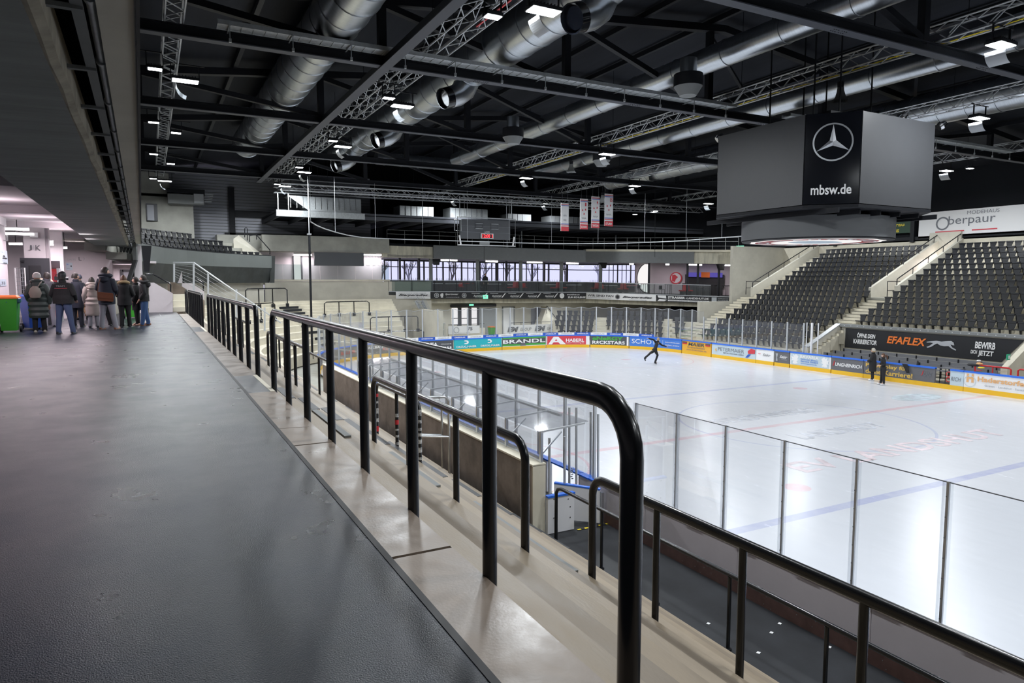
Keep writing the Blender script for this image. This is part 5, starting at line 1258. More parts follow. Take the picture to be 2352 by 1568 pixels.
# glass double door, white door, open door, stair
def px_box(b, u0, u1, v0, v1, y, th):
    p, q = atY(u0, v1, y), atY(u1, v0, y); b.box(p.x, q.x, y, y + th, p.z, q.z)
t = thing('glass_door', 'dark framed glass double door under the balcony', 'door', atY(1037, 765, YW)); t['kind'] = 'structure'; t.name = 'door_1'; ORG['door_1'] = ORG.get('glass_door', Vector())
ORG['door_1'] = Vector(t.location)
b = MB(); px_box(b, 1037, 1140, 698, 706, YW - .3, .3); px_box(b, 1052, 1060, 706, 765, YW - .15, .15); px_box(b, 1076, 1083, 706, 765, YW - .15, .15); px_box(b, 1096, 1101, 706, 765, YW - .15, .15); b.build('frame', 'door_dark', t)
for u0, u1 in ((1038, 1052), (1060, 1076), (1083, 1096)):
    b = MB(); px_box(b, u0, u1, 707, 746, YW - .1, .04); b.build('pane', 'backlit', t)
    b = MB(); px_box(b, u0, u1, 730, 732, YW - .16, .04); b.build('push_bar', 'door_dark', t)
b = MB(); px_box(b, 1101, 1139, 706, 768, YW - .04, .035); tag(b.build('grey_panel', 'panel_grey'), 'mid-grey wall panel beside the glass double door', 'wall panel')
t = thing('exit_sign', 'small lit exit sign above the glass double door', 'exit sign', atY(1077, 702, YW - .35), 'green exit signs')
b = MB(); px_box(b, 1078, 1088, 698, 702, YW - .36, .04); b.build('panel', 'exit_green', t)
t = thing('exit_sign', 'green exit sign hanging on the black balcony banner', 'exit sign', atY(1110, 680, 56.6), 'green exit signs')
b = MB(); px_box(b, 1110, 1121, 677, 686, 55.9, .06); b.build('panel', 'exit_green', t)
b = MB(); F = plane_frame(atY(1112, 684, 55.88), (1, 0, 0)); put_poly(b, F, [(0, .08), (.12, .08), (.12, .02), (.22, .12), (.12, .22), (.12, .16), (0, .16)]); b.build('symbol', 'white', t)
t = thing('white_door', 'plain white door under the balcony', 'door', atY(1155, 768, YW)); t['kind'] = 'structure'; t.name = 'door_2'; ORG['door_2'] = Vector(t.location)
b = MB(); px_box(b, 1156, 1180, 706, 768, YW - .05, .05); b.build('leaf', 'white', t)
b = MB(); px_box(b, 1154, 1156, 704, 768, YW - .08, .05); px_box(b, 1180, 1182, 704, 768, YW - .08, .05); px_box(b, 1154, 1182, 704, 706, YW - .08, .05); b.build('frame', 'panel_grey', t)
t = thing('grey_door', 'grey door standing open beside the white triangular stair', 'door', atY(1218, 768, YW)); t['kind'] = 'structure'; t.name = 'door_3'; ORG['door_3'] = Vector(t.location)
b = MB(); px_box(b, 1220, 1236, 708, 768, YW - .05, .05); b.build('leaf', 'door_grey', t)
b = MB(); px_box(b, 1237, 1241, 706, 768, YW - .6, .6); b.build('open_leaf', 'door_dark', t)
pts = [atY(u, v, 58.5) for u, v in ((1236, 762), (1256, 704), (1282, 748), (1282, 762))]
t = thing('concrete_stair', 'pale triangular stair wall with dark handrail under the balcony', 'stair', pts[0])
b = MB(); b.prism(pts, (0, 1.2, 0)); b.build('stair_wall', 'concrete_far', t)
b = MB(); b.path([atY(1256, 702, 58.4), atY(1275, 728, 58.4), atY(1288, 744, 58.4)], .04, n=5); b.path([atY(1256, 702, 58.4), atY(1256, 720, 58.4)], .03, n=5); b.build('handrail', 'black_satin', t)
# low concrete parapet with cloth banners
for (u0, u1, v0, v1, lab, its) in ((1030, 1102, 747, 768, 'white cloth banner with two round anniversary emblems', [('o', 'text_silver', .25, .5, .30, .38), ('t', 'text_grey', '75', .6, .4, .16, .45, 0, .03), ('t', 'text_silver', 'Jahre EVL', .3, .05, .4, .15)]),
                                   (1161, 1287, 743, 767, 'white cloth banner with two slanted black letter pairs', [('t', 'text_grey', 'EM', .03, .2, .2, .62, .25, .05), ('t', 'text_grey', 'GROUP', .26, .3, .2, .36, .2, 0), ('t', 'text_grey', 'EM', .52, .2, .2, .62, .25, .05), ('t', 'text_grey', 'GROUP', .75, .3, .2, .36, .2, 0)])):
    p, q = atY(u0, v1, 53.6), atY(u1, v0, 53.6); F = plane_frame(p, (1, 0, 0))
    t = thing('cloth_banner', lab, 'banner', p, 'cloth banners behind the end boards')
    b = MB(); b.box(p.x, q.x, 53.62, 53.65, p.z, q.z); b.build('cloth', 'ad_white', t); paint(t, F, q.x - p.x, q.z - p.z, its)
p, q = atY(1030, 770, 53.8), atY(1290, 745, 53.8)
b = MB(); b.box(p.x, p.x + 3.4, 53.7, 53.95, -4, q.z - .05); b.box(p.x + 6.0, q.x, 53.7, 53.95, -4, q.z - .05); struct('wall_parapet', b, 'concrete_far')
t = thing('parapet_rail', 'thin dark rail on the low parapet behind the end boards', 'railing', p)
b = MB(); b.bar((p.x + 6, 53.8, q.z + .3), (q.x, 53.8, q.z + .3), .04, .04); b.bar((p.x, 53.8, q.z + .3), (p.x + 3.4, 53.8, q.z + .3), .04, .04); b.build('rail', 'black_satin', t)
for k in range(6): b = MB(); xx = (p.x + 6) + (q.x - p.x - 6.1) * k / 5; b.tube((xx, 53.8, q.z - .05), (xx, 53.8, q.z + .3), .02, 5); b.build('post', 'black_satin', t)
b = MB(); b.box(9, 52, 49.5, 60, -4.1, BFLOOR); struct('floor_end', b, 'concrete_far')
# steel stair by the balcony corner
t = thing('steel_stair', 'pale steel stair with wire railing descending from the balcony corner', 'stair', atY(985, 765, 55.5))
for du in (0, 14):
    b = MB(); b.bar(atY(955 + du, 690, 55.5), atY(984 + du, 748, 55.5), .08, .25); b.build('stringer', 'alu_white', t)
    for k in range(3): b = MB(); b.bar(atY(957 + du, 690 - 6 * k, 55.4), atY(986 + du, 744 - 6 * k, 55.4), .03, .03); b.build('rail', 'alu_white', t)
for k in range(9): b = MB(); p = atY(956 + 3.4 * k, 692 + 6.5 * k, 55.5); b.box(p.x, p.x + .6, 55.3, 56.2, p.z - .03, p.z); b.build('tread', 'alu_white', t)
t = thing('steel_gate', 'pale steel mesh gate below the corner stair', 'gate', atY(990, 770, 54)); p, q = atY(988, 772, 54), atY(1022, 742, 54)
b = MB(); b.path([(p.x, 54, p.z), (p.x, 54, q.z), (q.x, 54, q.z), (q.x, 54, p.z)], .04, n=5, closed=True); b.bar((p.x, 54, (p.z + q.z) / 2), (q.x, 54, (p.z + q.z) / 2), .04, .04); b.build('frame', 'alu_white', t)
b = MB(); b.box(p.x + .1, q.x - .1, 54.0, 54.02, p.z, q.z); b.build('mesh_panel', 'glass_balc', t)

# ------------------------------------------------------------------ far corner: barriers on the pale terrace
def bar_corner(lab, s0_, s1_, d, base, top, npost, stick=False):
    P_ = lambda s_, z: offs(s_, d) + Vector((0, 0, z))
    t = thing('crowd_barrier', lab, 'barrier', P_(s0_, base), 'black barriers on the corner terrace')
    pts = [P_(s0_, base), P_(s0_, top - .12), P_(s0_ + .12, top)] + [P_(s0_ + (s1_ - s0_) * k / 6, top) for k in range(1, 6)] + [P_(s1_ - .12, top), P_(s1_, top - .12), P_(s1_, base)]
    b = MB(); b.path(pts, .04, n=8); b.build('rail', 'black_paint', t, True)
    for k in range(npost):
        s_ = s0_ + (s1_ - s0_) * (k + 1) / (npost + 1); b = MB(); b.tube(P_(s_, base), P_(s_, top), .04, 8); b.build('post', 'black_paint', t, True)
    for k in range(npost + 2):
        s_ = s0_ + (s1_ - s0_) * k / (npost + 1); b = MB(); q = P_(s_, base + .12); b.box(q.x - .1, q.x + .1, q.y - .1, q.y + .1, q.z - .12, q.z + .12); b.build('foot', 'black_satin', t)
def s_at(u, d, z):
    lo, hi = _L1 - 2, S_END0 + 12
    for _ in range(40):
        m = (lo + hi) / 2; p = offs(m, d); p.z = z
        if proj_u(p) < u: lo = m
        else: hi = m
    return (lo + hi) / 2
bar_corner('black four-post barrier high on the pale corner terrace', s_at(565, 6.4, 0), s_at(660, 6.4, 0), 6.4, -.38, .95, 2)
bar_corner('stickered barrier just below the highest corner barrier', s_at(572, 5.0, -1), s_at(632, 5.0, -1), 5.0, -1.25, .0, 1)
bar_corner('black barrier behind the tall mast on the corner terrace', s_at(745, 5.3, -.5), s_at(848, 5.3, -.5), 5.3, -1.2, -.1, 2)
bar_corner('black barrier low on the corner terrace near the steel stair', s_at(851, 3.4, -2), s_at(960, 3.4, -2), 3.4, -2.5, -1.28, 2)
bar_corner('lowest black barrier just behind the corner boards', s_at(835, 1.9, -2.9), s_at(973, 1.9, -2.9), 1.9, -3.4, -2.3, 2)
b = MB(); pts = [(20.9, 50.0), (20.9, 57)]
b.box(20.2, 20.5, 50.6, 57, -4, -.9); struct('wall_terrace_end', b, 'concrete_far')

# ------------------------------------------------------------------ curved upper stand in the corner
PA = [(-.5, 35.2), (-.35, 37.2), (.1, 39.5), (.75, 42), (2.0, 45), (3.6, 47.7), (5.4, 50), (6.6, 51.3), (7.9, 52.3)]
def pathd(d, z):
    out = []
    for i, (x, y) in enumerate(PA):
        a = Vector((*PA[max(i - 1, 0)], 0)); c_ = Vector((*PA[min(i + 1, len(PA) - 1)], 0)); dr = (c_ - a).normalized(); nn_ = Vector((-dr.y, dr.x, 0))
        out.append(Vector((x, y, z)) + nn_ * d)
    return out
def ribbon(b, d0, z0, d1, z1, th=.15):
    A, B_ = pathd(d0, z0), pathd(d1, z1); A2, B2 = pathd(d0 + th, z0), pathd(d1 + th, z1)
    b.loft([[A[i], B_[i], B2[i], A2[i]] for i in range(len(A))])
b = MB(); ribbon(b, 0, 2.42, 0, 3.28); struct('trim_stand_fascia', b, 'fascia')
b = MB(); ribbon(b, 0, 2.42, .35, 1.34); struct('trim_stand_underside', b, 'fascia_dark')
b = MB(); ribbon(b, .1, 3.28, .1, 3.34, .1); struct('trim_stand_rail', b, 'steel_dark')
b = MB(); ribbon(b, .9, -4, .9, 1.5, .2); struct('wall_corner', b, 'concrete_wall')
b = MB()
for k in range(5): ribbon(b, .4 + .8 * k, 2.45 + .38 * k, .4 + .8 * k, 2.75 + .38 * k, .8)
struct('floor_upper_stand', b, 'concrete_grey')
b = MB(); p = Vector((8.0, 52.4, 0)); b.prism([(8.0, 52.2, 1.34), (8.15, 53.5, 1.34), (8.25, 53.5, 3.28), (8.1, 52.2, 3.28)], (-.3, .1, 0)); struct('trim_stand_end', b, 'fascia_dark')
b = MB(); b.prism([(7.4, 53.0, 3.28), (8.2, 57, 3.28), (6.2, 57, 5.0), (5.6, 55.0, 4.6)], (0, 0, -1.2)); struct('wall_stand_end', b, 'concrete_wall')
t = thing('stair_handrail', 'dark handrail sloping down at the end of the upper corner stand', 'handrail', atY(575, 545, 54))
b = MB(); b.path([atY(573, 555, 54), atY(573, 541, 54), atY(589, 539, 54), atY(620, 574, 54), atY(620, 584, 54)], .04, n=6); b.path([atY(589, 539, 54), atY(589, 550, 54)], .03, n=5); b.build('rail', 'black_satin', t)
t = thing('rail_hoop', 'slim black hoop rail on the upper corner stand', 'handrail', atY(562, 560, 54)); b = MB(); b.path([atY(562, 545, 54), atY(562, 525, 54), atY(565, 522, 54), atY(568, 525, 54), atY(568, 552, 54)], .035, n=6); b.build('rail', 'black_satin', t)
# wall behind it: ribbed metal and concrete
b = MB(); b.box(-12, 17.6, 60.4, 60.6, 1.3, 10.5); struct('wall_ribbed', b, 'corrugated')
b = MB()
for i in range(30): b.box(-1, 17.6, 60.36, 60.4, 3.0 + i * .24, 3.0 + i * .24 + .05)
struct('trim_ribs', b, 'band_grey')
p, q = atY(330, 545, 58.6), atY(443, 455, 58.6)
b = MB(); b.box(-3, q.x, 58.6, 58.9, 1.5, q.z + .2); b.box(-3, q.x - 1.6, 58.6, 58.9, q.z, q.z + 1.8); struct('wall_concrete_corner', b, 'concrete_grey')
for u in (533, 712, 872):
    p = atY(u, 500, 60.2); b = MB(); b.box(p.x - .22, p.x + .22, 60.1, 60.3, 4.8, 9); struct('column_wall', b, 'steel_dark')
p, q = atY(540, 495, 60.2), atY(610, 500, 60.2); b = MB(); b.box(p.x, 9.5, 60.1, 60.3, q.z, q.z + .5); b.box(5.5, 17.6, 60.1, 60.35, atY(700, 545, 60.2).z, atY(700, 545, 60.2).z + .2); struct('trim_wall_rail', b, 'steel_dark')
b = MB(); b.box(4.8, 17.6, 58.8, 60.4, zt_ , atY(760, 546, 59).z); struct('wall_concrete_band', b, 'concrete_grey')
b = MB(); px_box(b, 337, 361, 468, 506, 58.4, .2); struct('door_frame_upper', b, 'door_dark')
b = MB(); px_box(b, 339, 353, 471, 506, 58.35, .05); struct('door_4', b, 'door_grey')
t = thing('air_duct_box', 'silver rectangular duct on the concrete wall in the corner', 'duct', atY(386, 465, 57.8))
b = MB(); px_box(b, 386, 468, 446, 466, 57.8, .81); b.build('casing', 'panel_grey', t)
b = MB(); px_box(b, 446, 467, 446, 466, 57.75, .05); b.build('cover_plate', 'alu_white', t)
b = MB()
for k in range(5): px_box(b, 470, 490 - k, 446 + 4 * k, 447 + 4 * k, 57.8, .5)
b.build('louvre', 'text_silver', t)
b = MB(); px_box(b, 384, 470, 436, 444, 57.8, .81); tag(b.build('dark_duct', 'steel_dark'), 'black duct box lying above the silver corner duct', 'duct')

# silver wire railing, stair wing and landing at the walkway end
t = thing('wire_railing', 'silver railing with wires sloping down beside the corner stair', 'railing', atY(445, 680, 40))
pst = [(445, 605, 680), (478, 627, 700), (543, 664, 735), (608, 706, 760)]
b = MB(); b.path([atY(398, 603, 40.6), atY(445, 603, 40), atY(645, 741, 40)], .045, n=6); b.build('handrail', 'alu_white', t)
for u, v0, v1 in pst + [(400, 605, 648)]: b = MB(); b.bar(atY(u, v0, 40), atY(u, v1, 40), .09, .05); b.build('post', 'alu_white', t)
for k in range(1, 7):
    b = MB(); b.bar(atY(445, 603 + 9.5 * k, 40), atY(608, 706 + 8.5 * k, 40), .014, .014); b.bar(atY(400, 603 + 5 * k, 40.6), atY(445, 603 + 9.5 * k, 40), .014, .014); b.build('wire', 'alu_white', t)
pts = [atY(u, v, 36.4) for u, v in ((342, 718), (397, 718), (397, 673.5), (354, 649), (342, 649))]
b = MB(); b.prism(pts, (0, .25, 0)); struct('wall_stair_wing', b, 'concourse_paint')
pts = [atY(u, v, 40.8) for u, v in ((385, 720), (470, 735), (470, 690), (440, 671), (402, 648), (385, 648))]
b = MB(); b.prism(pts, (0, .25, 0)); struct('wall_stair_side', b, 'concrete_beige')
pts = [atY(u, v, 43.5) for u, v in ((400, 610), (417, 610), (470, 700), (405, 700))]
b = MB(); pts2 = [atY(u, v, 42.5) for u, v in ((418, 650), (440, 650), (469, 669), (469, 705), (418, 700))]; b.prism(pts2, (0, .2, 0)); struct('wall_stair_far', b, 'concourse_paint')
for i, (v0, v1) in enumerate(((705, 718), (690, 705), (676, 690))):
    p, q = atY(398, v1, 36.8 + .5 * i), atY(417, v0, 36.8 + .5 * i); b = MB(); b.box(p.x, q.x + .3, 36.8 + .5 * i, 37.4 + .5 * i, 0 if not i else p.z, q.z); struct('stair_step', b, 'concrete_far', label='pale concrete stair step at the walkway end')
t = thing('stair_handrail', 'black handrail above the concrete wing wall', 'handrail', atY(335, 630, 36.5)); b = MB(); b.path([atY(334, 630, 36.5), atY(353, 630, 36.5), atY(389, 650, 36.5), atY(392, 654, 36.5), atY(392, 671, 36.5)], .032, n=8); b.build('rail', 'black_paint', t, True)
t = thing('stair_handrail', 'stickered black handrail behind the wire railing', 'handrail', atY(421, 650, 42.6)); b = MB(); b.path([atY(421, 649, 42.6), atY(422, 634, 42.6), atY(441, 634, 42.6), atY(464, 648, 42.6), atY(467, 652, 42.6), atY(467, 668, 42.6)], .035, n=8); b.build('rail', 'black_paint', t, True)
b = MB(); px_box(b, 386, 417, 604, 650, 44.5, .2); struct('wall_landing', b, 'concourse_paint')
b = MB(); px_box(b, 390, 407, 619, 650, 44.4, .08); struct('door_5', b, 'door_grey')
# ------------------------------------------------------------------ far side seating stand
def rx_(k): return 36.1 + .8 * k
def rz_(k): return -2.92 + .366 * k
def steps(b, k0, k1, ya, yb, half=False):
    for k in range(k0, k1):
        b.box(rx_(k), rx_(k) + .82, ya, yb, rz_(k) - (.7 if k > k0 else 1.2), rz_(k))
        if half: b.box(rx_(k) + .4, rx_(k) + .81, ya, yb, rz_(k), rz_(k) + .19)
b = MB(); steps(b, 0, 9, 29.7, 39.6); steps(b, 9, 18, 30.2, 39.6)
struct('floor_stand_near', b, 'concrete_far')
b = MB(); steps(b, 4, 18, 10, 28.2); struct('floor_stand', b, 'concrete_far')
b = MB(); steps(b, 0, 9, 28.5, 29.7, True); steps(b, 0, 9, 39.6, 41.0, True); steps(b, 9, 18, 28.0, 28.6, True)
steps(b, 9, 18, 39.3, 39.9, True)
struct('floor_stand_aisle', b, 'concrete_far')
b = MB()
for k in range(9):
    for y0_, y1_ in ((28.5, 29.7), (39.7, 41.0)):
        b.box(rx_(k) - .02, rx_(k) + .06, y0_, y1_, rz_(k) + .0, rz_(k) + .012); b.box(rx_(k) + .38, rx_(k) + .46, y0_, y1_, rz_(k) + .19, rz_(k) + .202)
struct('trim_stand_nosings', b, 'steel_dark')
# vomitory wing walls and lit passage
def wing(name, y, x0, x1, th=.2, up=.5):
    b = MB(); z0_, z1_ = -1.45 + .4575 * (x0 - 39.3), -1.45 + .4575 * (x1 - 39.3)
    b.prism([(x0, y, z0_ - 1.2), (x1, y, z1_ - 1.2), (x1, y, z1_ + up), (x0, y, z0_ + up)], (0, th, 0)); struct(name, b, 'concrete_wall')
wing('wall_passage_a', 29.95, 43.6, 51.2); wing('wall_passage_b', 28.3, 43.9, 51.2)
wing('wall_passage_c', 40.2, 43.4, 51.2)
b = MB(); b.box(43.4, 51.5, 28.3, 30.7, rz_(9) - .4, rz_(9) - .02); struct('floor_passage', b, 'concrete_grey')
b = MB(); b.box(51.0, 51.3, 28.4, 30.6, .5, 5); struct('wall_passage_end', b, 'concrete_wall')
o = thing('passage_lamp', 'bright wall lamp inside the stand passage', 'wall lamp', (50.9, 29.4, 3.4)); b = MB(); b.box(50.75, 50.9, 28.7, 29.8, 2.9, 3.3); b.build('diffuser', 'lamp_tube', o); b = MB(); b.box(50.9, 51.0, 28.65, 29.85, 2.85, 3.35); b.build('housing', 'white', o)
area(o, (50.3, 29.2, 3.1), .8, .5, 160, PINK)
for i, (y, x0, x1) in enumerate(((30.05, 43.7, 51), (28.4, 44, 51), (40.3, 43.5, 51))):
    zz = lambda x: -1.45 + .4575 * (x - 39.3) + .5
    t = thing('wing_handrail', ['dark handrail on the first passage wall, beside the near seat block', 'dark handrail on the passage wall next to the banner block', 'dark handrail on the wing wall by the balcony end'][i], 'handrail', (x0, y, zz(x0)), 'dark handrails on the wing walls')
    b = MB(); b.path([(x0, y, zz(x0)), (x0, y, zz(x0) + .38), (x0 + .1, y, zz(x0) + .45), (x1, y, zz(x1) + .4)], .035, n=6); b.build('rail', 'black_satin', t, True)
    for k in range(1, 5): x = x0 + (x1 - x0) * k / 4.2; b = MB(); b.tube((x, y, zz(x) - .05), (x, y, zz(x) + .42), .025, 5); b.build('post', 'black_satin', t)
for i, (u0, u1, v0, v1, y) in enumerate(((2037, 2084, 646, 688, 29.2), (1713, 1752, 646, 676, 40.9))):
    p, q = atY(u0, v1, y), atY(u1, v0, y); t = thing('guard_rail', ['square dark guard rail at the passage mouth between the seat blocks', 'square dark guard rail at the passage beside the balcony end'][i], 'guard rail', p, 'square guard rails')
    b = MB(); b.path([(p.x, y, p.z), (p.x, y, q.z), (q.x, y, q.z), (q.x, y, p.z)], .03, n=5); b.bar((p.x, y, (p.z + q.z) / 2), (q.x, y, (p.z + q.z) / 2), .04, .04); b.build('rail', 'black_satin', t)
# big side wall and wall behind the stand
pts = [atY(u, v, 44.2) for u, v in ((1690, 690), (1790, 690), (1790, 560), (1690, 566))]
b = MB(); b.box(45.0, 53, 44.0, 44.3, -3, 4.5); b.box(41.5, 45.2, 44.2, 44.5, -4, -.3); struct('wall_stand_side', b, 'concrete_wall')
b = MB(); b.box(51.25, 51.5, 8, 44.2, 2.5, 4.45); struct('wall_stand_top', b, 'concrete_far')
b = MB(); b.box(51.5, 51.7, 8, 60, 4.3, 13); struct('wall_stand_back', b, 'black_matt')
b = MB(); b.box(51.2, 51.5, 8, 60, 4.55, 4.8); struct('trim_stand_back', b, 'steel_dark')
for y in (24.0, 32.0, 38.6): b = MB(); b.box(51.1, 51.4, y - .15, y + .15, 4.4, 9); struct('column_stand', b, 'steel_dark')
# stand front wall with banner
b = MB(); b.box(39.0, 39.2, 18.0, 28.7, -4, -1.42); struct('wall_banner', b, 'concrete_wall')
b = MB(); b.box(38.85, 39.3, 10, 28.9, -1.42, -1.26); struct('trim_stand_ledge', b, 'panel_grey')
t = thing('wall_banner_cloth', 'long black banner with orange word and running cat under the seats', 'banner', (38.98, 28.2, -2.75))
Y0b, Y1b = atX(1942, 775, 38.98).y, 18.3
F = plane_frame((38.95, Y0b, -2.72), (0, -1, 0)); WB = Y0b - Y1b; HB = 1.22
b = MB(); b.hexa([F(0, 0, -.02), F(WB - 1.0, 0, -.02), F(WB - 1.0, 0, 0), F(0, 0, 0), F(0, HB, -.02), F(WB, HB, -.02), F(WB, HB, 0), F(0, HB, 0)]); b.build('cloth', 'ad_black', t)
yf = lambda u: (Y0b - atX(u, 790, 38.95).y) / WB
it = []
def T_(m_, s, u0, u1, y, h_, sh=.1, bo=.03): it.append(('t', m_, s, yf(u0), y, yf(u1) - yf(u0), h_, sh, bo))
T_('ad_white', 'ÖFFNE DEIN', 1968, 2010, .56, .26); T_('ad_white', 'KARRIERETOR', 1960, 2014, .24, .24)
T_('orange', 'EFAFLEX', 2037, 2128, .40, .36, .25)
T_('ad_white', 'BEWIRB', 2240, 2287, .50, .30); T_('ad_white', 'DICH', 2231, 2246, .26, .16); T_('ad_white', 'JETZT', 2248, 2284, .14, .28)
c0, c1 = yf(2129), yf(2198); cw = c1 - c0
cat_ = [(0, .62), (.15, .66), (.33, .70), (.5, .68), (.68, .72), (.82, .74), (.9, .68), (.93, .55), (.86, .56), (.80, .58), (.86, .46), (1.0, .36), (.98, .32), (.84, .40), (.74, .50), (.60, .48), (.46, .50), (.36, .58), (.28, .52), (.16, .40), (.04, .34), (.0, .38), (.12, .46), (.22, .58), (.12, .60), (0, .58)]
it.append(('p', 'logo_silver', [(c0 + a * cw, e) for a, e in cat_]))
paint(t, F, WB, HB, it)
b = MB()
for k in range(24): b.box(38.83, 38.85, 28.4 - k * .44, 28.36 - k * .44, -1.36, -1.32)
struct('trim_ledge_bolts', b, 'white')
# raking concrete walls at both ends of the bench bay
b = MB(); b.prism([(36.0, 28.75, -3.95), (39.2, 28.75, -3.95), (39.2, 28.75, -1.3), (38.9, 28.75, -1.3), (36.0, 28.75, -2.65)], (0, .3, 0)); struct('wall_ramp_a', b, 'concrete_wall')
b = MB(); b.bar((36.0, 28.9, -2.62), (38.95, 28.9, -1.26), .34, .06); struct('trim_ramp', b, 'alu_white')
b = MB(); b.prism([(36.7, 17.9, -3.95), (40, 17.9, -3.95), (40, 17.9, -.9), (36.7, 17.9, -2.75)], (0, .3, 0)); struct('wall_ramp_b', b, 'concrete_far')
p = atY(2317, 820, 17.86); t = thing('exit_sign', 'small green exit sign on the pale ramp wall', 'exit sign', p, 'green exit signs')
b = MB(); b.box(p.x - .14, p.x + .14, 17.86, 17.9, p.z - .14, p.z + .14); b.build('panel', 'green_sign', t)
b = MB(); b.box(p.x - .03, p.x + .09, 17.85, 17.86, p.z - .08, p.z + .08); b.build('symbol', 'white', t)
# grey bench rows
b = MB()
for k, (x, z) in enumerate(((36.3, BFLOOR + .05), (37.1, -3.58), (37.9, -3.48))): b.box(x - .1, 39.0, 18.2, 28.7, BFLOOR - .3, z)
struct('floor_bench_bay', b, 'concrete_far')
b = MB(); b.box(X1 + .1, 36.3, 8, 29, -4.1, BFLOOR); b.box(X1 + .1, 40, 29, 44, -4.15, BFLOOR - .05); struct('floor_far_side', b, 'bench_floor')
for k, (x, z) in enumerate(((36.45, -3.67), (37.2, -3.58), (38.0, -3.48))):
    t = thing('bench_row', ['grey bench row directly behind the boards', 'middle grey bench row below the cat banner', 'highest grey bench row, just under the cat banner'][k], 'bench', (x, 23, z), 'grey bench rows')
    b = MB(); b.box(x, x + .36, 18.4, 28.3 - .1 * k, z + .42, z + .47); b.build('seat', 'bench_grey', t)
    b = MB(); b.box(x + .40, x + .44, 18.4, 28.3 - .1 * k, z + .56, z + .74); b.build('backrest', 'bench_grey', t)
    for j in range(9): y = 18.8 + j * 1.15; b = MB(); b.box(x + .36, x + .42, y, y + .05, z, z + .74); b.build('bracket', 'steel_dark', t)
# things lying about the bench bay
def blob(name, lab, cat, u, v, x, sx_, sz, m_, grp=None):
    p = atX(u, v, x); b = MB()
    b.lathe([(.05, -.5), (.42, -.38), (.5, 0), (.38, .36), (.1, .5)], (0, 0, 0), 12)
    b.v = [(p.x + a * .3, p.y + e * sx_ * (1 + .2 * math.sin(9 * a)), max(p.z + c_ * sz, -6)) for a, e, c_ in b.v]
    return tag(b.build(name, m_, smooth=True), lab, cat, grp)
blob('sports_bag', 'black bag lying on the boards beside the opening', 'bag', 2234, 838, 35.35, .55, .12, 'cloth_black')
blob('cloth', 'bright yellow cloth lying on the board cap by the opening', 'cloth', 2253, 844, 35.2, .28, .06, 'yellow')
blob('cloth', 'pink cloth lying on the board cap', 'cloth', 2248, 850, 35.2, .3, .03, 'crimson')
blob('basket', 'tan basket on the bench floor before the ramp wall', 'basket', 2249, 835, 36.0, .28, .14, 'tan')
blob('white_bundle', 'small white bundle on top of the tan basket', 'bundle', 2248, 828, 36.0, .14, .08, 'white')
p = atX(2079, 842, 35.05)
b = MB(); b.prism([(35.04, p.y + .16, CAPZ + .04), (35.04, p.y - .12, CAPZ + .04), (34.98, p.y - .30, -3.34), (34.98, p.y - .16, -3.35)], (-.03, 0, 0)); tag(b.build('hanging_scarf', 'cloth_black'), 'black jacket sleeve hanging over the career slogan board', 'jacket')
p = atX(2109, 836, 35.25); b = MB(); b.lathe([(.05, 0), (.05, .16), (.03, .20), (.03, .24)], (35.2, p.y, CAPZ + .03), 10); tag(b.build('drink_bottle', 'ad_black', smooth=True), 'black drink bottle standing on the blue board cap', 'bottle')
for i, (y0_, y1_) in enumerate(((17.4, 19.0), (14.5, 17.1))):
    t = thing('red_rail', ['red tube rail behind the white tan-lettered board', 'second red tube rail further along the boards'][i], 'railing', (36.0, y0_, BFLOOR), 'red tube rails')
    b = MB(); b.path([(36.0, y0_, BFLOOR), (36.0, y0_, -2.72), (36.0, y0_ + .1, -2.66), (36.0, y1_ - .1, -2.66), (36.0, y1_, -2.72), (36.0, y1_, BFLOOR)], .04, n=6); b.build('rail', 'red', t, True)
    b = MB(); b.tube((36.0, (y0_ + y1_) / 2, BFLOOR), (36.0, (y0_ + y1_) / 2, -2.68), .03, 6); b.build('post', 'red', t, True)
t = thing('traffic_cone', 'orange red stacked cones on the ice at the frame edge', 'cone', atZ(2347, 908, ICE)); p = atZ(2348, 908, ICE)
b = MB(); b.lathe([(.30, 0), (.30, .05), (.2, .06), (.13, .3), (.20, .32), (.10, .55), (.16, .57), (.04, .85)], p, 16); b.build('cones', 'orange', t, True)
b = MB(); b.lathe([(.172, .16), (.148, .24)], p, 16, caps=False); b.build('band', 'white', t, True)
# wall banners
def wallban(u0, u1, v0a, v1a, lab, base, items, x=51.2):
    p, q = atX(u0, v1a, x), atX(u1, v0a, x); L = p.y - q.y; z0_, z1_ = p.z, atX(u0, v0a, x).z
    t = thing('wall_banner_board', lab, 'banner', p, 'large banners on the wall above the stand'); F = plane_frame((x, p.y, z0_), (0, -1, 0)); H = z1_ - z0_
    b = MB(); b.hexa([F(a, e, d) for e in (0, H) for a, d in ((0, -.05), (L, -.05), (L, 0), (0, 0))]); b.build('cloth', base, t); paint(t, F, L, H, items); return t
wallban(2109, 2352 + 18, 490, 547, 'large white banner with red underlines on the wall above the stand', 'white', [('o', 'text_grey', .235, .52, .20, .26), ('t', 'text_grey', 'berpaur', .29, .36, .42, .42, 0, .0), ('t', 'text_grey', 'MODEHAUS', .46, .80, .28, .13, 0, -.005), ('r', 'crimson', .17, .18, .44, .22), ('r', 'crimson', .51, .18, .73, .22)])
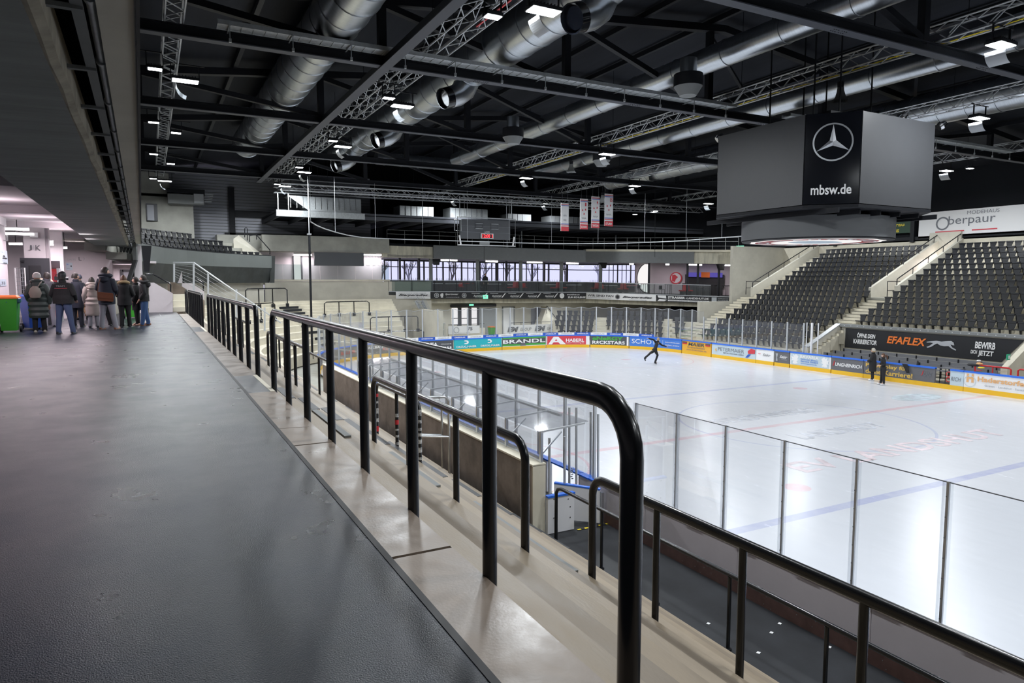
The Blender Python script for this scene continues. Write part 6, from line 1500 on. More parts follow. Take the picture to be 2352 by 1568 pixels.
wallban(1840, 2096, 497, 550, 'dark green banner with yellow lettering partly hidden by the video cube', 'green_dark', [('t', 'yellow', "McDonald's", .55, .66, .40, .22, 0, .02), ('t', 'yellow', 'Landshut,', .62, .44, .21, .15, 0, .01), ('t', 'yellow', 'Altdorf, Weixerau', .52, .24, .42, .15, 0, .01), ('t', 'yellow', 'Moosburg, Freiburg', .48, .04, .42, .15, 0, .01)])
0 and wallban(1650, 1833, 505, 556, 'white banner on the back wall behind the cube ring', 'ad_white', [('t', 'text_grey', 'STADTWERKE', .2, .4, .6, .25)])

# ------------------------------------------------------------------ seats
def seat_geo(bk, pn, M4):
    def tr(mb, pts_, f):
        n = len(mb.v); mb.v += [tuple(M4 @ Vector(q)) for q in pts_]
        for q in f: mb.f.append(tuple(n + i for i in q)); mb.mi.append(0)
    H = ((0, 3, 2, 1), (4, 5, 6, 7), (0, 1, 5, 4), (1, 2, 6, 5), (2, 3, 7, 6), (3, 0, 4, 7))
    # local: +y away from the ice (back), x along the row
    tr(bk, [(-.12, .10, .36), (.12, .10, .36), (.12, .14, .36), (-.12, .14, .36), (-.21, .20, .80), (.21, .20, .80), (.21, .25, .80), (-.21, .25, .80)], H)
    tr(bk, [(-.21, .15, .74), (.21, .15, .74), (.21, .26, .74), (-.21, .26, .74), (-.205, .17, .82), (.205, .17, .82), (.205, .27, .82), (-.205, .27, .82)], H)
    tr(pn, [(-.21, -.28, .40), (.21, -.28, .40), (.17, .12, .34), (-.17, .12, .34), (-.215, -.28, .45), (.215, -.28, .45), (.18, .12, .39), (-.18, .12, .39)], H)
    tr(pn, [(-.03, .05, .05), (.03, .05, .05), (.03, .14, .05), (-.03, .14, .05), (-.03, -.05, .36), (.03, -.05, .36), (.03, .12, .36), (-.03, .12, .36)], H)
FA = Matrix.Rotation(-PI / 2, 4, 'Z')        # facing -X: back (+y) points to +X
slots = []                                    # (distance, location, rot, label, group)
def inframe(x, y, z):
    c_ = RW.transposed() @ (Vector((x, y, z + .6)) - EYE); u = 1176 + FPX * c_.x / -c_.z; return u < 2362
def slot(x, y, z, rot, lab, grp):
    d = (Vector((x, y, z)) - EYE).length + (0 if inframe(x, y, z) else 1000); slots.append((d, Vector((x, y, z)), rot, lab, grp))
for k in range(4, 18):
    for j in range(34):
        y = 27.9 - .5 * j
        x, z = rx_(k) + .46, rz_(k)
        if inframe(x, y, z) or True: slot(x, y, z, -PI / 2, 'dark seat above the cat banner, %s row up, %s seat from the passage' % (ordw(k - 4), ordw(j)), 'dark tip-up seats above the cat banner')
for k in range(0, 18):
    ya = 29.95 if k < 9 else 30.45
    n = int((39.5 - ya) / .48)
    for j in range(n):
        slot(rx_(k) + .46, ya + .48 * j, rz_(k), -PI / 2, 'dark seat in the block beside the balcony, %s row up, %s seat from the passage' % (ordw(k), ordw(j)), 'dark tip-up seats of the block beside the balcony')
# end rows under the balcony
BLK = [(1279, 1367, 5, 'by the white stair'), (1397, 1527, 5, 'mid arc'), (1545, 1612, 4, 'by the stand steps')]
cc = Vector((X1 - RC, YE - RC, 0))
for k in range(5):
    R = RC + 3.15 + .8 * k; a = PI / 2 - .05; j = 0
    while a > .35:
        x, y = cc.x + R * math.cos(a), cc.y + R * math.sin(a); u = proj_u((x, y, -3))
        for u0, u1, nr, nm in BLK:
            if u0 < u < u1 and k < nr:
                slot(x, y, -3.62 + .4 * k, a - PI / 2, 'grey seat behind the end boards %s, %s row, %s place' % (nm, ordw(k), ordw(j % 38)), 'grey seats behind the end boards')
        a -= .5 / R; j += 1
b = MB()
for k in range(5):
    rg = []
    for i in range(21):
        a = 1.42 - 1.16 * i / 20; r0_, r1_ = RC + 2.7 + .8 * k, RC + 3.52 + .8 * k; u_ = Vector((math.cos(a), math.sin(a), 0))
        if proj_u(cc + u_ * r0_ + Vector((0, 0, -3))) < 1272: continue
        rg.append([cc + u_ * r0_ + Vector((0, 0, -4)), cc + u_ * r1_ + Vector((0, 0, -4)), cc + u_ * r1_ + Vector((0, 0, -3.62 + .4 * k)), cc + u_ * r0_ + Vector((0, 0, -3.62 + .4 * k))])
    b.loft(rg)
    for u0, u1 in ((1368, 1395), (1528, 1544)):
        aa = [1.42 - 1.16 * i / 200 for i in range(201)]; r1_ = RC + 3.52 + .8 * k
        aa = [a for a in aa if u0 < proj_u(cc + Vector((math.cos(a), math.sin(a), 0)) * r1_ + Vector((0, 0, -3))) < u1]
        if len(aa) > 1: b.loft([[cc + Vector((math.cos(a), math.sin(a), 0)) * r + Vector((0, 0, z)) for r, z in ((r1_ - .4, -4), (r1_, -4), (r1_, -3.42 + .4 * k), (r1_ - .4, -3.42 + .4 * k))] for a in (aa[0], aa[-1])])
struct('floor_corner_rows', b, 'concrete_far')
# upper corner stand
for k in range(4):
    A = pathd(.95 + .8 * k, 2.75 + .38 * k)
    for i in range(len(A) - 1):
        L = (A[i + 1] - A[i]).length; n = max(1, int(L / .5)); dr = (A[i + 1] - A[i]).normalized()
        for j in range(n):
            p = A[i].lerp(A[i + 1], (j + .5) / n)
            if (k == 3 and i in (3,)) or (i == 7 and k > 0) or (i == 6 and k > 2) or p.x < -1.2 + .0 * k and p.y < 38.6: continue
            slot(p.x, p.y, p.z, math.atan2(dr.y, dr.x), 'black seat in the upper corner stand, %s row, %s seat past the pier' % (ordw(k), ordw(min(37, sum(1 for q_ in slots if q_[4].startswith('black') and ('stand, ' + ordw(k) + ' row') in q_[3])))), 'black seats of the upper corner stand')
slots.sort(key=lambda s: s[0])
bk, pn = MB(), MB(); seat_geo(bk, pn, Matrix.Identity(4))
pt = thing('stadium_seat', slots[0][3], 'seat', (0, 0, 0), slots[0][4])
bk.build('backrest', 'seat', pt); pn.build('seat_pan', 'seat_pan', pt)
for i, (d, p, r, lab, grp) in enumerate(slots[:300]):
    if i == 0: pt.location = p; pt.rotation_euler = (0, 0, r); pt['label'] = lab
    else: dup(pt, p, r, lab, grp)
bk = MB()
for d, p, r, lab, grp in slots[300:]:
    seat_geo(bk, bk, Matrix.Translation(p) @ Matrix.Rotation(r, 4, 'Z'))
tag(bk.build('distant_stadium_seats', 'seat'), 'the remaining dark seats filling the far seat blocks and corners', 'seats', kind='stuff')
# ------------------------------------------------------------------ walkway side: soffit, beam, services (all slightly turned, like the real stand)
YAW = -.0095
def sk(x, y): return x + YAW * (y - 5)
def along(b, x0, x1, z0, z1, ya=-10, yb=36.0, z0b=None, z1b=None):
    b.hexa([(sk(x0, ya), ya, z0), (sk(x1, ya), ya, z0), (sk(x1, yb), yb, z0), (sk(x0, yb), yb, z0), (sk(x0, ya), ya, z1), (sk(x1, ya), ya, z1), (sk(x1, yb), yb, z1), (sk(x0, yb), yb, z1)])
ZSO = 3.05
EDGE = MB()
b = MB()
n = 60
random.seed(11)
rg = []
for i in range(n + 1):
    y = -10 + 46 * i / n; j = random.uniform(-.012, .012)
    rg.append([(sk(-.56 + j, y), y, ZSO), (sk(-.50 + j, y), y, ZSO + .30), (sk(-1.95, y), y, ZSO + .30), (sk(-1.82, y), y, ZSO - .02)])
b.loft(rg); struct('ceiling_soffit', b, 'soffit')
b = MB(); rg = []
for i in range(n + 1):
    y = -10 + 46 * i / n; j = random.uniform(-.012, .014)
    rg.append([(sk(-.56 + j, y), y, ZSO - .004), (sk(-.505 + j, y), y, ZSO + .02), (sk(-.50, y), y, ZSO + .3), (sk(-.58, y), y, ZSO + .0)])
b.loft(rg); struct('trim_soffit_edge', b, 'soffit_edge')
b = MB(); along(b, -.50, -.05, ZSO + .75, ZSO + .8); struct('ceiling_slot', b, 'black_matt')
# precast beam over the walkway edge
b = MB(); along(b, -.225, -.01, ZSO + .12, ZSO + 1.3, yb=36); struct('beam_edge', b, 'concrete_wall')
b = MB(); along(b, -.01, .012, ZSO + .10, ZSO + 1.3, yb=36); struct('trim_beam_edge', b, 'steel_dark')
b = MB(); along(b, -14, .0, ZSO + 1.25, ZSO + 1.4, yb=36.4); struct('ceiling_upper_tier', b, 'black_matt')
# ladder tray and pipe in the slot
t = thing('service_tray', 'dark steel cable ladder hung in the slot beside the soffit', 'cable ladder', (-.35, 0, ZSO + .1))
b = MB(); along(b, -.37, -.30, ZSO + .14, ZSO + .16); b.build('side_rail', 'band_grey', t)
for i in range(26):
    y = -.5 + 1.42 * i; b = MB(); b.box(sk(-.50, y), sk(-.30, y), y, y + .05, ZSO + .12, ZSO + .15); b.build('rung', 'band_grey', t)
t = thing('service_pipe', 'galvanised pipe running beside the cable ladder in the slot', 'pipe', (-.27, 0, ZSO + .2))
b = MB(); b.tube((sk(-.258, -8), -8, ZSO + .20), (sk(-.258, 36), 36, ZSO + .20), .03, 10); b.build('pipe', 'galv', t, True)
for i in range(24): y = .9 + 1.42 * i; b = MB(); b.lathe([(.045, -.03), (.045, .03)], (sk(-.258, y), y, ZSO + .20), 10, ax=(0, 1, 0)); b.build('clamp', 'galv', t, True)
# pier
b = MB(); b.box(-.62, -.30, 35.8, 36.2, 0, 3.1); struct('pier', b, 'concourse_paint', label='grey painted pier at the end of the walkway')
b = MB(); b.prism([(-.30, 35.9, 3.1), (.12, 35.9, 3.1), (-.02, 35.9, 1.9), (-.22, 35.9, 1.9)], (0, .2, 0)); tag(b.build('dark_bracket', 'black_satin'), 'black wedge bracket on the pier under the beam', 'bracket')
# concourse rooms
CW = [(-3.95, 15, 26.2, 0)]
b = MB(); b.box(-4.15, -3.92, -6, 26.3, 0, 3.42); struct('wall_sector_j', b, 'concourse_paint')
b = MB(); b.box(-12, -1.8, -6, 38, 3.40, 3.55); struct('ceiling_concourse', b, 'concourse_paint')
for i, y in enumerate((15.6, 21.5, 27.2, 33.5, 40)):
    b = MB(); b.box(-9, sk(-1.8, y), y, y + .22, 3.22, 3.40); struct('ceiling_joist', b, 'concourse_paint')
def pxb(b, u0, u1, v0, v1, y, th=.2, zmin=None):
    p, q = atY(u0, v1, y), atY(u1, v0, y); b.box(p.x, q.x, y, y + th, p.z if zmin is None else zmin, q.z)
b = MB(); b.box(-12, atY(58, 600, 34).x, 34.0, 34.2, 0, 3.4); struct('wall_concourse_back', b, 'concourse_paint')
b = MB(); pxb(b, 56, 101, 520, 594, 28.3, .2); b.box(atY(101, 600, 28.3).x, atY(112, 600, 28.3).x, 28.5, 28.9, 0, 3.42); struct('wall_sector_jk', b, 'concourse_paint')
b = MB(); b.box(atY(100, 600, 32).x, atY(146, 600, 32).x, 32, 32.2, 0, 3.42); struct('wall_sector_k', b, 'concourse_paint')
b = MB(); b.box(atY(143, 600, 37.8).x, atY(258, 600, 37.8).x, 37.8, 38.0, 0, 3.42); struct('wall_sector_l', b, 'concourse_paint')
b = MB(); b.box(-4, .3, 43, 43.2, 0, 2.4); b.box(-4, .3, 38, 43.2, 2.35, 2.45); struct('wall_concourse_end', b, 'concourse_paint')
b = MB(); pxb(b, 283, 307, 624, 700, 42.95, .05, 0); struct('door_6', b, 'door_grey')
b = MB(); pxb(b, 281, 309, 619, 624, 42.9, .08); pxb(b, 280, 283, 619, 700, 42.9, .08, 0); struct('door_frame_end', b, 'door_dark')
# dark doors
for i, (u0, u1, v0, v1, y, lab) in enumerate(((55, 113, 593, 748, 28.1, 'dark grey steel door leaf with window panel standing open'), (115, 137, 599, 735, 30.5, 'second dark grey door leaf behind the first one'))):
    p, q = atY(u0, v1, y), atY(u1, v0, y); t = thing('open_door', lab, 'door', p, 'dark concourse doors')
    b = MB(); b.box(p.x, q.x, y, y + .06, 0.0, q.z); b.build('leaf', 'door_dark', t)
    b = MB(); w_ = q.x - p.x; b.box(p.x + w_ * .3, q.x - w_ * .3, y - .02, y, q.z - 1.4, q.z - .25); b.build('inset_panel', 'ad_black', t)
    b = MB(); b.box(p.x + .05, p.x + .12, y - .04, y, q.z - .15, q.z - .08); b.build('closer', 'black_satin', t)
p, q = atY(42, 740, 27.6), atY(56, 615, 27.6)
t = thing('bottle_rack', 'white framed wire grille standing beside the dark door', 'rack', p)
b = MB(); b.path([(p.x, 27.6, .02), (p.x, 27.6, q.z), (q.x, 27.6, q.z), (q.x, 27.6, .02)], .025, n=5, closed=True); b.build('frame', 'white', t)
b = MB()
for k in range(14): b.bar((p.x, 27.6, .1 + k * q.z / 14), (q.x, 27.6, .1 + k * q.z / 14), .012, .012)
for k in range(3): xx = p.x + (q.x - p.x) * (k + 1) / 4; b.bar((xx, 27.6, .02), (xx, 27.6, q.z), .012, .012)
b.build('grille', 'text_silver', t)
p, q = atY(116, 728, 29.8), atY(127, 617, 29.8)
t = thing('drinks_machine', 'tall red vending machine behind the group of people', 'vending machine', (p.x, 29.8, 0))
b = MB(); b.box(p.x, q.x + .06, 29.8, 30.4, .0, q.z); b.build('cabinet', 'red', t); b = MB(); b.box(q.x + .04, q.x + .12, 29.75, 30.4, .0, q.z + .02); b.build('side_trim', 'alu_white', t)
b = MB(); b.box(p.x + .02, q.x, 29.78, 29.8, q.z - .9, q.z - .1); b.build('display', 'crimson', t)
# painted letters and posters
def wl(s, u0, u1, v0, v1, plane, at, lab, m_='ad_dark'):
    if plane == 'X': p, q = atX(u0, v1, at), atX(u1, v0, at); F = plane_frame(p, (0, 1, 0)); W = q.y - p.y
    else: p, q = atY(u0, v1, at), atY(u1, v0, at); F = plane_frame(p, (1, 0, 0)); W = q.x - p.x
    H = atX(u0, v0, at).z - p.z if plane == 'X' else q.z - p.z
    b = MB(); put_text(b, F, s, 0, 0, W, H, bold=.0, d=.012)
    return tag(b.build('wall_lettering', m_), lab, 'wall lettering', 'sector letters painted on the concourse walls')
wl('J', 6, 17, 537, 552, 'X', -3.92, 'dark letter J painted alone on the concourse wall')
wl('J', 65, 73, 563, 575, 'Y', 28.28, 'dark letter J of the pair J and K')
wl('|', 77, 78, 563, 574, 'Y', 28.28, 'thin stroke between the letters J and K', 'text_silver')
wl('K', 82, 93, 563, 575, 'Y', 28.28, 'dark letter K painted over the dark doors')
wl('GÄSTE', 154, 174, 593, 598, 'Y', 37.8, 'small faint word GÄSTE painted on the wall', 'text_silver')
wl('L', 181, 187, 590, 598, 'Y', 37.8, 'dark letter L painted above the heads')
wl(')', 191, 194, 590, 598, 'Y', 37.8, 'faint bracket after the letter L', 'text_silver')
def poster(u0, u1, v0, v1, plane, at, lab, art):
    if plane == 'X': p, q = atX(u0, v1, at), atX(u1, v0, at); F = plane_frame(p, (0, 1, 0)); W = q.y - p.y; H = atX(u0, v0, at).z - p.z
    else: p, q = atY(u0, v1, at), atY(u1, v0, at); F = plane_frame(p, (1, 0, 0)); W = q.x - p.x; H = q.z - p.z
    t = thing('poster', lab, 'poster', p, 'paper notices in the concourse')
    b = MB(); b.hexa([F(a, e, d) for e in (0, H) for a, d in ((0, 0), (W, 0), (W, .01), (0, .01))]); b.build('sheet', 'ad_sky', t)
    paint(t, F, W, H, art)
poster(-14, 15, 570, 603, 'X', -3.92, 'pale blue notice with small black pictures beside the letter J', [('t', 'ad_blue', 'Hinweis', .35, .82, .3, .06), ('p', 'ad_black', [(.6, .55), (.8, .5), (.7, .66)]), ('r', 'ad_black', .6, .38, .92, .46), ('r', 'text_silver', .3, .3, .8, .32), ('r', 'text_silver', .3, .2, .8, .22), ('r', 'ad_black', .6, .04, .9, .09)])
poster(0, 13, 641, 657, 'X', -3.92, 'white notice with grey numerals above the green bin', [('t', 'text_grey', '33', .2, .25, .6, .4)])
poster(152, 166, 603, 620, 'Y', 37.79, 'pale blue notice on the wall under the letter L', [('t', 'ad_blue', 'Info', .12, .7, .3, .14), ('r', 'ad_black', .7, .45, .9, .6), ('r', 'text_silver', .1, .2, .6, .25)])
b = MB(); p, q = atY(69, 545, 28.15), atY(87, 534, 28.15); b.box(p.x, q.x, 28.1, 28.2, p.z, q.z); tag(b.build('wall_box', 'ad_white'), 'white square box high above the letters J and K', 'wall box', 'white wall boxes')
b = MB(); p, q = atX(-6, 514, -3.92), atX(8, 500, -3.92); b.box(-3.92, -3.86, min(p.y, q.y), max(p.y, q.y), p.z, p.z + .28); tag(b.build('wall_box', 'ad_white'), 'white square box high on the wall above the lone J', 'wall box', 'white wall boxes')
# lamps of the concourse
for i, (u, v, w_, y) in enumerate(((39, 526, .62, 26.5), (44, 537, .80, 27.5), (36, 560, .4, 31), (103, 549, .18, 29.5), (107, 555, .4, 30.5), (108, 561, .4, 31.5), (148, 569, .18, 32.5))):
    p = atY(u, v, y); t = thing('concourse_lamp', 'white concourse ceiling lamp, ' + ordw(i) + ' from the sector J wall', 'ceiling lamp', p, 'concourse ceiling lamps')
    b = MB(); b.bar(p - Vector((w_ / 2, 0, 0)), p + Vector((w_ / 2, 0, 0)), .12, .07); b.build('diffuser', 'lamp_tube', t)
    b = MB(); b.bar(p - Vector((w_ / 2, 0, -.05)), p + Vector((w_ / 2, 0, .05)), .14, .03); b.build('housing', 'white', t)
    b = MB(); b.tube(p + Vector((0, 0, .05)), (p.x, p.y, 3.4), .012, 5); b.build('hanger', 'steel_dark', t)
for x, y in ((-5.2, 8), (-5.6, 16), (-3.2, 20), (-2.9, 25.0), (-2.4, 30.0), (-3.0, 35.5), (-.9, 41.5), (-6.5, 30), (-3.2, 30.6), (-2.3, 27)):
    area(None, (x, y, 2.95 if y != 41.5 else 2.2), 1.2, .3, 80, PINK, 'concourse_fill'); area(None, (x, y, 2.90 if y != 41.5 else 2.15), 1.2, .3, 9, PINK, 'concourse_fill_up', rot=(PI, 0, 0))  # fill pairs added to brighten concourse walls and ceiling, besides the lamps above
# bins
def bin_(x, y, m_, lab, rz, lid, grp='wheeled waste bins'):
    t = thing('wheeled_bin', lab, 'waste bin', (x, y, 0), grp); t.rotation_euler = (0, 0, rz)
    O = Vector((x, y, 0)); 
    b = MB(); b.loft([[O + Vector((a * k, e * k2, z)) for a, e in ((-1, -1), (1, -1), (1, 1), (-1, 1))] for k, k2, z in ((.18, .20, .06), (.24, .32, .98))]); b.build('body', m_, t)
    b = MB(); b.box(x - .26, x + .26, y - .35, y + .35, .98, 1.02); b.loft([[O + Vector((a * k, e * k, z)) for a, e in ((-1, -1), (1, -1), (1, 1), (-1, 1))] for k, z in ((.25, 1.02), (.20, 1.07))]); b.build('lid', lid, t)
    for s_ in (-1, 1): b = MB(); b.lathe([(.10, -.025), (.10, .025), (.04, .03)], (x + s_ * .23, y + .22, .10), 14, ax=(1, 0, 0)); b.build('wheel', 'ad_black', t, True)
    b = MB(); b.tube((x - .2, y + .42, 1.0), (x + .2, y + .42, 1.0), .015, 6); b.build('handle', lid, t, True)
    return t
bin_(-3.64, 24.2, 'bin_green', 'green wheeled bin with orange lid and teal bag at the frame edge', 0.0, 'orange')
bin_(-3.22, 25.3, 'bin_blue', 'blue wheeled bin beside the woman in the long green coat', .5, 'bin_blue')
p = atZ(303, 730, 0); bin_(-.70, 31.0, 'bin_green', 'green bin partly hidden behind the fur-hooded coat', 0.2, 'bin_green')
p = atY(1129, 768, 56); tt = bin_(p.x, 56, 'bin_green', 'distant green bin with orange lid beside the glass door', 0, 'orange'); tt.location.z = BFLOOR
t = thing('bin_bag', 'teal bag edge hanging over the green bin', 'bag', (-3.7, 24.9, .9)); b = MB(); b.lathe([(.27, .84), (.31, .87), (.31, .97), (.27, .99)], (-3.64, 24.2, 0), 14, caps=False); b.build('bag_rim', 'teal_dark', t)
# floor marks
b = MB()
for (u0, v0, u1, v1) in ((478, 877, 502, 877), (490, 873, 517, 870), (373, 723, 385, 723), (372, 775, 398, 776), (366, 720, 370, 726)):
    p, q = atZ(u0, v0, .002), atZ(u1, v1, .002); b.bar(p, q, .02, .003)
tag(b.build('floor_marks', 'text_silver'), 'short pale scratch marks on the dark walkway', 'floor marking', kind='structure')
# joints in the edge slabs
b = MB()
for (u0, v0, u1, v1) in ((635, 984, 710, 979),):
    p, q = atZ(u0, v0, .001), atZ(u1, v1, .001); b.bar(p, q, .02, .002)
struct('trim_slab_joints', b, 'concrete_dirt_shade')
# ------------------------------------------------------------------ people
def limb(a, b_, c_, k=3):
    return [Vector(a).lerp(Vector(b_), i / k) for i in range(k)] + [Vector(b_).lerp(Vector(c_), i / k) for i in range(k + 1)]
def ell(c, rx, ry, n=16, z=None, jit=0.0):
    return [Vector((c[0] + rx * math.cos(2 * PI * i / n), c[1] + ry * math.sin(2 * PI * i / n), c[2])) for i in range(n)]
def person(name_lab, pos, face, H=1.72, coat=None, trousers='denim', shoes='ad_black', hair=None, hat=None, arms=None, legs=None, hood=None, lean=(0, 0), z0=0.0, wide=1.0, skates=False, head_turn=0.0, group=None, puff=False):
    """local frame: x right, y forward, z up; face = heading angle of +y"""
    t = thing('person', name_lab, 'person', (pos[0], pos[1], z0), group)
    s = H / 1.75; R = Matrix.Rotation(face - PI / 2, 4, 'Z'); O = Vector((pos[0], pos[1], z0))
    W = lambda v: O + (R @ (Vector(v) * s))
    hipz = .93; legs = legs or [((-.10, .0, .50), (-.11, -.03, .09)), ((.10, .01, .50), (.12, .0, .09))]
    lx, ly = lean
    chest = Vector((lx, ly, 1.33)); neck = Vector((lx * 1.2, ly * 1.2 + .0, 1.47)); head = Vector((lx * 1.35, ly * 1.35 + .02, 1.62))
    pel = Vector((0, 0, hipz)); sh = [chest + Vector((sx_ * .185 * wide, 0, .08)) for sx_ in (-1, 1)]
    arms = arms or [((-.24, -.03, 1.12), (-.22, .08, .88)), ((.24, -.03, 1.12), (.22, .08, .88))]
    # body: one continuous skinned surface with separate fingers
    V, E_, Rr = [], [], []
    def av(p, r, par=None):
        V.append(W(p)); Rr.append(r * s)
        if par is not None: E_.append((par, len(V) - 1))
        return len(V) - 1
    tw = .74 * min(1.0, wide * (coat[2] if coat and len(coat) > 2 else 1.0)) if coat else 1.0; a0 = av(pel, .12 * tw); a1 = av(pel.lerp(chest, .5), .11 * tw, a0); a2 = av(chest, .115 * tw, a1); a3 = av(neck, .055, a2)
    a4 = av(head - Vector((0, 0, .06)), .062, a3); a5 = av(head + Vector((0, .0, .0)), .080, a4); a6 = av(head + Vector((0, -.01, .06)), .07, a5)
    fd = Vector((math.sin(head_turn), math.cos(head_turn), 0)); sd = Vector((fd.y, -fd.x, 0))
    av(head + fd * .105 + Vector((0, 0, -.01)), .014, a5)
    for k in (-1, 1): av(head + sd * (.080 * k) + Vector((0, 0, -.01)), .012, a5)
    for i, (kn, an) in enumerate(legs):
        sx_ = -1 if i == 0 else 1
        h1 = av((sx_ * .09, 0, hipz - .06), .085, a0); k1 = av(kn, .058, h1); c1 = av(Vector(kn).lerp(Vector(an), .4), .052, k1); n1 = av(an, .036, c1)
        fdir = Vector((0, 1, 0)); av(Vector(an) + fdir * .14 + Vector((sx_ * .02, 0, -.05)), .03, n1)
    for i, (el, wr) in enumerate(arms):
        s1 = av(sh[i] + Vector((0, 0, -.03)), .046, a2); e1 = av(el, .042, s1); w1_ = av(wr, .028, e1)
        el, wr = Vector(el), Vector(wr); d = (wr - el).normalized(); sid = d.cross(Vector((0, 0, 1))); sid = sid.normalized() if sid.length > .2 else Vector((0, 1, 0))
        pm = av(wr + d * .07, .030, w1_)
        for f in range(4):
            off = sid * (f - 1.5) * .021; L_ = (.075, .088, .082, .062)[f]
            b0 = av(wr + d * .10 + off, .0095, pm); b1 = av(wr + d * (.10 + L_ * .5) + off + Vector((0, .004, -.008)), .0088, b0); av(wr + d * (.10 + L_ * .9) + off + Vector((0, .012, -.02)), .0075, b1)
        th = av(wr + d * .045 + sid * -.038, .011, pm); av(wr + d * .085 + sid * -.055 + Vector((0, .01, -.005)), .009, th)
    me = bpy.data.meshes.new('body'); bm = bmesh.new(); lay = bm.verts.layers.skin.verify(); bv = [bm.verts.new(v - O) for v in V]
    for i, v in enumerate(bv): v[lay].radius = (Rr[i], Rr[i]); v[lay].use_root = (i == 0)
    for a, c_ in E_: bm.edges.new((bv[a], bv[c_]))
    bm.to_mesh(me); bm.free(); me.materials.append(M['skin'])
    o = bpy.data.objects.new('body', me); C.objects.link(o); o.parent = t
    mk = o.modifiers.new('skin', 'SKIN'); mk.use_smooth_shade = True
    o.modifiers.new('smooth', 'SUBSURF').levels = 1; o.modifiers[-1].render_levels = 1
    ORG[o.name] = O
    # trousers
    b = MB()
    for i, (kn, an) in enumerate(legs):
        sx_ = -1 if i == 0 else 1
        c_ = [Vector((sx_ * .075, 0, hipz + .04)), Vector((sx_ * .095, 0, hipz - .10)), Vector((sx_ * .09, 0, hipz - .10)).lerp(Vector(kn), .5), Vector(kn), Vector(kn).lerp(Vector(an), .5), Vector(an) + Vector((0, 0, .02)), Vector(an) + Vector((0, .02, -.05))]
        rr_ = [.12, .112, .098, .078, .070, .066, .072]
        b.path([W(p) for p in c_], s, n=14, radii=rr_)
    b.build('trousers', trousers, t, True)
    for i, (kn, an) in enumerate(legs):
        an = Vector(an); b = MB(); q = an - Vector((0, 0, .09))
        lift = 0 if an.z < .2 else 0
        prof = [(-.07, .030, .05), (-.04, .042, .075), (.04, .046, .075), (.12, .046, .055), (.18, .036, .04), (.205, .018, .025)]
        dn = (an - Vector(kn)).normalized(); fw = Vector((0, 1, 0)) - dn * dn.y; fw.normalize(); sdv = fw.cross(dn).normalized()
        base = an + dn * .09
        rings = []
        for (yy, hw, hh) in prof:
            c_ = base + fw * yy
            rings.append([W(c_ + sdv * (hw * math.cos(k * PI / 5)) - dn * (hh * (math.sin(k * PI / 5)) if 0 <= k <= 5 else 0)) for k in range(6)] + [W(c_ - sdv * hw * .9), W(c_ + sdv * hw * .9)])
        b.loft(rings); b.build('shoe', shoes, t, True)
        if skates:
            b = MB(); b.bar(W(base + fw * -.08 + dn * .03), W(base + fw * .2 + dn * .03), .006, .05); b.build('skate_blade', 'chrome', t)
    # coat
    if coat:
        m_, hem = coat[0], coat[1]; ext = coat[2] if len(coat) > 2 else 1.0
        b = MB(); rings = []; zs = [hem + (1.46 - hem) * i / 13 for i in range(14)]
        for i, z in enumerate(zs):
            k = max(0, (z - hipz) / (1.40 - hipz)); cx_, cy_ = lx * min(1.1, k), ly * min(1.1, k)
            if z > 1.43: rx2, ry2 = .13, .09
            elif z > 1.36: rx2, ry2 = .185, .115
            elif z > 1.30: rx2, ry2 = .205, .125
            elif z > 1.05: rx2, ry2 = .19, .13
            elif z > .85: rx2, ry2 = .20, .145
            else: rx2, ry2 = .205 - .01 * (.85 - z), .15
            if puff: rx2 += .012 * (1 if i % 2 else -1); ry2 += .012 * (1 if i % 2 else -1)
            rings.append([W(p) for p in ell((cx_, cy_, z), rx2 * ext * wide, ry2 * ext)])
        b.loft(rings)
        for i, (el, wr) in enumerate(arms):
            pts = limb(sh[i] + Vector(((-1 if i == 0 else 1) * -.035, 0, -.01)), el, wr); rr_ = [.080, .080, .072, .064, .060, .056, .052]
            if puff: rr_ = [r_ * (1.12 if j % 2 else 1.0) * 1.12 for j, r_ in enumerate(rr_)]
            b.path([W(p) for p in pts], s * ext ** .5, n=12, radii=rr_)
        b.lathe([(.085 * s, -.02 * s), (.095 * s, .03 * s), (.075 * s, .075 * s)], W(neck), 14)
        b.build('coat', m_, t, True)
    # hood or fur ruff lying on the shoulders
    if hood:
        b = MB(); rg = [neck + Vector((.145 * math.cos(a), .11 * math.sin(a) - .015, .03 + .03 * abs(math.sin(a)))) for a in [2 * PI * i / 16 for i in range(16)]]
        b.path([W(p) for p in rg], .048 * s, n=8, closed=True)
        if hood != 'fur': b.lathe([(.02, -.20 * s), (.13 * s, -.10 * s), (.13 * s, .0), (.05 * s, .05 * s)], W(neck + Vector((0, -.09, .0))), 12)
        b.build('hood', hood, t, True)
    # hair / hat
    def cap(rad, zlo, zhi, m_, nm, back=.0, sy=1.08):
        b = MB(); rings = []
        for i in range(8):
            f = i / 7; z = zlo + (zhi - zlo) * f; r_ = rad * math.sqrt(max(.02, 1 - (max(0, f - .25) / .78) ** 2))
            c_ = head + Vector((0, 0, z)) - fd * (.018 + back * (1 - f))
            rings.append([W(c_ + sd * (r_ * math.cos(a)) + fd * (r_ * sy * math.sin(a) * (1 if math.sin(a) < 0 or f > .45 else .55))) for a in [2 * PI * k / 16 for k in range(16)]])
        b.loft(rings); return b.build(nm, m_, t, True)
    if hair: cap(.100, hair[1], .135, hair[0], 'hair', back=.01)
    if hat: cap(.108, .00, .165, hat, 'hat', back=.0)
